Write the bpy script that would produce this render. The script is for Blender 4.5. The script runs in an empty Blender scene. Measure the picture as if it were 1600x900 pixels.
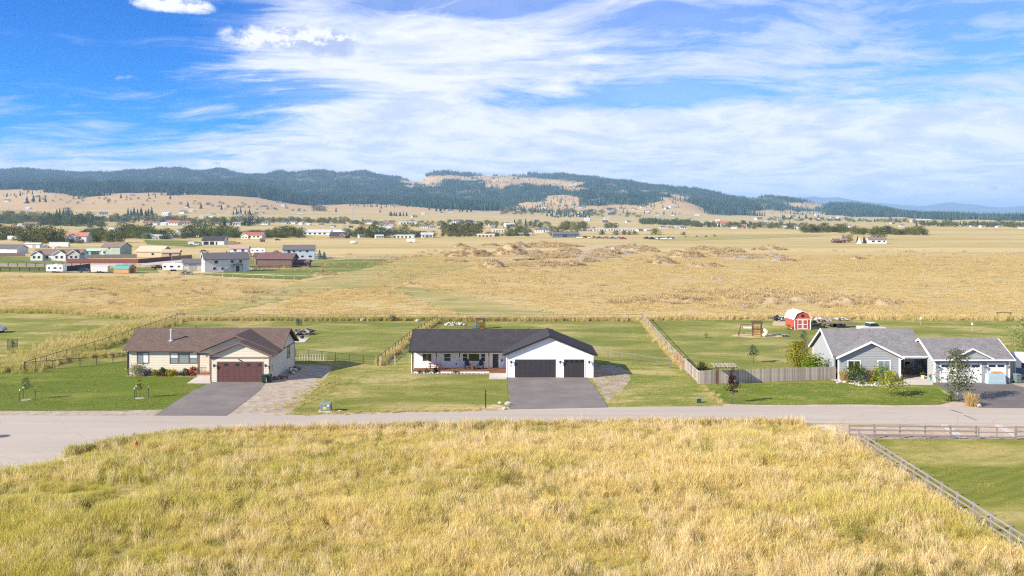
import bpy, math, random
import numpy as np
from mathutils import Vector, Matrix, Euler

S = bpy.context.scene
C = S.collection
R = math.radians
PI = math.pi

# ------------------------------------------------------------------ camera
CAM_H = 19.4
F = 1450.0            # focal length in photograph pixels (32.6 mm on 36 mm)
KY = F / 1067.0       # depth scale of the far terrain table below
HORIZON = 338.0
cam = bpy.data.cameras.new('camera')
cam.sensor_width = 36.0
cam.lens = F / 1600 * 36.0
cam.shift_y = -(450 - HORIZON) / 1600.0
cam.clip_start = 0.5
cam.clip_end = 80000
cam_ob = bpy.data.objects.new('camera', cam)
C.objects.link(cam_ob)
cam_ob.location = (0, 0, CAM_H)
cam_ob.rotation_euler = (R(90), 0, 0)
S.camera = cam_ob

# ------------------------------------------------------------------ light
SUN_EL, SUN_BACK = R(28.5), R(29)      # sun from the left, a little behind the camera
to_sun = Vector((-math.cos(SUN_EL) * math.cos(SUN_BACK), -math.cos(SUN_EL) * math.sin(SUN_BACK), math.sin(SUN_EL)))
sun = bpy.data.lights.new('sun', 'SUN')
sun.energy = 5.0
sun.angle = R(0.53)
sun.color = (1.0, 0.91, 0.75)
sun_ob = bpy.data.objects.new('sun', sun)
C.objects.link(sun_ob)
sun_ob.rotation_euler = (-to_sun).to_track_quat('-Z', 'Y').to_euler()
sun_ob.location = (-100, -50, 80)

S.view_settings.view_transform = 'Standard'
S.view_settings.look = 'None'
S.view_settings.exposure = 0.98
S.view_settings.gamma = 1.0
try:
    S.view_settings.use_curve_mapping = False
except Exception:
    pass
S.render.engine = 'CYCLES'
S.cycles.use_denoising = False
S.cycles.filter_width = 1.2
S.cycles.use_adaptive_sampling = False
S.cycles.sample_clamp_indirect = 1.5
S.cycles.max_bounces = 5
S.cycles.diffuse_bounces = 3
S.cycles.glossy_bounces = 2
S.cycles.transmission_bounces = 3
S.cycles.transparent_max_bounces = 6
S.cycles.volume_bounces = 0
S.cycles.caustics_reflective = False
S.cycles.caustics_refractive = False


class NT:
    """small wrapper for writing node trees"""
    def __init__(self, tree):
        self.t = tree
        self.n = tree.nodes
        self.l = tree.links

    def node(self, typ, **kw):
        nd = self.n.new(typ)
        for k, v in kw.items():
            setattr(nd, k, v)
        return nd

    def put(self, sock, v):
        if v is None:
            return
        if isinstance(v, bpy.types.NodeSocket):
            self.l.new(v, sock)
        else:
            if hasattr(sock.default_value, '__len__') and not hasattr(v, '__len__'):
                v = (v,) * len(sock.default_value)
            if hasattr(v, '__len__') and len(v) == 3 and len(sock.default_value) == 4:
                v = tuple(v) + (1,)
            sock.default_value = v

    def math(self, op, a, b=None, c=None, clamp=False):
        nd = self.node('ShaderNodeMath', operation=op)
        nd.use_clamp = clamp
        for s, v in zip(nd.inputs, (a, b, c)):
            self.put(s, v)
        return nd.outputs[0]

    def vmath(self, op, a, b=None):
        nd = self.node('ShaderNodeVectorMath', operation=op)
        self.put(nd.inputs[0], a)
        if b is not None:
            self.put(nd.inputs[1], b)
        return nd.outputs['Value'] if op in ('DOT_PRODUCT', 'LENGTH', 'DISTANCE') else nd.outputs[0]

    def smooth(self, v, lo, hi):
        nd = self.node('ShaderNodeMapRange', interpolation_type='SMOOTHSTEP')
        self.put(nd.inputs[0], v)
        nd.inputs[1].default_value = lo
        nd.inputs[2].default_value = hi
        return nd.outputs[0]

    def mix(self, f, a, b, mode='MIX'):
        nd = self.node('ShaderNodeMix', data_type='RGBA', blend_type=mode)
        nd.clamp_factor = True
        self.put(nd.inputs[0], f)
        self.put(nd.inputs[6], a)
        self.put(nd.inputs[7], b)
        return nd.outputs[2]

    def mapping(self, vec, scale=(1, 1, 1), rot=(0, 0, 0), loc=(0, 0, 0)):
        nd = self.node('ShaderNodeMapping')
        self.put(nd.inputs[0], vec)
        nd.inputs[1].default_value = loc
        nd.inputs[2].default_value = rot
        nd.inputs[3].default_value = scale
        return nd.outputs[0]

    def noise(self, vec, scale, detail=4, rough=0.55, dist=0.0):
        nd = self.node('ShaderNodeTexNoise')
        self.put(nd.inputs['Vector'], vec)
        nd.inputs['Scale'].default_value = scale
        nd.inputs['Detail'].default_value = detail
        nd.inputs['Roughness'].default_value = rough
        nd.inputs['Distortion'].default_value = dist
        return nd.outputs['Fac']

    def ramp(self, f, stops):
        nd = self.node('ShaderNodeValToRGB')
        self.put(nd.inputs[0], f)
        e = nd.color_ramp.elements
        while len(e) < len(stops):
            e.new(0.5)
        for el, (p, c) in zip(e, stops):
            el.position = p
            el.color = tuple(c) + (1,)
        return nd.outputs[0]


# ------------------------------------------------------------------ sky
W = bpy.data.worlds.new('World')
S.world = W
W.use_nodes = True
nt = NT(W.node_tree)
nt.n.clear()
sky = nt.node('ShaderNodeTexSky', sky_type='NISHITA')
sky.sun_disc = False
sky.sun_elevation = SUN_EL
sky.sun_rotation = math.atan2(to_sun.x, to_sun.y)
sky.altitude = 1000
sky.air_density = 1.0
sky.dust_density = 0.6
sky.ozone_density = 2.5
hs = nt.node('ShaderNodeHueSaturation')
hs.inputs['Saturation'].default_value = 1.30
hs.inputs['Value'].default_value = 1.0
gm = nt.node('ShaderNodeGamma')
gm.inputs[1].default_value = 1.42
nt.put(gm.inputs[0], nt.mix(1.0, sky.outputs[0], (0.47 / 7.0, 0.83 / 7.0, 1.24 / 7.0), 'MULTIPLY'))
nt.put(hs.inputs['Color'], nt.mix(1.0, gm.outputs[0], (7.5, 7.5, 7.5), 'MULTIPLY'))
tc = nt.node('ShaderNodeTexCoord')
d = tc.outputs['Generated']
sp = nt.node('ShaderNodeSeparateXYZ')
nt.l.new(d, sp.inputs[0])
el = sp.outputs[2]
# cloud deck: the direction cut by a high level plane, so streaks run together towards the horizon
inv = nt.math('DIVIDE', 1.0, nt.math('MAXIMUM', nt.math('ADD', el, 0.17), 0.02))
cv = nt.node('ShaderNodeCombineXYZ')
nt.put(cv.inputs[0], nt.math('MULTIPLY', sp.outputs[0], inv))
nt.put(cv.inputs[1], nt.math('MULTIPLY', sp.outputs[1], inv))
cp = cv.outputs[0]
warp = nt.node('ShaderNodeTexNoise')
nt.l.new(cp, warp.inputs['Vector'])
warp.inputs['Scale'].default_value = 0.9
warp.inputs['Detail'].default_value = 3
wv = nt.vmath('SCALE', nt.vmath('SUBTRACT', warp.outputs['Color'], (0.5, 0.5, 0.5)))
wv.node.inputs['Scale'].default_value = 0.8
cpw = nt.vmath('ADD', cp, wv)
band = nt.noise(nt.mapping(cpw, scale=(0.8, 1.5, 1), rot=(0, 0, R(-32)), loc=(3.1, 1.7, 0)), 1.15, 9, 0.62)
fine = nt.noise(nt.mapping(cpw, scale=(1.3, 4.2, 1), rot=(0, 0, R(-40))), 2.6, 10, 0.66)
puff = nt.noise(nt.mapping(cpw, scale=(1, 1.2, 1), rot=(0, 0, R(-20))), 3.4, 8, 0.62)
mott = nt.noise(nt.mapping(cpw, scale=(1.0, 1.7, 1), rot=(0, 0, R(-15)), loc=(5, 2, 0)), 3.2, 9, 0.64)


def skydir(px, py):
    return ((px - 800) / F, 1.0, (HORIZON - py) / F)


def blob(px, py, rx, ry, soft=1.0):
    """soft elliptical region of the sky round a direction, sized in photograph pixels"""
    v = Vector(skydir(px, py)).normalized()
    q = nt.vmath('SUBTRACT', d, tuple(v))
    q = nt.vmath('MULTIPLY', q, (F / rx, F / rx, F / ry))
    return nt.smooth(nt.vmath('LENGTH', q), 1.0 + soft * .3, 0.25)


# where the deck is closed and where it is torn open
az = nt.math('DIVIDE', sp.outputs[0], nt.math('MAXIMUM', nt.math('ABSOLUTE', sp.outputs[1]), 0.05))
edge = nt.math('ADD', az, nt.math('MULTIPLY', nt.math('SUBTRACT', fine, 0.5), 0.22))
edge = nt.math('ADD', edge, nt.math('MULTIPLY', nt.math('SUBTRACT', band, 0.5), 0.25))
deck = nt.smooth(edge, -0.36, -0.17)
low = nt.smooth(el, 0.13, 0.02)
cov = nt.math('ADD', nt.math('MULTIPLY', deck, 0.32), nt.math('MULTIPLY', low, 0.50))
for (bx, by, rx, ry, am) in ((1060, 145, 170, 34, -.34), (850, 160, 120, 20, -.20), (450, 145, 130, 36, -.22), (690, 6, 200, 24, -.30), (1500, 40, 260, 60, -.10), (1050, 30, 120, 60, -.10), (1300, 150, 200, 24, -.10),
                             (640, 95, 300, 75, .30), (760, 195, 420, 40, .22), (1250, 225, 460, 50, .22), (1180, 95, 200, 40, .06), (1330, 20, 420, 60, -.04), (1040, 195, 140, 18, -.14), (560, 150, 120, 16, -.10), (330, 235, 300, 22, .06), (100, 225, 260, 60, -.08), (60, 30, 360, 100, -.22), (130, 200, 330, 45, -.10), (180, 60, 200, 16, .14)):
    cov = nt.math('ADD', cov, nt.math('MULTIPLY', blob(bx, by, rx, ry), am))
body = nt.math('ADD', nt.math('MULTIPLY', band, 0.74), nt.math('MULTIPLY', fine, 0.40))
body = nt.math('ADD', body, nt.math('MULTIPLY', nt.math('SUBTRACT', mott, 0.5), 0.95))
dens = nt.smooth(nt.math('ADD', body, cov), 0.50, 1.10)
dens = nt.math('MAXIMUM', dens, nt.math('MULTIPLY', deck, 0.30))
dens = nt.math('MULTIPLY', dens, 0.95)
# small heaped clouds, flat and shaded below
hp = nt.noise(nt.mapping(d, scale=(1, 1, 1.6)), 26.0, 10, 0.66)
hp2 = nt.math('SUBTRACT', hp, 0.5)
heap = None
for (bx, by, rx, ry, am) in ((268, 4, 68, 17, 1.0), (455, 62, 100, 26, .95), (515, 66, 60, 28, 1.0), (430, 60, 60, 22, .8), (515, 217, 26, 11, .8), (360, 257, 60, 9, .7), (1440, 298, 60, 8, .75), (1535, 294, 50, 7, .75), (200, 123, 36, 7, .30), (985, 272, 50, 6, .5)):
    b_ = nt.math('MULTIPLY', blob(bx, by, rx, ry), am)
    heap = b_ if heap is None else nt.math('MAXIMUM', heap, b_)
heapd = nt.smooth(nt.math('ADD', heap, nt.math('MULTIPLY', hp2, 2.1)), 0.26, 0.92)
heapd = nt.math('MULTIPLY', heapd, nt.smooth(heap, 0.02, 0.2))
hup = nt.noise(nt.mapping(d, scale=(1, 1, 1.6), loc=(0.006, 0, -0.016)), 26.0, 10, 0.66)
cloud_c = nt.mix(nt.smooth(puff, 0.34, 0.62), (5.0, 5.6, 7.3), (7.4, 7.45, 7.8))
lilac = nt.smooth(nt.math('ADD', az, nt.math('MULTIPLY', el, 1.4)), 0.28, 0.75)
lilac = nt.math('MULTIPLY', lilac, nt.smooth(el, 0.06, 0.16))
cloud_c = nt.mix(nt.math('MULTIPLY', lilac, 0.8), cloud_c, (4.2, 5.1, 7.4))
col = nt.mix(dens, hs.outputs[0], cloud_c)
heap_c = nt.mix(nt.smooth(nt.math('ADD', nt.math('SUBTRACT', hup, hp), nt.math('MULTIPLY', nt.math('SUBTRACT', blob(510, 78, 80, 24), .35), .09)), -0.05, 0.06), (7.2, 7.25, 7.5), (3.6, 4.3, 6.4))
col = nt.mix(heapd, col, heap_c)
bg = nt.node('ShaderNodeBackground')
bg.inputs[1].default_value = 0.074
nt.l.new(col, bg.inputs[0])
wo = nt.node('ShaderNodeOutputWorld')
nt.l.new(bg.outputs[0], wo.inputs[0])

# ------------------------------------------------------------------ numeric noise, terrain


def _hash(ix, iy, seed):
    h = (ix.astype(np.int64) * 374761393 + iy.astype(np.int64) * 668265263 + seed * 982451653) & 0x7fffffff
    h = ((h ^ (h >> 13)) * 1274126177) & 0x7fffffff
    h = (h ^ (h >> 16)) & 0xffff
    return h / 65535.0


def vnoise(x, y, seed=0):
    x = np.asarray(x, float); y = np.asarray(y, float)
    ix = np.floor(x); iy = np.floor(y)
    fx = x - ix; fy = y - iy
    fx = fx * fx * (3 - 2 * fx); fy = fy * fy * (3 - 2 * fy)
    a = _hash(ix, iy, seed); b = _hash(ix + 1, iy, seed)
    c = _hash(ix, iy + 1, seed); e = _hash(ix + 1, iy + 1, seed)
    return (a * (1 - fx) + b * fx) * (1 - fy) + (c * (1 - fx) + e * fx) * fy


def fbm(x, y, seed=0, octv=4):
    t = 0; a = 0.5; s = 0
    for k in range(octv):
        t = t + a * vnoise(np.asarray(x) * 2 ** k, np.asarray(y) * 2 ** k, seed + k)
        s += a; a *= 0.5
    return t / s


KN = [
    (900, {0: 361}),
    (1400, {-400: 350, 0: 350, 300: 349, 600: 350, 900: 350.5, 1100: 351.5, 1600: 352.8}),
    (2200, {-400: 332, 0: 332, 100: 333, 200: 333, 300: 335, 450: 337, 560: 336, 700: 339, 860: 342, 1000: 342, 1100: 344, 1250: 345, 1400: 346, 1600: 347.4}),
    (3000, {-400: 309, 0: 309, 75: 302, 130: 307, 200: 303, 300: 303, 400: 309, 450: 317, 500: 321, 560: 322, 650: 324, 760: 328, 860: 332, 950: 331, 1050: 335, 1100: 338, 1250: 340, 1400: 342, 1600: 345}),
    (3300, {-400: 299, 0: 299, 75: 296, 130: 295, 200: 295, 300: 295, 400: 300, 450: 307, 500: 316, 560: 317, 700: 322, 760: 326, 860: 322, 950: 320, 1000: 318, 1050: 313, 1090: 322, 1120: 333, 1150: 333, 1200: 334, 1250: 336, 1300: 338, 1400: 340, 1600: 344}),
    (3900, {-400: 298, 0: 298, 200: 298, 400: 299, 500: 311, 560: 313, 700: 314, 760: 316, 860: 309, 950: 307, 1050: 310, 1100: 320, 1150: 320, 1200: 320, 1250: 326, 1290: 332, 1330: 331, 1400: 336, 1500: 342, 1600: 344}),
    (4800, {-400: 283, 0: 284, 200: 287, 400: 287, 500: 292, 560: 292, 640: 293, 700: 292, 800: 291, 900: 290, 950: 291, 1000: 295, 1050: 299, 1100: 306, 1150: 311, 1190: 311, 1240: 318, 1290: 327, 1330: 325, 1370: 330, 1420: 337, 1480: 342, 1600: 344}),
    (6000, {-400: 262, 0: 267, 50: 270, 100: 274, 150: 277, 200: 274, 260: 269, 320: 267, 400: 272, 450: 274, 500: 272, 560: 272, 620: 279, 640: 281, 680: 275, 720: 275, 780: 279, 830: 277, 870: 279, 900: 281, 950: 285, 1000: 292, 1050: 300, 1100: 310, 1150: 316, 1240: 322, 1300: 330, 1330: 330, 1420: 340, 1600: 343}),
    (7500, {-400: 285, 0: 285, 600: 290, 900: 298, 1200: 325, 1400: 340, 1600: 342}),
    (10000, {0: 340}),
    (33000, {0: 338.6}),
]
_KY = np.array([k[0] for k in KN], float) * KY
_KP = [(np.array(sorted(k[1])), np.array([k[1][q] for q in sorted(k[1])], float)) for k in KN]


def height(x, y):
    x = np.atleast_1d(np.asarray(x, float)); y = np.atleast_1d(np.asarray(y, float))
    out = np.zeros_like(x)
    far = y > 900 * KY
    if far.any():
        xf, yf = x[far], y[far]
        p = 800 + F * xf / yf
        hk = []
        for (yk, (ps, ss)) in zip(_KY, _KP):
            s = np.interp(p, ps, ss)
            # soften the knots sideways
            s = 0.5 * s + 0.25 * np.interp(p - 18, ps, ss) + 0.25 * np.interp(p + 18, ps, ss)
            hk.append(CAM_H - (s - HORIZON) * yk / F)
        hk = np.array(hk)
        hk[0] = 0
        i = np.clip(np.searchsorted(_KY, yf) - 1, 0, len(_KY) - 2)
        t = np.clip((yf - _KY[i]) / (_KY[i + 1] - _KY[i]), 0, 1)
        t = 0.45 * t + 0.55 * t * t * (3 - 2 * t)
        j = np.arange(len(xf))
        h = hk[i, j] * (1 - t) + hk[i + 1, j] * t
        amp = np.clip((yf - 2600 * KY) / 3000, 0, 1) * np.clip((8500 * KY - yf) / 2000, 0, 1) * np.clip(h / 60, 0, 1)
        rid = 1 - np.abs(2 * fbm(xf / 430 + yf / 1500, yf / 1300 - xf / 2600, 5, 3) - 1)
        h = h + amp * 95 * (rid - 0.72) + amp * 30 * (fbm(xf / 210, yf / 330, 15, 3) - 0.5)
        out[far] = h
    return out


def hz(x, y):
    return float(height(x, y)[0])


def hit(px, py):
    """the point of the terrain that the photograph shows at pixel (px, py)"""
    if py > HORIZON + 22:
        y = F * CAM_H / (py - HORIZON)
        if y <= 900 * KY:
            return Vector(((px - 800) * y / F, y, 0.0))
    ys = np.concatenate([np.arange(400, 4000, 6.0), np.arange(4000, 12000, 12.0)])
    xs = (px - 800) * ys / F
    z = height(xs, ys)
    sc = HORIZON + F * (CAM_H - z) / ys
    k = np.argmax(sc <= py)
    return Vector((xs[k], ys[k], z[k]))


# ------------------------------------------------------------------ materials


def pmat(name, col, rough=0.8, var=0.0, scale=3.0, bump=0.0, bscale=40.0, metal=0.0, spec=0.3, col2=None, stretch=(1, 1, 1), rand=0.0, wear=None):
    """principled material: two-tone noise colour, fine bump, optional per-object variation and wear"""
    m = bpy.data.materials.new(name)
    m.use_nodes = True
    t = NT(m.node_tree)
    b = t.n['Principled BSDF']
    b.inputs['Roughness'].default_value = rough
    b.inputs['Metallic'].default_value = metal
    b.inputs['Specular IOR Level'].default_value = spec
    tcn = t.node('ShaderNodeTexCoord')
    v = tcn.outputs['Object']
    c = tuple(col)
    if var > 0 or col2 is not None:
        c2 = col2 if col2 is not None else tuple(min(1, q * (1 + var)) for q in col)
        c1 = col if col2 is not None else tuple(q * (1 - var) for q in col)
        f = t.noise(t.mapping(v, scale=stretch), scale, 6, 0.62)
        c = t.mix(t.smooth(f, 0.30, 0.70), c1, c2)
    if wear is not None:
        f = t.noise(t.mapping(v, scale=stretch, loc=(7, 3, 1)), wear[1], 5, 0.6)
        c = t.mix(t.math('MULTIPLY', t.smooth(f, 0.52, 0.75), wear[2]), c, wear[0])
    if rand > 0:
        oi = t.node('ShaderNodeObjectInfo')
        k = t.math('ADD', 1 - rand, t.math('MULTIPLY', oi.outputs['Random'], 2 * rand))
        hsn = t.node('ShaderNodeHueSaturation')
        t.put(hsn.inputs['Color'], c)
        t.put(hsn.inputs['Value'], k)
        c = hsn.outputs[0]
    t.put(b.inputs['Base Color'], c)
    if bump > 0:
        bn = t.node('ShaderNodeBump')
        bn.inputs['Strength'].default_value = bump
        bn.inputs['Distance'].default_value = 0.02
        t.put(bn.inputs['Height'], t.noise(t.mapping(v, scale=stretch), bscale, 5, 0.6))
        t.l.new(bn.outputs[0], b.inputs['Normal'])
    return m


def leafmat(name, c1, c2, rand=0.25, nscale=1.2, trans=0.35):
    m = bpy.data.materials.new(name)
    m.use_nodes = True
    t = NT(m.node_tree)
    t.n.clear()
    g = t.node('ShaderNodeNewGeometry')
    oi = t.node('ShaderNodeObjectInfo')
    f = t.noise(g.outputs['Position'], nscale, 6, 0.66)
    f = t.math('ADD', t.math('MULTIPLY', f, 1.3), t.math('MULTIPLY', g.outputs['Random Per Island'], 0.5))
    c = t.mix(t.smooth(f, 0.45, 1.35), c1, c2)
    hsn = t.node('ShaderNodeHueSaturation')
    t.put(hsn.inputs['Color'], c)
    t.put(hsn.inputs['Value'], t.math('ADD', 1 - rand, t.math('MULTIPLY', oi.outputs['Random'], 2 * rand)))
    t.put(hsn.inputs['Hue'], t.math('ADD', 0.485, t.math('MULTIPLY', oi.outputs['Random'], 0.03)))
    df = t.node('ShaderNodeBsdfDiffuse')
    tr = t.node('ShaderNodeBsdfTranslucent')
    t.l.new(hsn.outputs[0], df.inputs[0])
    t.l.new(hsn.outputs[0], tr.inputs[0])
    mx = t.node('ShaderNodeMixShader')
    mx.inputs[0].default_value = trans
    t.l.new(df.outputs[0], mx.inputs[1])
    t.l.new(tr.outputs[0], mx.inputs[2])
    o = t.node('ShaderNodeOutputMaterial')
    t.l.new(mx.outputs[0], o.inputs[0])
    return m


def grassmat(name, straw, straw2, green, bias=0.0, trans=0.3, tip=None):
    """dry grass: straw with olive patches that follow the place, each tuft a little different"""
    m = bpy.data.materials.new(name)
    m.use_nodes = True
    t = NT(m.node_tree)
    t.n.clear()
    g = t.node('ShaderNodeNewGeometry')
    oi = t.node('ShaderNodeObjectInfo')
    pos = g.outputs['Position']
    big = t.noise(t.mapping(pos, scale=(1, 1, 0)), 0.055, 4, 0.6)
    mid = t.noise(t.mapping(pos, scale=(0.7, 1.4, 0)), 0.33, 4, 0.6)
    f = t.math('ADD', t.math('MULTIPLY', big, 1.1), t.math('MULTIPLY', mid, 0.9))
    f = t.math('ADD', f, t.math('MULTIPLY', oi.outputs['Random'], 0.28))
    sx = t.node('ShaderNodeSeparateXYZ')
    t.l.new(pos, sx.inputs[0])
    f = t.math('ADD', f, bias)
    f = t.math('ADD', f, t.math('MULTIPLY', t.smooth(sx.outputs[0], 12, -32), 0.21))
    s = t.mix(t.noise(t.mapping(pos, scale=(1, 1, 0)), 0.8, 3, 0.6), straw, straw2)
    c = t.mix(t.math('MULTIPLY', t.smooth(f, 0.86, 1.42), 0.85), s, green)
    hsn = t.node('ShaderNodeHueSaturation')
    t.put(hsn.inputs['Color'], c)
    t.put(hsn.inputs['Value'], t.math('ADD', 0.86, t.math('MULTIPLY', oi.outputs['Random'], 0.30)))
    col = hsn.outputs[0]
    df = t.node('ShaderNodeBsdfDiffuse')
    tr = t.node('ShaderNodeBsdfTranslucent')
    t.l.new(col, df.inputs[0])
    t.l.new(col, tr.inputs[0])
    mx = t.node('ShaderNodeMixShader')
    mx.inputs[0].default_value = trans
    t.l.new(df.outputs[0], mx.inputs[1])
    t.l.new(tr.outputs[0], mx.inputs[2])
    o = t.node('ShaderNodeOutputMaterial')
    t.l.new(mx.outputs[0], o.inputs[0])
    return m


def groundmat():
    m = bpy.data.materials.new('dry_field')
    m.use_nodes = True
    t = NT(m.node_tree)
    b = t.n['Principled BSDF']
    b.inputs['Roughness'].default_value = 0.95
    b.inputs['Specular IOR Level'].default_value = 0.05
    g = t.node('ShaderNodeNewGeometry')
    pos = t.mapping(g.outputs['Position'], scale=(1, 1, 0))
    n0 = t.noise(t.mapping(pos, scale=(0.35, 1, 1)), 0.0022, 5, 0.6)
    n1 = t.noise(t.mapping(pos, scale=(0.5, 1.0, 1)), 0.018, 5, 0.62)
    n2 = t.noise(t.mapping(pos, scale=(0.5, 1.0, 1)), 0.16, 5, 0.65)
    n3 = t.noise(pos, 1.3, 4, 0.7)
    c = t.mix(t.smooth(n1, 0.32, 0.66), (0.43, 0.325, 0.145), (0.50, 0.395, 0.195))
    c = t.mix(t.math('MULTIPLY', t.smooth(n2, 0.42, 0.75), .7), c, (0.39, 0.285, 0.13))
    c = t.mix(t.math('MULTIPLY', t.smooth(n0, 0.50, 0.66), 0.55), c, (0.37, 0.325, 0.13))
    c = t.mix(t.math('MULTIPLY', t.smooth(n3, 0.45, 0.8), 0.35), c, (0.36, 0.25, 0.12))
    sx = t.node('ShaderNodeSeparateXYZ')
    t.l.new(g.outputs['Position'], sx.inputs[0])
    # cultivated strips on the far side of the valley
    far = t.smooth(sx.outputs[1], 330, 520)
    st = t.noise(t.mapping(pos, scale=(0.0011, 0.016, 1), rot=(0, 0, R(3))), 1.0, 3, 0.5)
    c = t.mix(t.math('MULTIPLY', far, t.math('MULTIPLY', t.smooth(st, 0.54, 0.62), 0.40)), c, (0.26, 0.26, 0.085))
    c = t.mix(t.math('MULTIPLY', far, t.math('MULTIPLY', t.smooth(st, 0.44, 0.36), 0.42)), c, (0.60, 0.47, 0.23))
    att = t.node('ShaderNodeAttribute', attribute_name='forest')
    fl = t.math('MULTIPLY', att.outputs['Fac'], 0.9)
    hill = t.smooth(sx.outputs[2], 12, 60)
    c = t.mix(t.math('MULTIPLY', hill, .75), c, (0.45, 0.30, 0.155))
    c = t.mix(fl, c, (0.085, 0.095, 0.045))
    t.put(b.inputs['Base Color'], c)
    bn = t.node('ShaderNodeBump')
    bn.inputs['Strength'].default_value = 0.6
    bn.inputs['Distance'].default_value = 0.25
    t.put(bn.inputs['Height'], t.math('ADD', n3, t.math('MULTIPLY', n2, 2.0)))
    t.l.new(bn.outputs[0], b.inputs['Normal'])
    return m


def lawnmat(name, green, mid, dry, dryness, scale=0.1, stripe=0.0, ang=0.0):
    m = bpy.data.materials.new(name)
    m.use_nodes = True
    t = NT(m.node_tree)
    b = t.n['Principled BSDF']
    b.inputs['Roughness'].default_value = 0.9
    b.inputs['Specular IOR Level'].default_value = 0.1
    g = t.node('ShaderNodeNewGeometry')
    pos = t.mapping(g.outputs['Position'], scale=(0.55, 1.25, 0), rot=(0, 0, R(ang)))
    n1 = t.noise(pos, scale, 5, 0.62, 0.4)
    n2 = t.noise(pos, scale * 6, 5, 0.65)
    n3 = t.noise(t.mapping(g.outputs['Position'], scale=(1, 1, 0)), 4.0, 4, 0.7)
    f = t.math('ADD', t.math('MULTIPLY', n1, 1.25), t.math('MULTIPLY', n2, 0.45))
    f = t.math('ADD', f, dryness - 0.85)
    f = t.math('ADD', t.math('MULTIPLY', t.math('SUBTRACT', f, .38), 2.2), .40)
    c = t.ramp(f, [(0.10, green), (0.42, mid), (0.74, dry)])
    c = t.mix(t.math('MULTIPLY', t.smooth(n3, 0.35, 0.75), 0.45), c, tuple(q * 0.62 for q in mid))
    if stripe > 0:
        w = t.node('ShaderNodeTexWave', wave_type='BANDS', bands_direction='Y')
        t.put(w.inputs['Vector'], t.mapping(g.outputs['Position'], scale=(1, 1, 0), rot=(0, 0, R(ang))))
        w.inputs['Scale'].default_value = 0.28
        w.inputs['Distortion'].default_value = 3.0
        w.inputs['Detail'].default_value = 3
        c = t.mix(t.math('MULTIPLY', w.outputs['Fac'], stripe), c, mid)
    t.put(b.inputs['Base Color'], c)
    bn = t.node('ShaderNodeBump')
    bn.inputs['Strength'].default_value = 0.8
    bn.inputs['Distance'].default_value = 0.05
    t.put(bn.inputs['Height'], t.noise(t.mapping(g.outputs['Position'], scale=(1, 1, 0)), 7.0, 5, 0.75))
    t.l.new(bn.outputs[0], b.inputs['Normal'])
    return m


def worldmat(name, c1, c2, scale=0.3, c3=None, fine=6.0, rough=0.9, bump=0.4, amt3=0.5, stretch=(1, 1, 0), thr3=(0.55, 0.72)):
    """ground surfaces laid out in world space: asphalt, gravel, concrete"""
    m = bpy.data.materials.new(name)
    m.use_nodes = True
    t = NT(m.node_tree)
    b = t.n['Principled BSDF']
    b.inputs['Roughness'].default_value = rough
    b.inputs['Specular IOR Level'].default_value = 0.2
    g = t.node('ShaderNodeNewGeometry')
    pos = t.mapping(g.outputs['Position'], scale=stretch)
    f = t.noise(pos, scale, 6, 0.62)
    c = t.mix(t.smooth(f, 0.3, 0.7), c1, c2)
    fn = t.noise(t.mapping(g.outputs['Position'], scale=(1, 1, 0)), fine, 5, 0.75)
    c = t.mix(t.math('MULTIPLY', t.smooth(fn, 0.35, 0.75), 0.35), c, tuple(q * 0.6 for q in c1))
    if name == 'road_asphalt':
        vo = t.node('ShaderNodeTexVoronoi', feature='DISTANCE_TO_EDGE')
        wq = t.vmath('ADD', t.mapping(g.outputs['Position'], scale=(.22, .34, 0)), t.vmath('SCALE', t.node('ShaderNodeTexNoise').outputs['Color']))
        t.put(vo.inputs['Vector'], wq)
        vo.inputs['Scale'].default_value = 1.0
        ck = t.math('MULTIPLY', t.smooth(vo.outputs['Distance'], 0.012, 0.004), t.smooth(f, 0.46, 0.6))
        c = t.mix(t.math('MULTIPLY', ck, .45), c, (.14, .12, .11))
        wt = t.noise(t.mapping(g.outputs['Position'], scale=(.02, 1.1, 0)), 1.0, 3, .5)
        c = t.mix(t.math('MULTIPLY', t.smooth(wt, .5, .68), .35), c, (.33, .285, .25))
    if c3 is not None:
        f3 = t.noise(t.mapping(pos, loc=(11, 5, 0)), scale * 1.7, 5, 0.65)
        c = t.mix(t.math('MULTIPLY', t.smooth(f3, thr3[0], thr3[1]), amt3), c, c3)
    t.put(b.inputs['Base Color'], c)
    bn = t.node('ShaderNodeBump')
    bn.inputs['Strength'].default_value = bump
    bn.inputs['Distance'].default_value = 0.03
    t.put(bn.inputs['Height'], fn)
    t.l.new(bn.outputs[0], b.inputs['Normal'])
    return m


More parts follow.
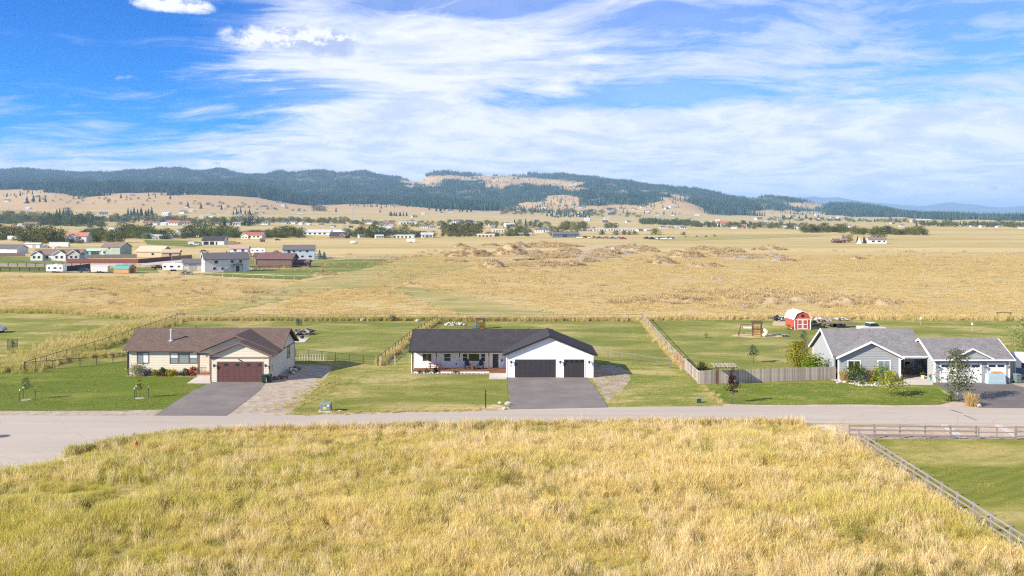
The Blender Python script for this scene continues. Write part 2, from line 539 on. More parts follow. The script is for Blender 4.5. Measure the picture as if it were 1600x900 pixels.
def roofmat(name, c1, c2, course=0.16):
    """asphalt shingles: every tab its own tone, courses as fine relief"""
    m = bpy.data.materials.new(name)
    m.use_nodes = True
    t = NT(m.node_tree)
    b = t.n['Principled BSDF']
    b.inputs['Roughness'].default_value = 0.92
    b.inputs['Specular IOR Level'].default_value = 0.15
    uv = t.node('ShaderNodeTexCoord').outputs['UV']
    br = t.node('ShaderNodeTexBrick')
    t.put(br.inputs['Vector'], uv)
    br.inputs['Scale'].default_value = 1.0
    br.inputs['Brick Width'].default_value = 0.33
    br.inputs['Row Height'].default_value = course
    br.inputs['Mortar Size'].default_value = 0.012
    br.inputs['Color1'].default_value = tuple(c1) + (1,)
    br.inputs['Color2'].default_value = tuple(c2) + (1,)
    br.inputs['Mortar'].default_value = tuple(q * 0.45 for q in c1) + (1,)
    f = t.noise(uv, 0.8, 5, 0.65)
    n2 = t.noise(t.mapping(uv, scale=(1, 2.2, 1)), 3.6, 4, 0.7)
    c = t.mix(t.math('MULTIPLY', t.smooth(n2, 0.35, 0.68), 0.55), br.outputs['Color'], tuple(q * 1.35 for q in c2))
    c = t.mix(t.math('MULTIPLY', t.smooth(f, 0.4, 0.7), 0.4), c, tuple(q * 0.8 for q in c1))
    t.put(b.inputs['Base Color'], c)
    bn = t.node('ShaderNodeBump')
    bn.inputs['Strength'].default_value = 0.6
    bn.inputs['Distance'].default_value = 0.015
    t.put(bn.inputs['Height'], t.math('ADD', br.outputs['Fac'], t.noise(uv, 30, 3, 0.7)))
    t.l.new(bn.outputs[0], b.inputs['Normal'])
    return m


def glassmat(name, tint=(0.02, 0.03, 0.04)):
    m = bpy.data.materials.new(name)
    m.use_nodes = True
    b = m.node_tree.nodes['Principled BSDF']
    b.inputs['Base Color'].default_value = tuple(tint) + (1,)
    b.inputs['Roughness'].default_value = 0.06
    b.inputs['Specular IOR Level'].default_value = 0.7
    return m


# ------------------------------------------------------------------ mesh building


class MB:
    """collects shapes and links them as ONE mesh object"""
    def __init__(self):
        self.v = []; self.f = []; self.uv = []

    def face(self, pts, uv=None):
        k = len(self.v)
        self.v += [tuple(p) for p in pts]
        self.f.append(tuple(range(k, k + len(pts))))
        self.uv.append(uv)

    def mesh8(self, p):
        k = len(self.v)
        self.v += [tuple(q) for q in p]
        for q in ((0, 3, 2, 1), (4, 5, 6, 7), (0, 1, 5, 4), (1, 2, 6, 5), (2, 3, 7, 6), (3, 0, 4, 7)):
            self.f.append(tuple(k + i for i in q)); self.uv.append(None)

    def box(self, x0, x1, y0, y1, z0, z1):
        self.mesh8([(x0, y0, z0), (x1, y0, z0), (x1, y1, z0), (x0, y1, z0), (x0, y0, z1), (x1, y0, z1), (x1, y1, z1), (x0, y1, z1)])
        return self

    def cbox(self, c, sx, sy, sz, rz=0.0, rx=0.0, ry=0.0):
        m = Matrix.Translation(c) @ Euler((rx, ry, rz)).to_matrix().to_4x4()
        p = []
        for z in (-1, 1):
            for x, y in ((-1, -1), (1, -1), (1, 1), (-1, 1)):
                p.append(m @ Vector((x * sx / 2, y * sy / 2, z * sz / 2)))
        self.mesh8(p)
        return self

    def bar(self, a, b, w, h=None, up=(0, 0, 1)):
        a = Vector(a); b = Vector(b); h = h or w
        t = (b - a).normalized()
        u = Vector(up)
        if abs(t.dot(u)) > 0.95:
            u = Vector((0, 1, 0))
        s = t.cross(u).normalized() * (w / 2)
        n = s.cross(t).normalized() * (h / 2)
        self.mesh8([a - s - n, a + s - n, a + s + n, a - s + n, b - s - n, b + s - n, b + s + n, b - s + n])
        return self

    def tube(self, pts, rad, n=8, cap=True):
        pts = [Vector(p) for p in pts]
        if not hasattr(rad, '__len__'):
            rad = [rad] * len(pts)
        k0 = len(self.v)
        for i, p in enumerate(pts):
            t = (pts[min(i + 1, len(pts) - 1)] - pts[max(i - 1, 0)]).normalized()
            u = Vector((0, 0, 1)) if abs(t.z) < 0.9 else Vector((0, 1, 0))
            a = t.cross(u).normalized(); b = a.cross(t)
            for q in range(n):
                w = 2 * PI * q / n
                self.v.append(tuple(p + (a * math.cos(w) + b * math.sin(w)) * rad[i]))
        for i in range(len(pts) - 1):
            for q in range(n):
                self.f.append((k0 + i * n + q, k0 + i * n + (q + 1) % n, k0 + (i + 1) * n + (q + 1) % n, k0 + (i + 1) * n + q))
                self.uv.append(None)
        if cap:
            self.f.append(tuple(k0 + q for q in range(n))[::-1]); self.uv.append(None)
            self.f.append(tuple(k0 + (len(pts) - 1) * n + q for q in range(n))); self.uv.append(None)
        return self

    def extrude(self, poly, axis, a, b):
        """poly in 2D, extruded along axis from a to b; axis x: poly=(y,z); y: poly=(x,z); z: poly=(x,y)"""
        def p3(q, w):
            return {'x': (w, q[0], q[1]), 'y': (q[0], w, q[1]), 'z': (q[0], q[1], w)}[axis]
        n = len(poly); k = len(self.v)
        self.v += [p3(q, a) for q in poly] + [p3(q, b) for q in poly]
        self.f.append(tuple(k + i for i in range(n))); self.uv.append(None)
        self.f.append(tuple(k + n + i for i in range(n))[::-1]); self.uv.append(None)
        for i in range(n):
            j = (i + 1) % n
            self.f.append((k + i, k + n + i, k + n + j, k + j)); self.uv.append(None)
        return self

    def slab(self, q, t):
        """roof slab: four top corners (eave a, eave b, ridge b, ridge a) with shingle uv, thickness t downward"""
        a, b, c, e = [Vector(p) for p in q]
        dn = Vector((0, 0, -t))
        ux = (b - a).normalized()
        nn = ux.cross(e - a).normalized()
        uy = nn.cross(ux)
        self.face([a, b, c, e], [((p - a).dot(ux), (p - a).dot(uy)) for p in (a, b, c, e)])
        self.face([a + dn, e + dn, c + dn, b + dn])
        for p, r in ((a, b), (b, c), (c, e), (e, a)):
            self.face([p, p + dn, r + dn, r], [(0, 0), (0, .05), (1, .05), (1, 0)])
        return self

    def islands(self):
        par = list(range(len(self.v)))

        def find(i):
            while par[i] != i:
                par[i] = par[par[i]]; i = par[i]
            return i
        for f in self.f:
            for q in f[1:]:
                par[find(q)] = find(f[0])
        out = {}
        for f, u in zip(self.f, self.uv):
            m, idx = out.setdefault(find(f[0]), (MB(), {}))
            ff = []
            for q in f:
                if q not in idx:
                    idx[q] = len(m.v); m.v.append(self.v[q])
                ff.append(idx[q])
            m.f.append(tuple(ff)); m.uv.append(u)
        return [m for m, _ in out.values()]

    def build(self, name, mat=None, parent=None, smooth=False, loc=None, recalc=True):
        me = mesh_from(self.v, self.f, name, self.uv)
        if recalc:
            import bmesh
            bm = bmesh.new(); bm.from_mesh(me)
            bmesh.ops.recalc_face_normals(bm, faces=bm.faces)
            bm.to_mesh(me); bm.free()
        if smooth:
            me.polygons.foreach_set('use_smooth', [True] * len(me.polygons))
        return link(name, me, mat, parent, loc)


def mesh_from(v, f, name='m', uv=None):
    me = bpy.data.meshes.new(name)
    me.from_pydata([tuple(p) for p in v], [], f)
    if uv is not None and any(q is not None for q in uv):
        l = me.uv_layers.new(name='UVMap')
        flat = []
        for fc, q in zip(f, uv):
            flat += [c for p in (q if q is not None else [(0, 0)] * len(fc)) for c in p]
        l.data.foreach_set('uv', flat)
    me.update()
    return me


def link(name, me, mat=None, parent=None, loc=None):
    if mat is not None and len(me.materials) == 0:
        me.materials.append(mat)
    o = bpy.data.objects.new(name, me)
    C.objects.link(o)
    if parent is not None:
        o.parent = parent
    if loc is not None:
        o.location = loc
    return o


def tag(o, label=None, cat=None, group=None, kind=None):
    if label: o['label'] = label
    if cat: o['category'] = cat
    if group: o['group'] = group
    if kind: o['kind'] = kind
    return o


def thing(name, label, cat, loc=(0, 0, 0), rz=0.0, group=None):
    o = bpy.data.objects.new(name, None)
    o.empty_display_size = 0.3
    C.objects.link(o)
    o.location = loc
    o.rotation_euler = (0, 0, rz)
    return tag(o, label, cat, group)


_kids = {}


def dup(root, loc=None, rz=None, label=None, group=None, scale=None):
    """copy of a thing with its parts and sub-parts (mesh data shared)"""
    def cp(o, par):
        c = o.copy()
        C.objects.link(c)
        if par is not None:
            c.parent = par
        for ch in o.children:
            cp(ch, c)
        return c
    r = cp(root, None)
    if loc is not None: r.location = loc
    if rz is not None: r.rotation_euler = (0, 0, rz)
    if scale is not None: r.scale = scale if hasattr(scale, '__len__') else (scale,) * 3
    if label: r['label'] = label
    if group: r['group'] = group
    return r


def px_poly(pts):
    return [hit(*p) for p in pts]


def rough_edge(poly, step, amp, seed=0):
    out = []
    n = len(poly)
    for i in range(n):
        a, b = poly[i], poly[(i + 1) % n]
        L = (b - a).length
        k = max(1, int(L / step))
        nrm = Vector((-(b - a).y, (b - a).x, 0)).normalized()
        for q in range(k):
            p = a.lerp(b, q / k)
            if q > 0 or True:
                w = float(fbm(p.x * 0.9 + seed * 13.7, p.y * 0.9, seed, 3)) - 0.5
                p = p + nrm * w * 2 * amp
            out.append(p)
    return out


def inside(poly, x, y):
    px = np.array([p[0] for p in poly]); py = np.array([p[1] for p in poly])
    c = np.zeros(len(x), bool)
    j = len(px) - 1
    for i in range(len(px)):
        m = ((py[i] > y) != (py[j] > y)) & (x < (px[j] - px[i]) * (y - py[i]) / (py[j] - py[i] + 1e-12) + px[i])
        c ^= m
        j = i
    return c


def sheet(name, poly, z, mat, label=None, jit=0.0, step=0.6, seed=0):
    if jit > 0:
        poly = rough_edge(poly, step, jit, seed)
    m = MB()
    m.face([(p[0], p[1], 0) for p in poly])
    me = mesh_from(m.v, m.f, name)
    if me.polygons[0].normal.z < 0:
        me.flip_normals()
    o = link(name, me, mat, None, (0, 0, z))
    tag(o, label, None, None, 'structure')
    return o, poly


# ---- instanced stuff (grass, forest): geometry nodes placing small source meshes on a cloud of points


def scatter(name, pts, rz, sc, srcs, label, cat, tilt=None, seed=0):
    me = bpy.data.meshes.new(name)
    me.vertices.add(len(pts))
    me.vertices.foreach_set('co', np.asarray(pts, np.float32).ravel())
    rng = np.random.default_rng(seed)
    rot = np.zeros((len(pts), 3), np.float32)
    rot[:, 2] = rz
    if tilt is not None:
        rot[:, :2] = tilt
    a = me.attributes.new('rot', 'FLOAT_VECTOR', 'POINT'); a.data.foreach_set('vector', rot.ravel())
    sc = np.asarray(sc, np.float32)
    if sc.ndim == 1:
        sc = np.repeat(sc[:, None], 3, 1)
    a = me.attributes.new('sca', 'FLOAT_VECTOR', 'POINT'); a.data.foreach_set('vector', sc.ravel())
    a = me.attributes.new('pick', 'INT', 'POINT'); a.data.foreach_set('value', rng.integers(0, len(srcs), len(pts)).astype(np.int32))
    col = bpy.data.collections.new(name + '_sources')
    for s in srcs:
        col.objects.link(s)
    o = bpy.data.objects.new(name, me)
    C.objects.link(o)
    tag(o, label, cat, None, 'stuff')
    ng = bpy.data.node_groups.new(name, 'GeometryNodeTree')
    ng.interface.new_socket('Geometry', in_out='INPUT', socket_type='NodeSocketGeometry')
    ng.interface.new_socket('Geometry', in_out='OUTPUT', socket_type='NodeSocketGeometry')
    N = ng.nodes
    gi = N.new('NodeGroupInput'); go = N.new('NodeGroupOutput')
    ip = N.new('GeometryNodeInstanceOnPoints')
    ci = N.new('GeometryNodeCollectionInfo')
    ci.inputs['Collection'].default_value = col
    ci.inputs['Separate Children'].default_value = True
    ci.inputs['Reset Children'].default_value = True
    ip.inputs['Pick Instance'].default_value = True

    def attr(nm, typ):
        n = N.new('GeometryNodeInputNamedAttribute')
        n.data_type = typ
        n.inputs['Name'].default_value = nm
        return n.outputs['Attribute']
    L = ng.links
    L.new(gi.outputs[0], ip.inputs['Points'])
    L.new(ci.outputs[0], ip.inputs['Instance'])
    L.new(attr('pick', 'INT'), ip.inputs['Instance Index'])
    er = N.new('FunctionNodeEulerToRotation')
    L.new(attr('rot', 'FLOAT_VECTOR'), er.inputs[0])
    L.new(er.outputs[0], ip.inputs['Rotation'])
    L.new(attr('sca', 'FLOAT_VECTOR'), ip.inputs['Scale'])
    L.new(ip.outputs[0], go.inputs[0])
    md = o.modifiers.new('scatter', 'NODES')
    md.node_group = ng
    return o


def source(name, v, f, mat, smooth=False):
    me = mesh_from(v, f, name)
    me.materials.append(mat)
    if smooth:
        me.polygons.foreach_set('use_smooth', [True] * len(me.polygons))
    return bpy.data.objects.new(name, me)


def tuft(seed, n, rad, h, w, lean=0.35, wind=(0.15, 0.0), heads=0.0):
    rng = random.Random(seed)
    v = []; f = []
    for i in range(n):
        a = rng.uniform(0, 2 * PI); r = rad * math.sqrt(rng.random())
        bx, by = r * math.cos(a), r * math.sin(a)
        hh = h * rng.uniform(0.5, 1.05)
        la = rng.uniform(0, 2 * PI); ll = lean * hh * rng.uniform(0.2, 1.0)
        dx = math.cos(la) * ll + wind[0] * hh; dy = math.sin(la) * ll + wind[1] * hh
        fa = rng.uniform(0, PI); wx, wy = math.cos(fa) * w / 2, math.sin(fa) * w / 2
        k = len(v)
        v += [(bx - wx, by - wy, -0.03), (bx + wx, by + wy, -0.03),
              (bx + dx * .35 - wx * .8, by + dy * .35 - wy * .8, hh * .55), (bx + dx * .35 + wx * .8, by + dy * .35 + wy * .8, hh * .55)]
        f.append((k, k + 1, k + 3, k + 2))
        if rng.random() < heads:
            q = 1.5
            v += [(bx + dx * .8 - wx * q, by + dy * .8 - wy * q, hh * .85), (bx + dx * .8 + wx * q, by + dy * .8 + wy * q, hh * .85), (bx + dx, by + dy, hh)]
            f.append((k + 2, k + 3, k + 5, k + 4)); f.append((k + 4, k + 5, k + 6))
        else:
            v.append((bx + dx, by + dy, hh * .98))
            f.append((k + 2, k + 3, k + 4))
    return v, f
# ------------------------------------------------------------------ ground, far hills, haze
BALD = [(660, 286, 38, 7), (690, 279, 60, 5), (800, 284, 60, 9), (865, 289, 45, 8), (760, 279, 40, 5), (880, 312, 34, 8), (935, 314, 16, 5), (1052, 318, 34, 12), (860, 322, 60, 7), (1000, 330, 120, 8),
        (1260, 322, 38, 7), (1230, 333, 70, 6), (160, 286, 14, 3), (1010, 300, 16, 4), (1030, 305, 12, 4), (955, 289, 14, 3), (1175, 310, 12, 4), (975, 300, 12, 4), (900, 296, 25, 5), (1130, 330, 8, 3), (480, 300, 8, 3), (1195, 322, 16, 4)]


def forest_mask(x, y):
    """0..1 how thickly the slope is wooded at a place"""
    x = np.asarray(x, float); y = np.asarray(y, float)
    p = 800 + F * x / y
    z = height(x, y)
    s = HORIZON + F * (CAM_H - z) / y
    base = np.interp(p, [-400, 0, 60, 75, 130, 200, 300, 400, 440, 490, 560, 640, 700, 760, 800, 860, 900, 960, 1040, 1090, 1110, 1180, 1230, 1290, 1330, 1400, 1480, 1600],
                     [300, 299, 297, 300, 308, 303, 303, 309, 317, 322, 318, 322, 326, 331, 323, 320, 322, 320, 318, 326, 337, 337, 333, 336, 338, 340, 343, 345])
    wob = (fbm(x / 160, y / 260, 31, 4) - 0.5) * 7
    m = np.clip((base + wob - s) / 2.0, 0, 1)
    # bare gap between the near wooded rise and the slope on the left
    for (bx, by, rx, ry) in BALD:
        q = ((p - bx) / rx) ** 2 + ((s - by) / ry) ** 2
        q = q + (fbm(x / 120, y / 200, 41, 4) - 0.5) * 2.4
        m = np.minimum(m, np.clip((q - 0.75) * 2.0, 0.0, 1))
    m = np.where(y < 2700 * KY, 0, m)
    return m


def build_ground():
    ys = np.concatenate([np.arange(-60, 200, 10), np.arange(200, 900, 25), np.arange(900, 2600, 45), np.arange(2600, 5400, 40), np.arange(5400, 6600, 45), np.arange(6600, 10000, 200), np.geomspace(10000, 33000, 16)]) * KY
    t = np.linspace(-1, 1, 421)
    Y, T = np.meshgrid(ys, t, indexing='ij')
    X = T * 1.05 * np.maximum(Y, 900 * KY)
    Z = height(X.ravel(), Y.ravel()).reshape(X.shape)
    fm = forest_mask(X.ravel(), np.maximum(Y.ravel(), 1))
    nr, nc = X.shape
    me = bpy.data.meshes.new('ground')
    me.vertices.add(nr * nc)
    me.vertices.foreach_set('co', np.stack([X, Y, Z], -1).astype(np.float32).ravel())
    i = (np.arange(nr - 1)[:, None] * nc + np.arange(nc - 1)[None]).ravel()
    q = np.stack([i, i + 1, i + 1 + nc, i + nc], -1).astype(np.int32)
    me.loops.add(q.size)
    me.loops.foreach_set('vertex_index', q.ravel())
    me.polygons.add(len(q))
    me.polygons.foreach_set('loop_start', np.arange(0, q.size, 4, dtype=np.int32))
    me.polygons.foreach_set('use_smooth', np.ones(len(q), bool))
    a = me.attributes.new('forest', 'FLOAT', 'POINT')
    a.data.foreach_set('value', fm.astype(np.float32))
    me.update(calc_edges=True)
    me.validate()
    return tag(link('ground', me, groundmat()), 'dry golden valley floor rising to wooded hills', None, None, 'structure')


build_ground()

# far blue mountain range
ps = np.arange(500, 2600, 6.0)
sk = np.interp(ps, [500, 1150, 1200, 1240, 1270, 1290, 1310, 1345, 1400, 1440, 1460, 1485, 1520, 1560, 1600, 1700, 1900, 2200, 2600], [325, 312, 309, 309.5, 307, 309, 308, 314, 319, 323, 320, 316.5, 320, 324, 322, 316, 320, 314, 325])
sk = sk + (fbm(ps / 30, ps * 0 + .5, 61, 4) - .5) * 3
v = []; f = []
rows = [(19000, 1.0), (20000, 0.75), (21300, 0.45), (23000, 0.0)]
for yy, k in rows:
    for p, s in zip(ps, sk):
        rid = CAM_H + (HORIZON - s) * 23000 / F
        ww = 1 - k
        v.append(((p - 800) * yy / F, yy, -30 + (rid + 30) * (ww ** 0.8) * (1 - 0.25 * k * float(vnoise(p / 25, yy / 900, 3)))))
n = len(ps)
for p, s in zip(ps, sk):
    v.append(((p - 800) * 24500 / F, 24500, -30))
for r in range(4):
    for i in range(n - 1):
        f.append((r * n + i, r * n + i + 1, (r + 1) * n + i + 1, (r + 1) * n + i))
tag(link('distant_mountains', mesh_from(v, f, 'distant_mountains'), worldmat('mountain_forest', (0.05, 0.07, 0.05), (0.10, 0.11, 0.07), 0.002, fine=0.01)), 'blue mountain range far beyond the valley', None, None, 'structure')

# the air: one closed box of thin even haze
hb = MB().box(-52000, 52000, -200, 46000, -40, 580).build('haze', None)
hm = bpy.data.materials.new('haze')
hm.use_nodes = True
h = NT(hm.node_tree)
h.n.clear()
pv = h.node('ShaderNodeVolumePrincipled')
pv.inputs['Color'].default_value = (0.44, 0.69, 1.0, 1)
pv.inputs['Density'].default_value = 6.0e-5
pv.inputs['Anisotropy'].default_value = 0.0
ho = h.node('ShaderNodeOutputMaterial')
h.l.new(pv.outputs[0], ho.inputs['Volume'])
hb.data.materials.append(hm)
tag(hb, 'pale blue haze over the valley', None, None, 'stuff')

# ------------------------------------------------------------------ forest on the hills (one wooded mass)
FOREST = leafmat('conifer_needles', (0.011, 0.036, 0.026), (0.078, 0.130, 0.070), 0.42, 0.013, 0.15)


def conifer_geo(rng, x, y, z, h, r, v, f, tiers=4, n=6):
    for k in range(tiers):
        z0 = h * (0.10 + 0.80 * k / tiers)
        z1 = min(h, z0 + h * 0.90 / tiers * 1.75)
        rr = r * (1 - 0.82 * k / tiers)
        b = len(v)
        a0 = rng.uniform(0, 6)
        for q in range(n):
            a = a0 + 2 * PI * q / n
            rq = rr * rng.uniform(0.6, 1.15)
            v.append((x + rq * math.cos(a), y + rq * math.sin(a), z + z0 - rng.uniform(0, .06) * h))
        v.append((x + rng.uniform(-.05, .05) * r, y, z + z1))
        for q in range(n):
            f.append((b + q, b + (q + 1) % n, b + n))


srcs = []
for sidx in range(5):
    rng = random.Random(100 + sidx)
    v = []; f = []
    for k in range(14):
        conifer_geo(rng, rng.uniform(-26, 26), rng.uniform(-26, 26), -3, rng.uniform(13, 29), rng.uniform(2.6, 4.6), v, f, 4, 5)
    srcs.append(source('conifer_grove', v, f, FOREST))
rng = np.random.default_rng(7)
pts = []
for (y0, y1, sp) in ((2850 * KY, 3500 * KY, 24), (3500 * KY, 4600 * KY, 30), (4600 * KY, 6400 * KY, 37)):
    n = int((y1 - y0) * (y0 + y1) / 2 * 1.7 / sp ** 2)
    yy = y0 + (y1 - y0) * rng.random(n)
    xx = (rng.random(n) * 2 - 1) * 0.85 * yy
    keep = (np.abs(xx) < 0.70 * yy)
    xx, yy = xx[keep], yy[keep]
    m = forest_mask(xx, yy)
    m = m * (0.42 + 0.58 * np.clip((fbm(xx / 190, yy / 280, 71, 4) - 0.36) * 5, 0, 1))
    keep = rng.random(len(xx)) < m
    xx, yy = xx[keep], yy[keep]
    pts.append(np.stack([xx, yy, height(xx, yy)], -1))
pts = np.concatenate(pts)
print('forest groves', len(pts))
scatter('hill_forest', pts, rng.random(len(pts)) * 6.28, np.stack([rng.uniform(0.8, 1.1, len(pts))] * 2 + [rng.uniform(.85, 1.4, len(pts)) * np.interp(pts[:, 1], [4000, 5200], [1.3, 1.0])], -1), srcs, 'dark conifer forest covering the hills', 'forest', seed=3)
# single trees strewn over the bare patches
srcs = []
for sidx in range(4):
    rr = random.Random(200 + sidx)
    v = []; f = []
    conifer_geo(rr, 0, 0, -1, rr.uniform(17, 24), rr.uniform(3.4, 4.8), v, f, 5, 6)
    srcs.append(source('scattered_conifer', v, f, FOREST))
n = 16000
yy = KY * (2700 + 3500 * rng.random(n))
xx = (rng.random(n) * 2 - 1) * 0.63 * yy
s = HORIZON + F * (CAM_H - height(xx, yy)) / yy
keep = (s < 336) & (forest_mask(xx, yy) < 0.5) & (rng.random(n) < np.clip((fbm(xx / 180, yy / 240, 91, 3) - 0.42) * 5, 0.0, 1) * np.clip((yy - 2700 * KY) / 1000, 0.04, 0.8))
xx, yy = xx[keep], yy[keep]
scatter('scattered_conifers', np.stack([xx, yy, height(xx, yy)], -1), rng.random(len(xx)) * 6.28, rng.uniform(0.6, 1.15, len(xx)), srcs, 'thin scatter of conifers over the bare slopes', 'forest', seed=5)
# ------------------------------------------------------------------ near ground: road, lawns, gravel, drives
ASPHALT = worldmat('road_asphalt', (0.405, 0.345, 0.283), (0.47, 0.405, 0.335), 0.10, (0.33, 0.275, 0.228), 9.0, 0.9, 0.25, 0.5, stretch=(0.25, 1.3, 0))
DRIVE_A = worldmat('drive_asphalt', (0.165, 0.142, 0.132), (0.225, 0.195, 0.178), 0.30, (0.30, 0.262, 0.23), 9.0, 0.9, 0.3, 0.5, thr3=(0.60, 0.74))
DRIVE_B = worldmat('dark_asphalt', (0.13, 0.114, 0.108), (0.175, 0.155, 0.145), 0.30, (0.26, 0.23, 0.22), 9.0, 0.9, 0.3, 0.5, thr3=(0.60, 0.74))
GRAVEL = worldmat('grey_gravel', (0.31, 0.25, 0.19), (0.48, 0.41, 0.335), 0.9, (0.30, 0.225, 0.125), 2.4, 0.95, 1.0, 0.85, thr3=(0.48, 0.66))
PINKGRAVEL = worldmat('pink_gravel', (0.42, 0.32, 0.26), (0.54, 0.43, 0.37), 0.6, (0.34, 0.25, 0.16), 5.0, 0.95, 0.9, 0.4)
BROWNGRAVEL = worldmat('brown_gravel', (0.40, 0.28, 0.19), (0.55, 0.43, 0.34), 1.4, (0.34, 0.22, 0.14), 5.0, 0.95, 1.0, 0.5)
CONCRETE = worldmat('concrete', (0.47, 0.425, 0.38), (0.56, 0.51, 0.46), 0.4, None, 6.0, 0.85, 0.15)
DIRT = worldmat('bare_dirt', (0.30, 0.23, 0.17), (0.40, 0.32, 0.25), 0.5, (0.46, 0.38, 0.22), 4.0, 0.95, 0.9, 0.6)
SAND = worldmat('straw_patch', (0.47, 0.37, 0.20), (0.54, 0.44, 0.27), 0.5, None, 4.0, 0.95, 0.6)
LAWN_RICH = lawnmat('lawn_rich', (0.095, 0.145, 0.014), (0.165, 0.20, 0.026), (0.36, 0.31, 0.10), 0.23, 0.10, 0.35, 8)
LAWN_MID = lawnmat('lawn_mid', (0.135, 0.165, 0.028), (0.245, 0.24, 0.064), (0.43, 0.345, 0.145), 0.345, 0.12, 0.25, 12)
LAWN_DRY = lawnmat('lawn_dry', (0.145, 0.17, 0.028), (0.255, 0.245, 0.064), (0.46, 0.36, 0.165), 0.375, 0.10, 0.25, -6)

road_px = [(-260, 650), (250, 649.5), (430, 645.5), (640, 642), (950, 636.5), (1150, 634.5), (1500, 636.5), (1900, 640),
           (1900, 668), (1640, 667), (1290, 662), (1000, 664), (700, 668), (420, 675), (300, 680), (180, 694), (130, 710), (95, 726), (0, 742), (-260, 800)]
sheet('road', px_poly(road_px), 0.020, ASPHALT, 'pale grey asphalt road passing the houses', 0.10, 1.5, 1)
sheet('road_shoulder', px_poly([(-120, 641), (58, 641.5), (150, 641), (250, 636), (262, 639), (250, 651), (-120, 652)]), 0.012, GRAVEL, 'grey gravel shoulder below the corner lawn', 0.12, 0.6, 2)
sheet('gravel_yard', px_poly([(404, 606), (424, 588), (438, 574), (452, 571), (520, 573), (512, 590), (498, 603), (486, 616), (470, 628), (440, 640), (425, 648), (356, 650)]), 0.016, GRAVEL, 'grey gravel parking strip beside the tan house', 0.35, 0.5, 3)
sheet('dirt_strip', px_poly([(425, 640), (470, 628), (496, 612), (512, 620), (480, 638), (456, 649), (400, 650)]), 0.018, DIRT, 'scruffy bare dirt at the edge of the gravel strip', 0.4, 0.4, 4)
sheet('gravel_yard', px_poly([(924, 590), (918, 580), (926, 569), (968, 572), (986, 586), (978, 604), (962, 616), (950, 627), (940, 612)]), 0.016, worldmat('pink_dirt', (0.32, 0.25, 0.195), (0.45, 0.365, 0.295), 0.6, (0.30, 0.24, 0.15), 5.0, 0.95, 0.9, 0.7), 'bare gravel patch beside the double garage', 0.3, 0.5, 5)
sheet('road_shoulder', px_poly([(1124, 636), (1130, 631), (1160, 632.5), (1230, 633), (1330, 632), (1400, 633.5), (1470, 632.5), (1490, 627), (1510, 630), (1530, 634), (1534, 639), (1124, 638)]), 0.012, PINKGRAVEL, 'pinkish gravel verge along the road', 0.08, 0.5, 6)
sheet('gravel_yard', px_poly([(1296, 664), (1900, 664), (1900, 690), (1330, 690), (1310, 680)]), 0.010, BROWNGRAVEL, 'brown gravel behind the grey rail fence', 0.1, 0.8, 7)

# lawns
sheet('meadow', [Vector((-60, 30, 0)), Vector((-60, 66, 0))] + px_poly([(-60, 750), (0, 740), (95, 724), (170, 697), (300, 683), (700, 670), (1000, 666), (1285, 668), (1312, 682), (1420, 757), (1600, 884)]) + [Vector((44, 30, 0))], 0.005, worldmat('meadow_floor', (.30, .235, .085), (.42, .335, .145), .35, (.27, .245, .06), 2.0, .95, 1.0, .7), 'matted floor of the unmown meadow', .3, 1.0, 3)
sheet('yard_ground', px_poly([(-160, 560), (60, 556), (275, 502), (1010, 501), (1900, 502), (1900, 640), (1130, 637), (-160, 645)]), 0.006, LAWN_MID, 'rough grass between the lots', 0, 1, 7)
lawn_left, LL = sheet('lawn', px_poly([(-140, 584), (38, 582), (120, 573), (200, 563.5), (206, 588), (316, 590), (330, 596), (255, 640), (180, 642), (60, 642), (-140, 642)]), 0.026, LAWN_RICH, 'rich green front lawn of the tan house', 0.10, 0.5, 8)
lawn_lb, LB = sheet('lawn', px_poly([(40, 579), (120, 550), (275, 503), (482, 507), (679, 500.5), (592, 570), (463, 557), (330, 560), (200, 563)]), 0.022, LAWN_MID, 'fenced back lawn behind the tan house', 0.12, 0.8, 9)
lawn_far, LFAR = sheet('lawn', px_poly([(-160, 488), (90, 489), (238, 498), (190, 514), (110, 536), (58, 553), (-160, 556)]), 0.022, LAWN_DRY, 'dry green lawn beyond the diagonal link fence', 0.5, 0.8, 10)
lawn_cb, CB = sheet('lawn', px_poly([(684, 503), (1004, 502), (1068, 577), (930, 556), (780, 560), (645, 566), (594, 572)]), 0.022, LAWN_MID, 'fenced back lawn behind the white house', 0.12, 0.8, 11)
lawn_cf, CF = sheet('lawn', px_poly([(592, 572), (645, 566), (650, 585), (792, 590), (796, 640), (640, 642.5), (452, 647), (470, 630), (496, 612), (520, 573), (463, 557)]), 0.024, LAWN_DRY, 'patchy front lawn of the white house', 0.10, 0.5, 12)
lawn_cr, CR = sheet('lawn', px_poly([(926, 570), (924, 556), (1068, 577), (1096, 601), (1128, 630), (1130, 635), (952, 637), (946, 628), (924, 592)]), 0.014, lawnmat('lawn_mixed', (0.13, 0.17, 0.022), (0.225, 0.235, 0.055), (0.48, 0.38, 0.17), 0.37, 0.16, 0.3, -30), 'mixed green and straw lawn between the white house and plank fence', 0.10, 0.5, 13)
lawn_rb, RB = sheet('lawn', px_poly([(1030, 500), (1230, 500), (1600, 501), (1900, 503), (1900, 575), (1600, 570), (1310, 577), (1098, 602), (1072, 577)]), 0.022, LAWN_MID, 'wide back lawn with playset and red shed', 0.25, 0.8, 14)
lawn_rf, RF = sheet('lawn', px_poly([(1098, 603), (1310, 597), (1382, 606), (1462, 604), (1480, 618), (1492, 627), (1468, 632), (1400, 633), (1330, 631), (1230, 632.5), (1140, 631)]), 0.026, LAWN_RICH, 'deep green front lawn of the grey house', 0.06, 0.5, 15)
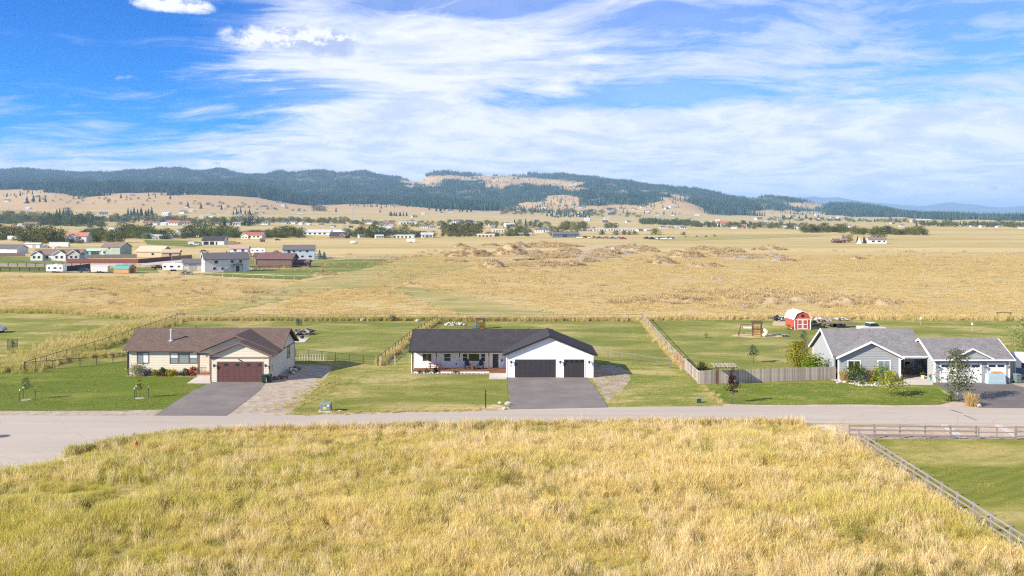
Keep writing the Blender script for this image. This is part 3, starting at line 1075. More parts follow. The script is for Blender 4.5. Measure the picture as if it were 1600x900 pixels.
lawn_co, CO = sheet('lawn', px_poly([(1340, 686), (1900, 688), (1900, 1010), (1800, 1010), (1600, 862), (1480, 782)]), 0.024, lawnmat('lawn_corner', (0.135, 0.16, 0.02), (0.25, 0.24, 0.055), (0.43, 0.34, 0.135), 0.32, 0.10, 0.3, -35), 'corner lawn enclosed by the grey rail fence', 0.10, 0.5, 16)

for pts, lab in (([(1150, 522), (1215, 522), (1230, 526), (1170, 528), (1145, 525)], 'sandy play area under the playset'),
                 ([(1210, 494), (1232, 494), (1232, 510), (1208, 509)], 'straw patch beside the red shed'),
                 ([(750, 636), (770, 632), (795, 635), (797, 641), (752, 641)], 'bare verge under the black lamp post')):
    sheet('bare_patch', px_poly(pts), 0.033, SAND, lab, 0.5, 0.3, int(pts[0][0]))

# drives and walks
sheet('driveway', px_poly([(329, 597), (415, 597.5), (404, 612), (354, 650), (240, 649.5), (300, 612)]), 0.038, DRIVE_A, 'asphalt driveway of the tan house', 0.06, 0.6, 21)
sheet('driveway', px_poly([(793, 590), (918, 590), (932, 608), (950, 637), (797, 640)]), 0.038, DRIVE_A, 'asphalt driveway of the white house', 0.06, 0.6, 22)
sheet('driveway', px_poly([(1461, 598), (1581, 598.5), (1600, 606), (1700, 616), (1700, 639), (1530, 637.5), (1494, 624)]), 0.036, DRIVE_B, 'dark asphalt driveway of the grey house', 0.06, 0.6, 23)
sheet('driveway', px_poly([(1580, 600), (1640, 600), (1760, 625), (1700, 616), (1600, 606)]), 0.042, GRAVEL, 'gravel parking strip under the motorhome', 0.1, 0.6, 24)
sheet('bare_patch', px_poly([(1568, 560), (1900, 560), (1900, 603), (1584, 603)]), 0.028, DIRT, 'bare earth under and behind the motorhome', 0.2, 0.6, 25)


def walk(pts, lab, th=0.10, mat=None):
    p = px_poly(pts)
    m = MB()
    m.extrude([(q.x, q.y) for q in p], 'z', -0.05, th)
    return tag(m.build('walkway', mat or CONCRETE), lab, None, None, 'structure')


walk([(293, 599.5), (329, 599.5), (329, 594), (305, 591)], 'concrete walk at the tan house steps')
walk([(764.5, 592.5), (791.5, 592.5), (791.5, 584), (764.5, 584)], 'concrete walk before the white porch')
walk([(1413, 601.5), (1458.5, 601.5), (1458.5, 592.5), (1435, 586), (1408, 586.5)], 'concrete walk before the grey porch')
sheet('garden_bed', px_poly([(1296, 594), (1310, 590), (1404, 592), (1412, 601), (1385, 604), (1350, 603), (1318, 599)]), 0.03, worldmat('bed_stone', (0.40, 0.34, 0.30), (0.58, 0.53, 0.48), 1.2, (0.2, 0.15, 0.10), 5, 0.9, 0.9, 0.5), 'stony planting bed before the grey house', 0.15, 0.4, 26)
sheet('garden_bed', px_poly([(196, 588.5), (310, 588.5), (310, 584), (200, 584)]), 0.03, DIRT, 'mulched bed along the tan house', 0.05, 0.4, 27)
sheet('garden_bed', px_poly([(640, 585.5), (764, 585.5), (764, 582), (642, 582)]), 0.03, DIRT, 'stone edged bed along the white porch', 0.05, 0.4, 28)
# concrete strips in the gravel, lower right
for a in ([(1471, 664.5), (1480, 664.5), (1512, 686), (1500, 686)], [(1555, 664.5), (1564, 664.5), (1600, 684), (1588, 684)], [(1256, 664.5), (1294, 664.5), (1313, 680), (1290, 672)]):
    p = px_poly(a)
    tag(MB().extrude([(q.x, q.y) for q in p], 'z', -0.05, 0.06).build('kerb_strip', CONCRETE), 'pale concrete strip crossing the roadside gravel', None, None, 'structure')

# ------------------------------------------------------------------ house building kit
GLASS = glassmat('window_glass')
GLASS_BLUE = glassmat('curtained_glass', (0.20, 0.25, 0.27))
GLASS_GREEN = glassmat('reflecting_glass', (0.03, 0.045, 0.02))
BLIND = pmat('white_blind', (0.62, 0.64, 0.66), 0.6)


class House:
    """everything is given in world coordinates; parts are stored relative to the house's base"""
    def __init__(self, name, label, cat, base):
        self.r = thing(name, label, cat, base)
        self.b = Vector(base)

    SPLIT = ('fascia', 'gutter', 'corner_trim', 'trim_board', 'soffit', 'porch_step', 'railing', 'vent_pipe', 'iron_scroll')

    def part(self, mb, name, mat, parent=None, smooth=False, label=None, kind=None):
        if name in self.SPLIT:
            for q in mb.islands():
                o = self.part_one(q, name, mat, parent, smooth, label, kind)
            return o
        return self.part_one(mb, name, mat, parent, smooth, label, kind)

    def part_one(self, mb, name, mat, parent=None, smooth=False, label=None, kind=None):
        mb.v = [tuple(Vector(p) - self.b) for p in mb.v]
        o = mb.build(name, mat, parent or self.r, smooth)
        if label: o['label'] = label
        if kind: o['kind'] = kind
        return o


def wb(m, ax, c, sg, u0, u1, z0, z1, d0, d1):
    """box on a wall plane; u along the wall, d outward from it"""
    a, b = sorted((c + sg * d0, c + sg * d1))
    if ax == 'y':
        m.box(u0, u1, a, b, z0, z1)
    else:
        m.box(a, b, u0, u1, z0, z1)
    return m


def interval(top, z):
    """where the wall outline is higher than z"""
    lo = hi = None
    for (ua, za), (ub, zb) in zip(top[:-1], top[1:]):
        for u, q in ((ua, za), (ub, zb)):
            if q >= z - 1e-6:
                lo = u if lo is None else min(lo, u); hi = u if hi is None else max(hi, u)
        if (za - z) * (zb - z) < 0:
            u = ua + (ub - ua) * (z - za) / (zb - za)
            lo = u if lo is None else min(lo, u); hi = u if hi is None else max(hi, u)
    return lo, hi


def siding(H, ax, c, sg, z0, top, openings, mat, course=0.20, back=0.14, backmat=None):
    zt = max(q[1] for q in top)
    w = MB()
    poly = [(top[0][0], z0)] + list(top) + [(top[-1][0], z0)]
    a, b = (c - sg * 0.004, c - sg * back)
    if ax == 'y':
        w.extrude(poly, 'y', a, b)
    else:
        w.extrude(poly, 'x', a, b)
    wall = H.part(w, 'wall', backmat or mat)
    s = MB()
    z = z0
    while z < zt - 0.02:
        z2 = min(z + course, zt - 0.005)
        l0, h0 = interval(top, z + 0.001); l1, h1 = interval(top, z2)
        if l0 is None:
            break
        if l1 is None:
            l1 = h1 = (l0 + h0) / 2
        segs = [(l0, h0, l1, h1)]
        for (a0, a1, b0, b1) in openings:
            if b0 < (z + z2) / 2 < b1:
                ns = []
                for (p0, q0, p1, q1) in segs:
                    if a1 <= min(p0, p1) or a0 >= max(q0, q1):
                        ns.append((p0, q0, p1, q1)); continue
                    if a0 > p0: ns.append((p0, a0, p1, a0))
                    if a1 < q0: ns.append((a1, q0, a1, q1))
                segs = ns

        def P(u, zz, dd):
            return (u, c + sg * dd, zz) if ax == 'y' else (c + sg * dd, u, zz)
        for (p0, q0, p1, q1) in segs:
            s.face([P(p0, z, .030), P(q0, z, .030), P(q1, z2, .006), P(p1, z2, .006)])
            s.face([P(p0, z, .003), P(q0, z, .003), P(q0, z, .030), P(p0, z, .030)])
        z = z2
    o = H.part(s, 'siding', mat, wall)
    o['kind'] = 'stuff'
    return wall


def window(H, ax, c, sg, u0, u1, z0, z1, trim, split=1, horiz=False, tw=0.09, glass=None, sash=None, meet=False):
    m = MB()
    for (a, b, e, f) in ((u0 - tw, u1 + tw, z1, z1 + tw), (u0 - tw, u1 + tw, z0 - tw, z0), (u0 - tw, u0, z0, z1), (u1, u1 + tw, z0, z1)):
        wb(m, ax, c, sg, a, b, e, f, -0.05, 0.05)
    n = split
    w = (u1 - u0) / n
    k = 0.045
    for i in range(1, n):
        wb(m, ax, c, sg, u0 + w * i - k / 2, u0 + w * i + k / 2, z0, z1, -0.03, 0.035)
    if meet:
        wb(m, ax, c, sg, u0, u1, (z0 + z1) / 2 - k / 2, (z0 + z1) / 2 + k / 2, -0.03, 0.04)
    o = H.part(m, 'window', trim)
    gl = glass if isinstance(glass, (list, tuple)) else [glass or GLASS] * (n * (2 if meet else 1))
    i = 0
    for q in range(n):
        for (za, zb) in (((z0, (z0 + z1) / 2 - k / 2), ((z0 + z1) / 2 + k / 2, z1)) if meet else ((z0, z1),)):
            p = wb(MB(), ax, c, sg, u0 + w * q + (k / 2 if q else 0), u0 + w * (q + 1) - (k / 2 if q < n - 1 else 0), za, zb, 0.004, 0.014)
            H.part(p, 'pane', gl[i % len(gl)], o)
            i += 1
    return o


def garage_door(H, c, u0, u1, z0, z1, mat, trim, rows=4, cols=4, winrow=None, glass=None, sg=-1, winset=None, tw=0.10):
    ax = 'y'
    fr = MB()
    wb(fr, ax, c, sg, u0 - tw, u1 + tw, z1, z1 + tw, -0.02, 0.05)
    wb(fr, ax, c, sg, u0 - tw, u0, z0, z1, -0.02, 0.05)
    wb(fr, ax, c, sg, u1, u1 + tw, z0, z1, -0.02, 0.05)
    d = H.part(fr, 'garage_door', trim)
    bk = wb(MB(), ax, c, sg, u0, u1, z0, z1, -0.06, 0.002)
    H.part(bk, 'door_leaf', mat, d)
    ph = (z1 - z0) / rows; pw = (u1 - u0) / cols
    for r_ in range(rows):
        for q in range(cols):
            a, b = u0 + pw * q, u0 + pw * (q + 1)
            e, f = z0 + ph * r_, z0 + ph * (r_ + 1)
            p = MB()
            wb(p, ax, c, sg, a + 0.004, b - 0.004, e + 0.006, f - 0.006, 0.003, 0.012)
            iswin = winrow is not None and r_ == winrow and (winset is None or q in winset)
            if not iswin:
                wb(p, ax, c, sg, a + 0.07, b - 0.07, e + 0.09, f - 0.09, 0.013, 0.022)
            H.part(p, 'panel', mat, d)
            if iswin:
                H.part(wb(MB(), ax, c, sg, a + 0.10, b - 0.10, e + 0.14, f - 0.12, 0.014, 0.026), 'pane', glass or GLASS, d)
    return d


def wall_lamp(H, x, y, z, mat, size=1.0):
    m = MB()
    m.box(x - .07 * size, x + .07 * size, y - .03, y - .002, z - .12 * size, z + .12 * size)
    m.bar((x, y - .03, z + .1 * size), (x, y - .22 * size, z + .16 * size), .04)
    m.box(x - .09 * size, x + .09 * size, y - .31 * size, y - .13 * size, z + .10 * size, z + .15 * size)
    o = H.part(m, 'wall_lamp', mat)
    H.part(MB().tube([(x, y - .22 * size, z + .10 * size), (x, y - .22 * size, z - .14 * size)], [.075 * size, .05 * size], 8), 'lamp_shade', glassmat('lamp_glass', (.12, .11, .09)), o)
    return o


def gable_roof(m, ax, u0, u1, e0, e1, ze, zr, t=0.20, ridge=None, ze1=None, ua=None, ub=None):
    """ax: direction of the ridge ('x' or 'y'); u0..u1 along the ridge; e0,e1 eaves across"""
    rc = (e0 + e1) / 2 if ridge is None else ridge
    ze1 = ze if ze1 is None else ze1

    def P(u, e, z):
        return (u, e, z) if ax == 'x' else (e, u, z)
    ua = u1 if ua is None else ua      # where the eaves end (a valley runs from there to the ridge end)
    ub = u1 if ub is None else ub
    m.slab([P(u0, e0, ze), P(ua, e0, ze), P(u1, rc, zr), P(u0, rc, zr)], t)
    m.slab([P(ub, e1, ze1), P(u0, e1, ze1), P(u0, rc, zr), P(u1, rc, zr)], t)
    return m


def rake(m, ax, at, e0, ze, rc, zr, e1, ze1, w=0.20, d=0.04, lift=0.012):
    """fascia boards up both slopes of a gable; 'at' = outer face plane coordinate"""
    for (a, za) in ((e0, ze), (e1, ze1)):
        def P(e, z, q):
            return (q, e, z) if ax == 'x' else (e, q, z)
        lo, hi = at - d, at + d
        m.mesh8([P(a, za - w, lo), P(rc, zr - w, lo), P(rc, zr - w, hi), P(a, za - w, hi),
                 P(a, za + lift, lo), P(rc, zr + lift, lo), P(rc, zr + lift, hi), P(a, za + lift, hi)])
    return m


# ================================================================== white house (centre)
WHITE = pmat('white_siding', (0.74, 0.74, 0.75), 0.6, 0.02, 2.0)
WTRIM = pmat('white_trim', (0.78, 0.78, 0.78), 0.5, 0.02, 3.0)
BLACKROOF = roofmat('black_shingle', (0.040, 0.037, 0.041), (0.060, 0.055, 0.060))
BLACKTRIM = pmat('black_trim', (0.022, 0.020, 0.022), 0.5)
CHARCOAL = pmat('charcoal_door', (0.040, 0.036, 0.042), 0.45, 0.08, 2.0)
CEDAR = pmat('cedar_stain', (0.20, 0.095, 0.050), 0.7, 0.18, 2.0, 0.3, 30, stretch=(1, 8, 1))
CEDARPOST = pmat('dark_cedar', (0.13, 0.065, 0.040), 0.7, 0.2, 3.0)

H = House('white_house', 'white ranch house with black roof, porch and two dark garage doors', 'house', (-1.5, 116.0, 0))
GX0, GX1, GY = -0.65, 9.72, 111.6
gtop = [(GX0, 2.72), (4.53, 4.87), (GX1, 2.72)]
op = [(0.35 - .1, 5.28 + .1, 0, 2.3), (6.24 - .1, 8.70 + .1, 0, 2.3)]
siding(H, 'y', GY, -1, 0.0, gtop, op, WHITE)
siding(H, 'x', GX1, 1, 0.0, [(GY, 2.72), (118.6, 2.72)], [], WHITE)
siding(H, 'x', GX0, -1, 0.0, [(GY, 2.72), (116.8, 2.72)], [], WHITE)
siding(H, 'y', 118.6, 1, 0.0, gtop, [], WHITE)
m = MB()
for x in (GX0, GX1):
    m.box(x - 0.07, x + 0.07, GY - 0.05, GY + 0.08, 0, 2.60)
m.box(GX0 + .07, .25, GY - 0.035, GY + .01, 0, .12); m.box(5.38, 6.14, GY - 0.035, GY + .01, 0, .12); m.box(8.80, GX1 - .07, GY - .035, GY + .01, 0, .12)
H.part(m, 'corner_trim', WTRIM)
garage_door(H, GY, 0.35, 5.28, 0.02, 2.20, CHARCOAL, WTRIM, 4, 8, 3, glassmat('tinted_glass', (0.012, .011, .013)), winset=())
garage_door(H, GY, 6.24, 8.70, 0.02, 2.20, CHARCOAL, WTRIM, 4, 4, 3, glassmat('tinted_glass', (0.012, .011, .013)), winset=(0, 1, 2, 3))
for x in (-0.12, 5.78, 9.26):
    wall_lamp(H, x, GY - .03, 1.88, BLACKTRIM, 1.25)
H.part(MB().box(-.22, .02, GY - .045, GY - .02, 1.38, 1.47), 'number_plate', BLACKTRIM)
# main block
MX0, MX1, MY, MB_ = -12.3, 4.9, 116.8, 124.0
ow = [(-11.33, -10.05, 1.08, 2.18), (-8.62, -7.65, 1.08, 2.18), (-6.27, -5.52, 1.08, 2.18), (-5.53, -4.03, 1.08, 2.18), (-3.97, -3.29, 1.08, 2.18), (-2.54, -1.6, .3, 2.2)]
siding(H, 'y', MY, -1, 0.30, [(MX0, 2.62), (GX0, 2.62)], ow, WHITE)
siding(H, 'x', MX0, -1, 0.0, [(MY, 2.62), (120.4, 4.5), (MB_, 2.62)], [], WHITE)
siding(H, 'x', MX1, 1, 0.0, [(118.8, 2.62), (120.4, 4.4), (MB_, 2.62)], [], WHITE)
siding(H, 'y', MB_, 1, 0.0, [(MX0, 2.62), (MX1, 2.62)], [], WHITE)
for (a, b, n, me_, g) in ((-11.24, -10.14, 2, False, [GLASS_GREEN, GLASS_GREEN]), (-8.53, -7.74, 1, True, None), (-6.18, -5.61, 1, True, None), (-5.44, -4.12, 1, False, [GLASS_GREEN]), (-3.88, -3.38, 1, True, None)):
    window(H, 'y', MY, -1, a, b, 1.2, 2.12, WTRIM, n, glass=g, meet=me_, tw=0.08)
dm = MB()
wb(dm, 'y', MY, -1, -2.54, -2.44, .34, 2.2, -.02, .05); wb(dm, 'y', MY, -1, -1.70, -1.60, .34, 2.2, -.02, .05); wb(dm, 'y', MY, -1, -2.44, -1.70, 2.09, 2.2, -.02, .05)
door = H.part(dm, 'front_door', WTRIM)
H.part(wb(MB(), 'y', MY, -1, -2.44, -1.70, .36, 2.09, -.03, .02), 'door_leaf', CHARCOAL, door)
H.part(MB().tube([(-1.80, MY - .03, 1.2), (-1.80, MY - .09, 1.2)], .035, 8), 'handle', pmat('brushed_metal', (.5, .48, .45), .35, metal=1), door)
H.part(wb(MB(), 'y', MY, -1, -1.35, -1.2, 1.15, 1.42, .0, .06), 'mailbox', BLACKTRIM)
H.part(wb(MB(), 'y', MY, -1, -7.08, -6.95, .75, .9, .0, .07), 'outlet_cover', BLACKTRIM)
# porch
PY = 114.8
pd = H.part(MB().box(MX0 + .1, GX0 - .02, PY + .05, MY - .02, 0.02, 0.30), 'porch_deck', CEDARPOST)
n = 12
for k in range(n):
    y0 = PY + (MY - PY - .03) * k / n
    H.part(MB().box(MX0 + .05, GX0 - .03, y0 + .006, y0 + (MY - PY) / n - .008, .303, .345), 'deck_board', CEDAR, pd)
H.part(MB().box(MX0 + .05, -2.8, PY - .035, PY - .003, .20, .345), 'rim_board', CEDAR, pd)
H.part(MB().box(MX0 + .05, -2.8, PY - .02, PY + .03, .0, .198), 'porch_skirt', WTRIM)
st = MB()
for k in range(2):
    st.box(-2.78, GX0 - .06, PY - .30 - .30 * (1 - k) + .0, PY + .02 - .002 * k, 0.0 + .002, .115 * (k + 1))
H.part(st, 'porch_step', CEDAR)
for x in (-12.35, -9.37, -6.5, -2.87):
    p = H.part(MB().box(x - .065, x + .065, PY + .02, PY + .15, .346, 2.5), 'porch_post', CEDARPOST)
H.part(MB().box(MX0 + .0, GX0 - .02, PY + .01, PY + .16, 2.501, 2.66), 'porch_beam', CEDARPOST)
H.part(MB().box(MX0 - .1, GX0 - .02, PY - .3, MY - .02, 2.661, 2.68), 'porch_ceiling', WTRIM)
H.part(MB().tube([(MX0 - .1, PY - .15, 2.6), (MX0 - .12, PY - .12, .1)], .045, 6), 'downpipe', WTRIM)
# roofs
EY0, EY1, RY, ZE, ZR = 114.4, 124.4, 119.4, 2.74, 4.92
rm = gable_roof(MB(), 'x', MX0 - .40, MX1 + .35, EY0, EY1, ZE, ZR, .16, RY)
roof = H.part(rm, 'roof', BLACKROOF)
rm = gable_roof(MB(), 'y', GY - .40, 119.0, GX0 - .45, GX1 + .45, 2.84, 5.10, .16, 4.53)
roof2 = H.part(rm, 'garage_roof', BLACKROOF)
m = MB()
rake(m, 'y', GY - .40, GX0 - .45, 2.84, 4.53, 5.10, GX1 + .45, 2.84, .21)
rake(m, 'y', 119.0, GX0 - .45, 2.84, 4.53, 5.10, GX1 + .45, 2.84, .21)
rake(m, 'x', MX0 - .40, EY0, ZE, RY, ZR, EY1, ZE, .21)
H.part(m, 'fascia', BLACKTRIM)
m = MB()
m.box(MX0 - .42, GX0 - .5, EY0 - .10, EY0 + .02, ZE - .14, ZE + .01)
m.box(GX1 + .44, GX1 + .55, GY - .35, 118.9, 2.69, 2.85)
H.part(m, 'gutter', BLACKTRIM)
m = MB()
m.bar((GX0 - .38, GY - .02, 2.62), (GX0 - .04, GY - .02, 2.62), .1, .08)
m.bar((GX1 + .04, GY - .02, 2.62), (GX1 + .40, GY - .02, 2.62), .1, .08)
m.box(MX0 - .4, MX1, EY0 - .0, MY, ZE - .165, ZE - .15)
H.part(m, 'soffit', WTRIM)
m = MB()
for (x, y) in ((-4.2, 120.4), (2.1, 120.1)):
    m.tube([(x, y, 4.2), (x, y, 4.95)], .05, 8)
H.part(m, 'vent_pipe', BLACKTRIM, roof)
H.part(MB().box(MX0 + .02, MX1 - .02, MY + .2, MB_ - .1, .0, .28), 'foundation', CONCRETE)

# ================================================================== tan house (left)
TAN = pmat('tan_siding', (0.58, 0.53, 0.43), 0.65, 0.02, 2.0)
TBROWN = pmat('brown_trim', (0.16, 0.105, 0.085), 0.6, 0.06, 3.0)
BROWNROOF = roofmat('brown_shingle', (0.105, 0.072, 0.060), (0.150, 0.108, 0.092))
MAROON = pmat('maroon_door', (0.112, 0.052, 0.046), 0.5, 0.06, 2.0)
H = House('tan_house', 'tan ranch house with brown roof, maroon garage door and metal flue', 'house', (-38, 114, 0))
AX0, AX1, AGY, AMY, AMB = -46.8, -28.4, 108.7, 113.2, 121.2
gx0 = -35.3
siding(H, 'y', AGY, -1, 0.0, [(gx0, 3.0), (-31.85, 4.50), (AX1, 3.0)], [(-34.55, -29.14, 0, 2.4)], TAN)
siding(H, 'x', gx0, -1, 0.0, [(AGY, 3.0), (AMY, 3.0)], [], TAN)
siding(H, 'x', AX1, 1, 0.0, [(AGY, 3.0), (AMY, 3.02), (117.2, 5.06), (AMB, 3.02)], [(117.0, 118.6, 1.45, 2.9)], TAN)
siding(H, 'x', AX0, -1, 0.0, [(AMY, 3.02), (117.2, 5.06), (AMB, 3.02)], [], TAN)
siding(H, 'y', AMB, 1, 0.0, [(AX0, 2.98), (AX1, 2.98)], [], TAN)
siding(H, 'y', AMY, -1, 0.0, [(AX0, 2.98), (gx0, 2.98)], [(-45.75, -44.27, 1.45, 2.85), (-41.76, -38.33, 1.4, 2.82), (-36.9, -35.9, .5, 2.6)], TAN)
siding(H, 'y', 111.0, -1, 3.02, [(-37.6, 3.03), (-32.97, 4.98), (-28.5, 3.1)], [], TAN)
# trim
m = MB()
for (x, y, t) in ((AX0, AMY, 2.9), (gx0, AGY, 2.9), (AX1, AGY, 2.95)):
    m.box(x - .07, x + .07, y - .05, y + .07, 0, t)
m.box(AX1 - .05, AX1 + .05, AMB - .07, AMB + .05, 0, 2.9)
m.box(gx0 + .07, AX1 - .07, AGY - .04, AGY + .02, 2.74, 2.90)
m.box(AX1 - .02, AX1 + .04, AMY, AMB - .08, 2.90, 3.06)
m.box(-37.6, gx0 - .1, 110.96, 111.05, 2.86, 3.01)
H.part(m, 'trim_board', TBROWN)
garage_door(H, AGY, -34.45, -29.24, 0.02, 2.28, MAROON, TBROWN, 4, 8, 3, winset=(1, 3, 5, 7), tw=.12)
window(H, 'y', AMY, -1, -45.66, -44.36, 1.55, 2.74, TBROWN, 2, glass=[GLASS_BLUE, BLIND])
for (a, b, n, me_, g) in ((-41.67, -40.77, 1, True, [GLASS_BLUE, BLIND]), (-40.62, -39.46, 1, False, [GLASS_BLUE]), (-39.32, -38.42, 1, True, [GLASS_BLUE, BLIND])):
    window(H, 'y', AMY, -1, a, b, 1.52, 2.72, TBROWN, n, meet=me_, glass=g, tw=0.075)
window(H, 'x', AX1, 1, 117.1, 118.5, 1.55, 2.8, TBROWN, 1)
dm = MB()
for (a, b, e, f) in ((-36.9, -36.8, .52, 2.6), (-36.0, -35.9, .52, 2.6), (-36.8, -36.0, 2.5, 2.6)):
    wb(dm, 'y', AMY, -1, a, b, e, f, -.02, .05)
door = H.part(dm, 'front_door', TBROWN)
H.part(wb(MB(), 'y', AMY, -1, -36.8, -36.0, .54, 2.5, -.03, .02), 'door_leaf', pmat('door_brown', (.12, .07, .05), .5), door)
m = MB().box(-37.7, gx0 - .03, 110.9, AMY - .03, .02, .5)
deck = H.part(m, 'porch_deck', pmat('porch_wood', (.33, .17, .10), .7, .15, 3))
st = MB()
for k in range(3):
    st.box(-37.5, gx0 - .06, 110.9 - .30 * (3 - k), 110.9 - .30 * (2 - k) - .004, .003, .13 * (k + 1))
H.part(st, 'porch_step', CONCRETE)
m = MB()
for x in (-37.6, -37.1, -36.6):
    m.bar((x, 110.95, .5), (x, 110.95, 1.35), .05)
m.bar((-37.62, 110.95, 1.35), (-36.55, 110.95, 1.35), .06)
for k in range(8):
    m.bar((-37.5 + k * .125, 110.95, .6), (-37.5 + k * .125, 110.95, 1.33), .02)
H.part(m, 'railing', TBROWN)
H.part(MB().box(-37.6, -37.4, 110.97, 111.17, 0.0, 2.86), 'porch_post', TBROWN)
for x in (-34.85, -28.85):
    wall_lamp(H, x, AGY - .03, 1.92, BLACKTRIM, 1.15)
# wrought iron scroll over the garage door
m = MB()
pts = [(-32.05 + .16 * q / 4, AGY - .05, 2.66 - .02 * q + .05 * math.sin(q * 1.6)) for q in range(14)]
m.tube(pts, .035, 6)
m.tube([(-32.0, AGY - .05, 2.70), (-31.93, AGY - .05, 2.58)], .035, 6)
H.part(m, 'iron_scroll', BLACKTRIM)
H.part(MB().box(AX1 - .0, AX1 + .12, 109.6, 109.95, 1.1, 1.9), 'meter_box', pmat('meter_grey', (.42, .40, .36), .6))
# roofs
rm = gable_roof(MB(), 'x', AX0 - .45, AX1 + .45, 112.75, 121.65, 3.19, 5.33, .16, 117.2)
roof = H.part(rm, 'roof', BROWNROOF)
rm = gable_roof(MB(), 'y', 110.6, 117.15, -37.95, -27.93, 3.20, 5.24, .15, -32.97, ua=113.2, ub=112.9)
H.part(rm, 'entry_roof', BROWNROOF)
rm = gable_roof(MB(), 'y', AGY - .38, 112.2, gx0 - .42, AX1 + .42, 3.15, 4.72, .15, -31.85, ub=110.7)
H.part(rm, 'garage_roof', BROWNROOF)
m = MB()
rake(m, 'y', AGY - .39, gx0 - .42, 3.15, -31.85, 4.72, AX1 + .42, 3.15, .20)
rake(m, 'y', 110.59, -37.95, 3.20, -32.97, 5.24, -27.93, 3.20, .20)
rake(m, 'x', AX1 + .46, 112.75, 3.19, 117.2, 5.33, 121.65, 3.19, .20)
rake(m, 'x', AX0 - .46, 112.75, 3.19, 117.2, 5.33, 121.65, 3.19, .20)
H.part(m, 'fascia', TBROWN)
m = MB()
m.box(AX0 - .45, -37.97, 112.64, 112.76, 3.05, 3.20)
m.box(AX1 + .42, AX1 + .53, AGY - .35, 112.7, 3.01, 3.16)
m.tube([(AX0 - .1, 112.8, 3.05), (AX0 - .1, 113.1, 2.8), (AX0 - .1, 113.1, .1)], .045, 6)
H.part(m, 'gutter', TBROWN)
GALV = pmat('galvanised_steel', (0.62, 0.63, 0.66), 0.35, 0.06, 3, metal=0.6)
m = MB().tube([(-42.05, 114.5, 3.95), (-42.05, 114.5, 5.35)], .13, 12)
fl = H.part(m, 'flue', GALV)
H.part(MB().tube([(-42.05, 114.5, 5.35), (-42.05, 114.5, 5.40), (-42.05, 114.5, 5.54)], [.2, .2, .05], 12), 'flue_cap', GALV, fl)
H.part(MB().tube([(-42.05, 114.5, 4.0), (-42.05, 114.5, 4.2)], [.34, .15], 12), 'flashing', GALV, fl)
H.part(MB().tube([(-40.2, 118.0, 4.8), (-40.2, 118.0, 5.45)], .05, 8), 'vent_pipe', BLACKTRIM)

# ================================================================== grey house (right)
GREY = pmat('grey_siding', (0.305, 0.318, 0.325), 0.65, 0.02, 2.0)
GREYROOF = roofmat('grey_shingle', (0.148, 0.140, 0.144), (0.222, 0.212, 0.216))
H = House('grey_house', 'grey ranch house with white trim, recessed porch and attached garage', 'house', (47, 113, 0))
X0, X1, XF, BY0, BY1 = 38.4, 49.2, 45.9, 110.6, 118.3
FY = 109.95
RYG, ZRG = 114.3, 5.60
siding(H, 'y', FY, -1, 0.0, [(38.7, 2.66), (42.43, 4.42), (XF, 2.66)], [(39.7, 41.3, .95, 2.36), (43.3, 44.85, .95, 2.36)], GREY)
siding(H, 'x', X0, -1, 0.0, [(BY0, 2.95), (RYG, 5.32), (BY1, 2.95)], [], GREY)
siding(H, 'x', XF, 1, 0.0, [(FY, 2.66), (114.2, 2.66)], [], GREY)
siding(H, 'y', 114.4, -1, 0.0, [(XF, 2.7), (50.6, 2.7)], [(47.1, 48.25, .1, 2.25), (48.3, 49.5, .8, 2.25)], GREY)
siding(H, 'x', 50.6, -1, 0.0, [(110.2, 2.7), (114.3, 2.7)], [], GREY)
siding(H, 'y', BY1, 1, 0.0, [(X0, 2.95), (X1, 2.95)], [], GREY)
window(H, 'y', FY, -1, 39.85, 41.2, 1.05, 2.25, WTRIM, 2, tw=.11, glass=[GLASS_GREEN])
window(H, 'y', FY, -1, 43.4, 44.75, 1.05, 2.25, WTRIM, 2, tw=.11, glass=[GLASS_BLUE])
window(H, 'y', 114.4, -1, 48.42, 49.38, .92, 2.12, WTRIM, 1, tw=.11, meet=True, glass=[GLASS, BLIND])
dm = MB()
for (a, b, e, f) in ((47.12, 47.22, .12, 2.2), (48.13, 48.23, .12, 2.2), (47.22, 48.13, 2.1, 2.2)):
    wb(dm, 'y', 114.4, -1, a, b, e, f, -.02, .05)
door = H.part(dm, 'front_door', GREY)
H.part(wb(MB(), 'y', 114.4, -1, 47.22, 48.13, .14, 2.1, -.03, .02), 'door_leaf', pmat('dark_door', (.06, .055, .06), .5), door)
H.part(wb(MB(), 'y', 114.4, -1, 47.62, 48.0, 1.45, 1.85, .021, .035), 'pane', BLIND, door)
H.part(MB().box(XF + .03, 50.57, 110.9, 114.37, .01, .13), 'porch_slab', CONCRETE)
# garage
KX0, KX1, KY_, KB = 49.3, 57.97, 108.2, 115.0
KR = 111.6
siding(H, 'y', KY_, -1, 0.0, [(KX0, 2.72), (KX1, 2.72)], [(49.85, 54.75, 0, 2.35), (55.35, 57.6, 0, 2.35)], GREY)
siding(H, 'x', KX0, -1, 0.0, [(KY_, 2.72), (110.1, 2.72)], [], GREY)
siding(H, 'x', KX0, -1, 2.70, [(KY_, 2.72), (KR, 4.52), (KB, 2.72)], [], GREY)
siding(H, 'x', KX1, 1, 0.0, [(KY_, 2.72), (KR, 4.52), (KB, 2.72)], [], GREY)
siding(H, 'y', KB, 1, 0.0, [(KX0, 2.72), (KX1, 2.72)], [], GREY)
WDOOR = pmat('white_door', (0.76, 0.75, 0.76), 0.5, 0.02, 2)
garage_door(H, KY_, 49.97, 54.63, .02, 2.22, WDOOR, WTRIM, 4, 4, 3, winset=(0, 1, 2, 3))
garage_door(H, KY_, 55.47, 57.5, .02, 2.22, WDOOR, WTRIM, 4, 2, 3, winset=(0, 1))
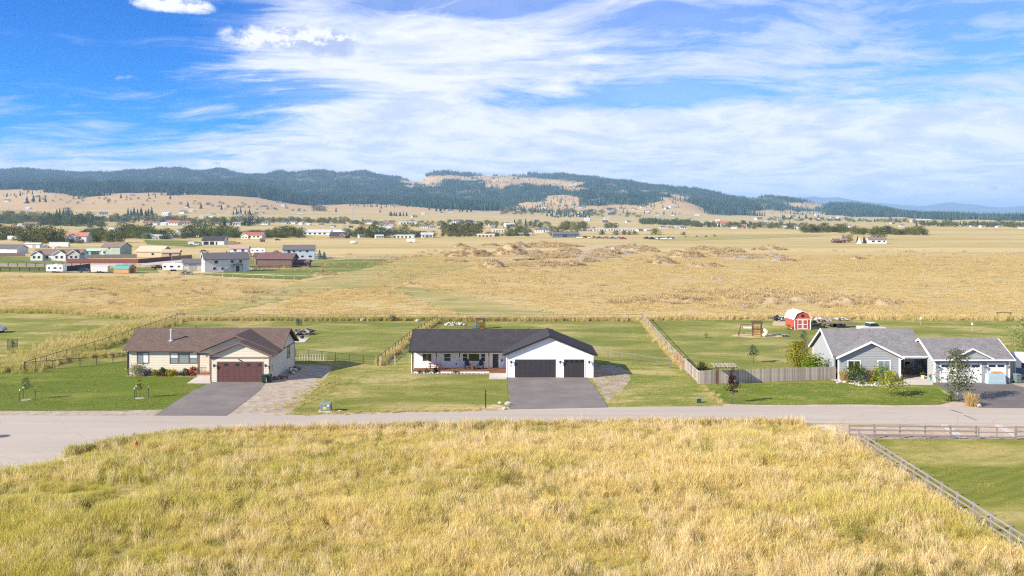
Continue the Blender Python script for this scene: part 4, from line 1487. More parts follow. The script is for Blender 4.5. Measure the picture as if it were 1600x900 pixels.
for x in (49.52, 55.08, 57.8):
    wall_lamp(H, x, KY_ - .03, 1.85, pmat('lamp_grey', (.2, .2, .2), .5), 1.2)
m = MB()
for (x, y, t) in ((38.7, FY, 2.6), (XF, FY, 2.6), (KX0, KY_, 2.66), (KX1, KY_, 2.66)):
    m.box(x - .08, x + .08, y - .05, y + .08, 0, t)
m.box(X0 - .05, X0 + .05, BY1 - .1, BY1 + .05, 0, 2.8)
H.part(m, 'corner_trim', WTRIM)
rm = gable_roof(MB(), 'x', X0 - .42, X1 + .06, 109.95, 118.8, 2.84, ZRG, .16, RYG)
roof = H.part(rm, 'roof', GREYROOF)
rm = gable_roof(MB(), 'y', FY - .40, 112.9, 38.7 - .42, XF + .42, 2.74, 4.64, .14, 42.43, ua=110.2, ub=110.2)
H.part(rm, 'front_roof', GREYROOF)
rm = gable_roof(MB(), 'x', KX0 - .42, KX1 + .45, KY_ - .42, KB + .42, 2.78, 4.76, .16, KR)
H.part(rm, 'garage_roof', GREYROOF)
rm = gable_roof(MB(), 'y', KY_ - .46, 110.6, 51.0, 56.05, 2.84, 4.06, .10, 53.52, ua=108.0, ub=108.0)
H.part(rm, 'dormer_roof', GREYROOF)
siding(H, 'y', KY_ - .20, -1, 2.86, [(51.2, 2.87), (53.52, 3.92), (55.85, 2.87)], [], GREY, .15, .3)
m = MB()
rake(m, 'y', FY - .41, 38.7 - .42, 2.74, 42.43, 4.64, XF + .42, 2.74, .22)
rake(m, 'x', X0 - .43, 109.95, 2.84, RYG, ZRG, 118.8, 2.84, .22)
rake(m, 'x', KX0 - .43, KY_ - .42, 2.78, KR, 4.76, KB + .42, 2.78, .22)
rake(m, 'x', KX1 + .46, KY_ - .42, 2.78, KR, 4.76, KB + .42, 2.78, .22)
rake(m, 'y', KY_ - .47, 51.0, 2.84, 53.52, 4.06, 56.05, 2.84, .16)
H.part(m, 'fascia', WTRIM)
m = MB()
m.box(XF + .45, X1 + .0, 109.84, 109.95, 2.70, 2.85)
m.box(KX0 - .44, KX1 + .5, KY_ - .54, KY_ - .42, 2.62, 2.77)
m.tube([(XF + .4, FY - .3, 2.6), (XF + .1, FY - .1, 2.4), (XF + .1, FY - .1, .1)], .05, 6)
m.box(XF + .02, 50.58, 110.2, 114.38, 2.702, 2.72)
H.part(m, 'gutter', WTRIM)
H.part(MB().box(XF + .1, X1 - .02, 110.1, 110.25, 2.50, 2.70), 'porch_beam', WTRIM)
# ------------------------------------------------------------------ trees and shrubs
BARK = pmat('bark', (0.13, 0.10, 0.075), 0.9, 0.3, 6, 0.5, 20, stretch=(1, 1, .3))
PALEBARK = pmat('birch_bark', (0.36, 0.32, 0.28), 0.8, 0.15, 8, stretch=(1, 1, 3))
L_YEL = leafmat('leaves_yellow_green', (0.14, 0.16, 0.018), (0.40, 0.36, 0.045), 0.12)
L_GRN = leafmat('leaves_green', (0.035, 0.065, 0.014), (0.13, 0.18, 0.035), 0.15)
L_LIME = leafmat('leaves_lime', (0.07, 0.12, 0.012), (0.27, 0.32, 0.04), 0.12)
L_GREYGRN = leafmat('leaves_grey_green', (0.07, 0.095, 0.045), (0.22, 0.25, 0.13), 0.15)
L_DARK = leafmat('leaves_dark', (0.016, 0.034, 0.014), (0.06, 0.085, 0.028), 0.2)
L_PURPLE = leafmat('leaves_purple', (0.03, 0.012, 0.014), (0.10, 0.05, 0.045), 0.15)
L_RED = leafmat('leaves_red', (0.18, 0.03, 0.03), (0.42, 0.10, 0.07), 0.15)
L_PALE = leafmat('leaves_variegated', (0.17, 0.19, 0.075), (0.50, 0.48, 0.27), 0.12)
L_FAR = leafmat('leaves_far_green', (0.055, 0.082, 0.028), (0.17, 0.19, 0.07), 0.3, 0.3)
L_FARY = leafmat('leaves_far_olive', (0.09, 0.10, 0.03), (0.23, 0.22, 0.075), 0.25, 0.3)
L_FARC = leafmat('needles_far', (0.014, 0.032, 0.018), (0.05, 0.075, 0.04), 0.25, 0.3, 0.1)


def crown_geo(seed, z0, z1, r, ncl, nleaf, size, profile='round', spread=0.30, uneven=0.35):
    """leaf quads gathered in clumps through the volume of the crown"""
    rng = np.random.default_rng(seed)
    u = rng.random(ncl); a = rng.random(ncl) * 2 * PI
    if profile == 'cone':
        rad = r * (1.02 - u) ** 0.9
    elif profile == 'column':
        rad = r * np.clip(np.sin(np.clip(u * 1.05 + .12, 0, 1) * PI), .2, 1) ** 0.5
    elif profile == 'dome':
        rad = r * np.sqrt(np.clip(1 - u ** 2, 0.03, 1))
    else:
        rad = r * np.sqrt(np.clip(1 - (2 * u - 0.9) ** 2 * 0.85, 0.05, 1))
    rad = rad * (1 - uneven + 2 * uneven * rng.random(ncl))
    q = np.sqrt(rng.random(ncl)) * 0.95
    q = np.maximum(q, 0.35)
    cc = np.stack([q * rad * np.cos(a), q * rad * np.sin(a), z0 + (z1 - z0) * u], -1)
    n = ncl * nleaf
    cs = spread * (0.6 + 0.8 * rng.random(ncl))
    pos = np.repeat(cc, nleaf, 0) + rng.normal(0, 1, (n, 3)) * np.repeat(cs, nleaf)[:, None] * r * np.array([1, 1, .75])
    pos[:, 2] = np.maximum(pos[:, 2], z0 * 0.6 + .02)
    nrm = rng.normal(0, 1, (n, 3)) + (pos - np.array([0, 0, (z0 + z1) / 2])) / max(r, .01) * 0.7
    nrm[:, 2] += 0.4
    nrm /= np.linalg.norm(nrm, axis=1, keepdims=True) + 1e-9
    t = np.cross(nrm, rng.normal(0, 1, (n, 3))); t /= np.linalg.norm(t, axis=1, keepdims=True) + 1e-9
    b = np.cross(nrm, t)
    s = size * (0.6 + 0.8 * rng.random((n, 1)))
    V = np.stack([pos - t * s, pos + b * s * .6, pos + t * s, pos - b * s * .6], 1).reshape(-1, 3)
    Fc = np.arange(4 * n).reshape(-1, 4)
    return V, Fc, cc


def np_mesh(name, V, Fc, mat):
    me = bpy.data.meshes.new(name)
    me.vertices.add(len(V)); me.vertices.foreach_set('co', np.asarray(V, np.float32).ravel())
    k = Fc.shape[1]
    me.loops.add(Fc.size); me.loops.foreach_set('vertex_index', Fc.astype(np.int32).ravel())
    me.polygons.add(len(Fc)); me.polygons.foreach_set('loop_start', np.arange(0, Fc.size, k, dtype=np.int32))
    me.update(calc_edges=True)
    me.materials.append(mat)
    return me


def tree(name, label, cat, loc, h, r, leaf, seed, ncl=60, nleaf=14, size=0.10, clear=0.3, profile='round', trunk=0.07, bark=None, group=None, spread=.26, limbs=7, uneven=.35):
    o = thing(name, label, cat, loc, 0, group)
    V, Fc, cc = crown_geo(seed, h * clear, h * 0.97, r, ncl, nleaf, size, profile, spread, uneven)
    rng = random.Random(seed)
    m = MB()
    top = h * (clear + (1 - clear) * .7)
    pts = [(0, 0, -.05)] + [(rng.uniform(-.02, .02) * h * k, rng.uniform(-.02, .02) * h * k, top * k / 4) for k in range(1, 5)]
    m.tube(pts, [trunk * 1.25, trunk, trunk * .85, trunk * .6, trunk * .2], 7)
    for k in range(min(limbs, len(cc))):
        c = cc[rng.randrange(len(cc))]
        zb = max(h * clear * .8, min(c[2] - .15 * h, top * .8))
        m.tube([(0, 0, zb), (c[0] * .5, c[1] * .5, zb * .45 + c[2] * .55), tuple(c)], [trunk * .45, trunk * .3, trunk * .1], 5, False)
    m.build('trunk', bark or BARK, o, True)
    link('crown', np_mesh('crown', V, Fc, leaf), None, o)
    return o


def shrub(name, label, loc, h, r, leaf, seed, ncl=40, nleaf=14, size=0.07, group=None, cat='shrub', profile='dome', spread=.26):
    o = thing(name, label, cat, loc, 0, group)
    V, Fc, cc = crown_geo(seed, h * .08, h * .92, r, ncl, nleaf, size, profile, spread)
    m = MB()
    rng = random.Random(seed)
    for k in range(5):
        c = cc[rng.randrange(len(cc))]
        m.tube([(c[0] * .1, c[1] * .1, -.03), (c[0] * .5, c[1] * .5, c[2] * .6), tuple(c)], [.025, .018, .006], 5, False)
    m.build('stem', BARK, o)
    link('foliage', np_mesh('foliage', V, Fc, leaf), None, o)
    return o


def grass_clump(name, label, loc, h, r, mat, seed, n=260, group=None):
    v, f = tuft(seed, n, r * .55, h, .022, .55, (0, 0), .6)
    o = link(name, mesh_from(v, f, name), mat, None, loc)
    return tag(o, label, 'ornamental grass', group)


STRAW = (0.58, 0.42, 0.165)
GR_CLUMP = grassmat('clump_grass', (0.55, 0.42, 0.18), (0.42, 0.30, 0.12), (0.22, 0.24, 0.06), -.35)

P = hit
# --- tan house planting
shrub('round_shrub', 'big pale variegated shrub at the corner of the tan house', P(214, 587.5), 1.35, 1.25, L_PALE, 1, 80, 18, .07)
shrub('low_shrub', 'small mauve-grey shrub beside the big pale shrub', P(233, 587), .75, .55, leafmat('leaves_mauve', (.10, .07, .09), (.26, .22, .24)), 2)
shrub('low_shrub', 'yellow-green shrub first from the mauve-grey shrub at the tan house', P(242.5, 587.5), .75, .5, L_YEL, 3)
shrub('low_shrub', 'taller olive shrub in the middle of the tan house bed', P(254, 587), .95, .45, L_GRN, 4)
shrub('low_shrub', 'patch of red flowers low in the tan house bed', P(256.5, 588), .25, .35, L_RED, 5, 16, 10)
shrub('low_shrub', 'yellow-green shrub right of the red flowers', P(265, 587.3), .7, .48, L_YEL, 6)
shrub('low_shrub', 'golden shrub under the triple window', P(272, 587.3), .75, .45, leafmat('leaves_golden', (.22, .15, .02), (.5, .36, .06)), 7)
shrub('low_shrub', 'dark green shrub beside the red barberry', P(290, 587), .9, .6, L_DARK, 8)
shrub('low_shrub', 'bright red barberry beside the porch post', P(301.5, 586.8), 1.05, .52, L_RED, 9, 46)
# --- white house planting
shrub('low_shrub', 'tiny brown plant at the end of the white porch', P(655, 583.5), .35, .3, leafmat('leaves_brown', (.14, .09, .04), (.3, .22, .1)), 10, 18, 12)
shrub('low_shrub', 'small green plant before the white porch', P(666, 583.2), .5, .3, L_GRN, 11, 22, 12)
shrub('low_shrub', 'small dark plant before the second porch post', P(680, 583.2), .65, .35, L_DARK, 12, 26, 12)
shrub('low_shrub', 'low wide plant before the third porch post', P(712, 583.5), .28, .5, L_GRN, 13, 18, 12)
# --- grey house planting
grass_clump('feather_grass', 'golden feather grass at the left corner of the grey house', P(1318.5, 594.5), 1.45, .8, GR_CLUMP, 1)
shrub('tall_shrub', 'dark green shrub under the left window of the grey house', P(1337, 596), 2.0, 1.25, L_GRN, 14, 80, 16, .08)
shrub('low_shrub', 'grey-green low shrub before the dark shrub', P(1345, 598), .8, .7, L_GREYGRN, 15, 34)
grass_clump('feather_grass', 'golden feather grass between the two dark green shrubs', P(1361, 595.5), 1.5, .7, GR_CLUMP, 2)
shrub('tall_shrub', 'bright green shrub under the right window of the grey house', P(1377, 596.5), 1.85, 1.3, L_LIME, 16, 80, 16, .08)
grass_clump('feather_grass', 'golden feather grass at the porch corner', P(1401, 591.5), 1.25, .55, GR_CLUMP, 3)
for k, (x, y, l) in enumerate(((1326, 598.5, 'low green tuft at the left end of the stony bed'), (1347, 601, 'low green tuft in front of the grey-green shrub'), (1362, 600, 'low green tuft in front of the middle feather grass'), (1376, 600.5, 'low green tuft at the right end of the stony bed'))):
    shrub('low_shrub', l, P(x, y), .35, .35, L_GREYGRN if k % 2 else L_YEL, 20 + k, 16, 12)
tree('small_tree', 'small yellow-green tree on the front lawn of the grey house', 'tree', P(1393, 619.5), 2.5, 1.3, L_YEL, 31, 64, 15, .10, .38, 'round', .06)
tree('birch_tree', 'loose grey-green birch beside the dark driveway', 'tree', P(1497, 626), 5.3, 1.75, leafmat('birch_leaves', (.06, .085, .035), (.19, .22, .10), .1), 32, 170, 14, .10, .22, 'column', .085, PALEBARK, spread=.17, limbs=22, uneven=.5)
shrub('low_shrub', 'small green shrub beside the birch', P(1485.5, 627), 1.15, .5, L_GRN, 33, 28, 10, spread=.3)
grass_clump('feather_grass', 'big golden grass clump at the corner of the dark driveway', P(1518, 634.5), 1.35, 1.05, GR_CLUMP, 4, 500)
tree('young_tree', 'young dark purple tree by the road', 'tree', P(1144, 630.4), 2.95, .55, L_PURPLE, 34, 40, 14, .09, .42, 'column', .035)
tree('leafy_tree', 'yellow-green bushy tree at the end of the plank fence', 'tree', P(1247, 572.5), 3.2, 1.35, L_YEL, 35, 110, 18, .11, .10, 'round', .10)
tree('leafy_tree', 'bright green spreading tree against the grey house', 'tree', Vector((36.7, 112.2, 0)), 2.45, 1.55, L_LIME, 36, 110, 18, .11, .10, 'dome', .10)
tree('sapling', 'thin grey-green sapling behind the yellow-green bushy tree', 'tree', P(1256, 562), 4.1, .75, L_GREYGRN, 37, 60, 12, .08, .25, 'column', .05, spread=.25)
tree('sapling', 'small round-headed sapling alone on the back lawn', 'tree', P(1177, 567.5), 2.35, .62, L_GREYGRN, 38, 40, 14, .09, .45, 'round', .04)
tree('leafy_tree', 'loose light green tree at the right edge behind the motorhome', 'tree', P(1606, 553), 5.4, 2.3, leafmat('leaves_willow', (.12, .15, .045), (.34, .36, .12), .12), 39, 120, 14, .12, .08, 'round', .10, spread=.2, uneven=.5)
shrub('low_shrub', 'dark green bushes inside the plank fence corner', P(1098, 578), 1.1, .7, L_DARK, 40)
shrub('low_shrub', 'yellowish bush beside the red shed', P(1231, 515.5), 1.1, .5, L_YEL, 41, 24)
shrub('low_shrub', 'thin green plant alone on the lawn near the playset', P(1103, 527.5), .8, .6, L_GREYGRN, 42, 12, 8)

STAKE = pmat('green_stake', (0.03, 0.07, 0.045), 0.6)
STAKEW = pmat('stake_tip', (0.7, 0.7, 0.68), 0.6)


def staked(label, loc, h, r, leaf, seed):
    o = tree('staked_tree', label, 'tree', loc, h, r, leaf, seed, 26, 12, .07, .5, 'round', .022)
    for a in (0.3, 2.4, 4.4):
        x, y = .85 * math.cos(a), .85 * math.sin(a)
        s = MB().box(x - .03, x + .03, y - .03, y + .03, -.05, 1.12).build('stake', STAKE, o)
        MB().box(x - .035, x + .035, y - .035, y + .035, 1.12, 1.3).build('stake_tip', STAKEW, s)
        MB().bar((x, y, 1.05), (0, 0, 1.15), .012).build('tie', STAKE, s)
    MB().tube([(0, 0, .0), (0, 0, .05)], [.55, .5], 12).build('mulch_ring', GRAVEL, o)
    return o


staked('staked young tree with thin green crown on the corner lawn', P(41, 625), 2.4, .5, L_GREYGRN, 51)
staked('staked young tree with small yellow crown near the driveway', P(218.5, 622.5), 2.05, .38, L_YEL, 52)


def cage(label, loc, r, h):
    o = thing('wire_cage', label, 'plant cage', loc)
    for k in range(4):
        a = k * PI / 2 + .4
        MB().box(r * math.cos(a) - .03, r * math.cos(a) + .03, r * math.sin(a) - .03, r * math.sin(a) + .03, 0, h).build('stake', STAKE, o)
    m = MB()
    for z in np.arange(.08, h, .16):
        pts = [(r * math.cos(q * PI / 8), r * math.sin(q * PI / 8), z) for q in range(17)]
        m.tube(pts, .009, 4, False)
    for q in range(22):
        a = q * 2 * PI / 22
        m.bar((r * math.cos(a), r * math.sin(a), .0), (r * math.cos(a), r * math.sin(a), h * .97), .014)
    w = m.build('wire', STAKE, o)
    w['kind'] = 'stuff'
    V, Fc, cc = crown_geo(int(loc[0] * 7) % 999, .1, h * .8, r * .6, 14, 10, .07)
    link('plant', np_mesh('plant', V, Fc, L_GREYGRN), None, o)
    return o


cage('green wire tree cage on the dry lawn beyond the link fence', P(19.5, 547), .62, 1.55)
cage('dark wire plant cage with white top near the back fence', P(467, 508.5), .5, 1.2)
cage('dark wire plant cage right of the larger white boulder', P(614, 501.5), .5, 1.2)

# ------------------------------------------------------------------ stones
STONE = pmat('pale_stone', (0.46, 0.42, 0.38), 0.9, 0.25, 3, 0.5, 12)


def rock_mesh(seed, flat=.7):
    rng = random.Random(seed)
    import bmesh
    bm = bmesh.new()
    bmesh.ops.create_icosphere(bm, subdivisions=1, radius=.5)
    for vv in bm.verts:
        k = rng.uniform(.72, 1.15)
        vv.co = Vector((vv.co.x * k, vv.co.y * k, vv.co.z * k * flat))
    me = bpy.data.meshes.new('rock')
    bm.to_mesh(me); bm.free()
    me.materials.append(STONE)
    return me


ROCKS = [rock_mesh(k) for k in range(5)]


def rock(label, loc, s, k=0, name='boulder', group=None, rz=0.0, cat='boulder'):
    o = link(name, ROCKS[k % 5], None, None, Vector(loc) + Vector((0, 0, s * .18)))
    o.scale = (s, s * .85, s)
    o.rotation_euler = (0, 0, rz)
    return tag(o, label, cat, group)


rock('larger white boulder at the back fence', P(566, 501.5), 1.15, 0)
rock('smaller white boulder near the corner of the back fences', P(652, 502.5), .95, 1)
rock('white stone left of the cluster beside the driveway', P(781, 631), .55, 2)
rock('largest white stone at the edge of the driveway', P(793, 632.5), .75, 3)
rock('flat white stone nearest the road by the driveway', P(788, 640), .6, 4)
rock('brown boulder beside the big golden grass clump', P(1527.5, 635.5), .85, 2)
rock('lone stone at the roadside below the white house', P(691, 641), .35, 1)
rock('white stone beside the grey transformer', P(530, 643.5), .4, 3)
rng = random.Random(5)
o = thing('rock_pile', 'pile of white rocks behind the white house', 'rock pile', P(709, 508.5))
for k in range(46):
    a = rng.uniform(0, 2 * PI); q = math.sqrt(rng.random())
    r_ = link('rock', ROCKS[k % 5], None, o, (2.0 * q * math.cos(a), 1.0 * q * math.sin(a), .12 + .75 * (1 - q) * rng.random()))
    s = rng.uniform(.3, .62)
    r_.scale = (s, s, s); r_.rotation_euler = (rng.uniform(0, 6), 0, rng.uniform(0, 6))
x = -12.3
k = 0
while x < -2.8:
    s = rng.uniform(.2, .42)
    rock('white edging stone along the bed of the white porch', (x, 114.25 + rng.uniform(-.12, .12), .03), s, k, 'edging_stone', 'white edging stones along the porch bed', rng.uniform(0, 6), 'edging stone')
    x += s * .9 + rng.uniform(.02, .15); k += 1
for k in range(34):
    px = rng.uniform(1302, 1412)
    py = 597 + 4.5 * math.sin((px - 1300) / 115 * PI) + rng.uniform(-3, 2)
    rock('pale stone edging the bed before the grey house', P(px, py), rng.uniform(.25, .5), k, 'edging_stone', 'pale stones in the bed before the grey house', rng.uniform(0, 6), 'edging stone')

# ------------------------------------------------------------------ fences
BLACKPOST = pmat('black_post', (0.045, 0.042, 0.04), 0.5)
WEATHER = pmat('weathered_wood', (0.36, 0.31, 0.265), 0.9, 0.22, 3, 0.4, 20, stretch=(1, 1, .2), rand=.28)
GREYRAIL = pmat('grey_rail_wood', (0.235, 0.205, 0.19), 0.85, 0.15, 3, 0.3, 20, stretch=(.3, .3, 3), rand=.10)
POSTM = {}


def unit_box(name, sx, sy, sz, mat):
    key = (name, round(sx, 3), round(sy, 3), round(sz, 3), mat.name)
    if key not in POSTM:
        m = MB().box(-sx / 2, sx / 2, -sy / 2, sy / 2, 0, sz)
        me = mesh_from(m.v, m.f, name)
        me.materials.append(mat)
        POSTM[key] = me
    return POSTM[key]


def run(pts, step):
    """even stations along a polyline of world points"""
    out = []
    for a, b in zip(pts[:-1], pts[1:]):
        L = (b - a).length
        n = max(1, round(L / step))
        for k in range(n):
            out.append(a.lerp(b, k / n))
    out.append(pts[-1])
    return out


def link_fence(label, px, h=1.2, step=2.6, mat=None, wire=.17, pw=.07, name='chain_link_fence', rail=True, closed=True, cell=1):
    mat = mat or BLACKPOST
    w = px_poly(px)
    o = thing(name, label, 'fence', w[0])
    b = Vector(w[0])
    st = run(w, step)
    me = unit_box('post', pw, pw, h + .06, mat)
    for p in st:
        link('post', me, None, o, p - b)
    m2 = MB()
    for p, q in zip(st[:-1], st[1:]):
        a, c = p - b, q - b
        if rail:
            MB().bar((a.x, a.y, h), (c.x, c.y, h), .055).build('top_rail', mat, o, recalc=False)
        L = (c - a).length
        t = (c - a) / L
        n = int(L / wire)
        for k in range(-int(h / wire), n):
            for sg in (0, 1):
                s0 = k * wire; s1 = s0 + h
                z0, z1 = 0.03, h
                if s0 < 0: z0 += -s0; s0 = 0
                if s1 > L: z1 -= (s1 - L); s1 = L
                if z1 - z0 < .05: continue
                if sg: s0, s1 = L - s0, L - s1
                A = a + t * s0; B = a + t * s1
                d_ = .0042
                m2.face([(A.x, A.y, z0), (A.x, A.y, z0 + d_ * 1.4), (B.x, B.y, z1 + d_ * 1.4), (B.x, B.y, z1)])
    wm = m2.build('wire_mesh', mat, o, recalc=False)
    wm['kind'] = 'stuff'
    return o


link_fence('long black chain link fence along the back of the mown lawns', [(277, 502.5), (500, 502), (760, 502), (1004, 502)], 1.25, 2.58, pmat('rusty_post', (.20, .165, .13), .8, .2, 3), .34)
link_fence('black chain link fence running diagonally back from the corner lawn', [(38, 580.5), (160, 543), (274, 502.8)], 1.2, 2.6)
link_fence('black chain link fence between the corner lawn and the tan house', [(39, 580.8), (125, 573.5), (201, 564)], 1.15, 2.6)
link_fence('black chain link fence between the tan house and the white house', [(462, 557.5), (590, 571)], 1.1, 2.4)
link_fence('black topped wire fence running back beside the white house', [(591, 571), (640, 531), (683, 503)], 1.2, 2.5, pw=.09)
link_fence('grey wooden gate fence at the left corner of the white house', [(594, 572), (640, 568.5)], 1.15, 2.3, WEATHER, .3, .13)
link_fence('grey wooden rail fence between the white house and the plank fence', [(927, 560), (950, 561), (1068, 577.5)], 1.1, 2.0, pmat('grey_post', (.20, .17, .145), .9, .2, 3), .3, .12)
link_fence('weathered post and wire fence running back from the plank fence', [(1069, 577), (1045, 550), (1005, 502.5)], 1.25, 2.0, WEATHER, .2, .11, 'wire_fence')


def plank_fence(label, px, h, mat, w=.15, gap=.012, name='plank_fence'):
    wpts = px_poly(px)
    o = thing(name, label, 'fence', wpts[0])
    b = Vector(wpts[0])
    rng = random.Random(len(label))
    me = [unit_box('plank', w - gap, .022, h * q, mat) for q in (.985, 1.0, 1.012)]
    for a, c in zip(wpts[:-1], wpts[1:]):
        L = (c - a).length
        ang = math.atan2((c - a).y, (c - a).x)
        n = int(L / w)
        t = (c - a).normalized(); nn = Vector((t.y, -t.x, 0))
        for k in range(n):
            p = a + t * (k + .5) * L / n - b + nn * rng.uniform(-.006, .006)
            pl = link('plank', rng.choice(me), None, o, (p.x, p.y, .03))
            pl.rotation_euler = (0, rng.uniform(-.008, .008), ang)
        for z in (.3, h * .82):
            A = a - b - nn * .045; B = c - b - nn * .045
            MB().bar((A.x, A.y, z), (B.x, B.y, z), .04, .09).build('rail', mat, o, recalc=False)
        for k in range(int(L / 2.4) + 1):
            p = a + t * min(k * 2.4, L - .1) - b - nn * .12
            link('post', unit_box('post', .09, .09, h + .05, mat), None, o, p)
    return o


plank_fence('long weathered grey plank fence beside the grey house', [(1093, 600.3), (1200, 597), (1306, 593)], 1.52, WEATHER)
plank_fence('short weathered plank fence leading back from the pergola corner', [(1092, 600), (1070, 577.8)], 1.45, WEATHER)
plank_fence('low brown board fence next along the wire fence', [(1068.5, 576.5), (1056, 563)], 1.15, pmat('brown_board', (.30, .18, .10), .9, .2, 3, rand=.15), .16)


def rail_fence(label, a, b, n, h=1.22, rails=(.35, .75, 1.12), mat=None, pw=.13, cap=True, name='rail_fence'):
    mat = mat or GREYRAIL
    o = thing(name, label, 'fence', a)
    d_ = (b - a); L = d_.length; ang = math.atan2(d_.y, d_.x)
    for k in range(n + 1):
        p = link('post', unit_box('post', pw, pw, h, mat), None, o, d_ * k / n)
        p.rotation_euler = (0, 0, ang)
    for z in rails:
        for k in range(n):
            q = link('rail', unit_box('rail', L / n - .01, .045, .14, mat), None, o, d_ * (k + .5) / n + Vector((math.sin(ang) * (pw / 2 + .024), -math.cos(ang) * (pw / 2 + .024), z - .07)))
            q.rotation_euler = (0, 0, ang)
    return o


A = P(1327.1, 684.8)
rail_fence('grey three rail fence running towards the viewer beside the tall grass', A + Vector((0, -2.2, 0)), Vector((A.x - .1, A.y - 2.2 * 16, 0)), 15)
rail_fence('grey three rail fence facing the road across the corner lawn', A, P(1525, 687), 5)
gt = thing('field_gate', 'tubular wire gate in the grey rail fence', 'gate', P(1529, 687))
gb = P(1586, 687.5) - P(1529, 687)
for z in (.2, .65, 1.1):
    MB().bar((0, 0, z), (gb.x, gb.y, z), .07).build('gate_rail', GREYRAIL, gt)
for q in (0, .5, 1):
    MB().bar((gb.x * q, gb.y * q, .15), (gb.x * q, gb.y * q, 1.12), .08).build('gate_upright', GREYRAIL, gt)
m = MB()
for k in range(1, 20):
    m.bar((gb.x * k / 20, gb.y * k / 20, .2), (gb.x * k / 20, gb.y * k / 20, 1.1), .008)
for z in np.arange(.3, 1.1, .1):
    m.bar((0, 0, z), (gb.x, gb.y, z), .008)
w_ = m.build('wire_mesh', GALV, gt); w_['kind'] = 'stuff'
rail_fence('grey three rail fence beyond the tubular gate', P(1588, 687.5), P(1740, 690), 4)

# ------------------------------------------------------------------ things in the yards
DKGREEN = pmat('bin_green', (0.022, 0.055, 0.042), 0.5, .1, 3)


def wheelie_bin(label, loc, mat, rz=0.0):
    o = thing('wheelie_bin', label, 'bin', loc, rz)
    m = MB()
    m.mesh8([(-.25, -.28, .08), (.25, -.28, .08), (.25, .25, .08), (-.25, .25, .08), (-.31, -.36, .95), (.31, -.36, .95), (.31, .33, .95), (-.31, .33, .95)])
    m.build('body', mat, o)
    l = MB().mesh8([(-.33, -.40, .955), (.33, -.40, .955), (.33, .36, .955), (-.33, .36, .955), (-.28, -.33, 1.03), (.28, -.33, 1.03), (.28, .33, 1.06), (-.28, .33, 1.06)])
    lid = MB(); lid.mesh8([(-.33, -.40, .955), (.33, -.40, .955), (.33, .36, .955), (-.33, .36, .955), (-.28, -.33, 1.03), (.28, -.33, 1.03), (.28, .33, 1.06), (-.28, .33, 1.06)])
    lid.build('lid', mat, o)
    for x in (-.27, .27):
        MB().tube([(x - .03, .28, .10), (x + .03, .28, .10)], .10, 10).build('wheel', BLACKTRIM, o)
    MB().bar((-.25, .40, .93), (.25, .40, .93), .035).build('handle', mat, o)
    return o


wheelie_bin('dark green wheelie bin beside the maroon garage door', (-28.85, 107.9, .04), DKGREEN, .2).scale = (.82, .82, .92)
wheelie_bin('dark green wheelie bin half behind the first at the tan house', (-28.35, 108.3, .02), DKGREEN, -.1).scale = (.82, .82, .92)
wheelie_bin('grey-green wheelie bin at the right corner of the grey garage', (58.75, 107.9, .04), pmat('bin_grey', (.12, .17, .16), .5, .1, 3), .1)

# transformer cabinet by the road
o = thing('transformer_cabinet', 'grey-green transformer cabinet with yellow warning label by the road', 'transformer', P(509.5, 643.5))
MB().box(-.68, .68, -.45, .5, 0, .16).build('pad', CONCRETE, o)
TG = pmat('cabinet_green', (.17, .21, .20), .5, .08, 3)
m = MB(); m.extrude([(-.36, .165), (-.36, .80), (-.28, .92), (.42, .98), (.42, .165)], 'x', -.5, .5); m.build('cabinet', TG, o)
MB().box(-.47, -.01, -.385, -.362, .22, .78).build('door', TG, o)
MB().box(.01, .47, -.385, -.362, .22, .78).build('door', TG, o)
yl = MB().box(-.22, .12, -.394, -.386, .30, .54).build('warning_label', pmat('warning_yellow', (.75, .48, .04), .5), o)
m = MB(); m.face([(-.05, -.396, .34), (.05, -.396, .34), (0, -.396, .47)]); m.build('warning_mark', BLACKTRIM, yl)
MB().box(.18, .36, -.392, -.386, .62, .74).build('white_label', WTRIM, o)

o = thing('utility_pedestal', 'small green utility pedestal on the lawn by the road', 'pedestal', P(1092, 629.5))
MB().box(-.2, .2, -.16, .16, 0, .45).build('body', DKGREEN, o)
m = MB(); m.mesh8([(-.22, -.18, .452), (.22, -.18, .452), (.22, .18, .452), (-.22, .18, .452), (-.16, -.12, .56), (.16, -.12, .56), (.16, .12, .56), (-.16, .12, .56)]); m.build('cap', TG, o)

o = thing('lamp_post', 'black lamp post with small bracket at the edge of the lawn', 'lamp post', P(758.7, 639.5))
MB().tube([(0, 0, 0), (0, 0, .12)], [.11, .08], 10).build('base', BLACKTRIM, o)
MB().tube([(0, 0, .12), (0, 0, 1.78)], .055, 8).build('post', BLACKTRIM, o)
MB().box(-.06, .06, -.06, .06, 1.78, 1.92).build('cap', BLACKTRIM, o)
m = MB(); m.bar((0, 0, 1.45), (.14, -.02, 1.5), .035); m.build('bracket', BLACKTRIM, o)
MB().box(.08, .17, -.06, .02, 1.30, 1.48).build('lamp', glassmat('small_lamp', (.15, .14, .12)), o)

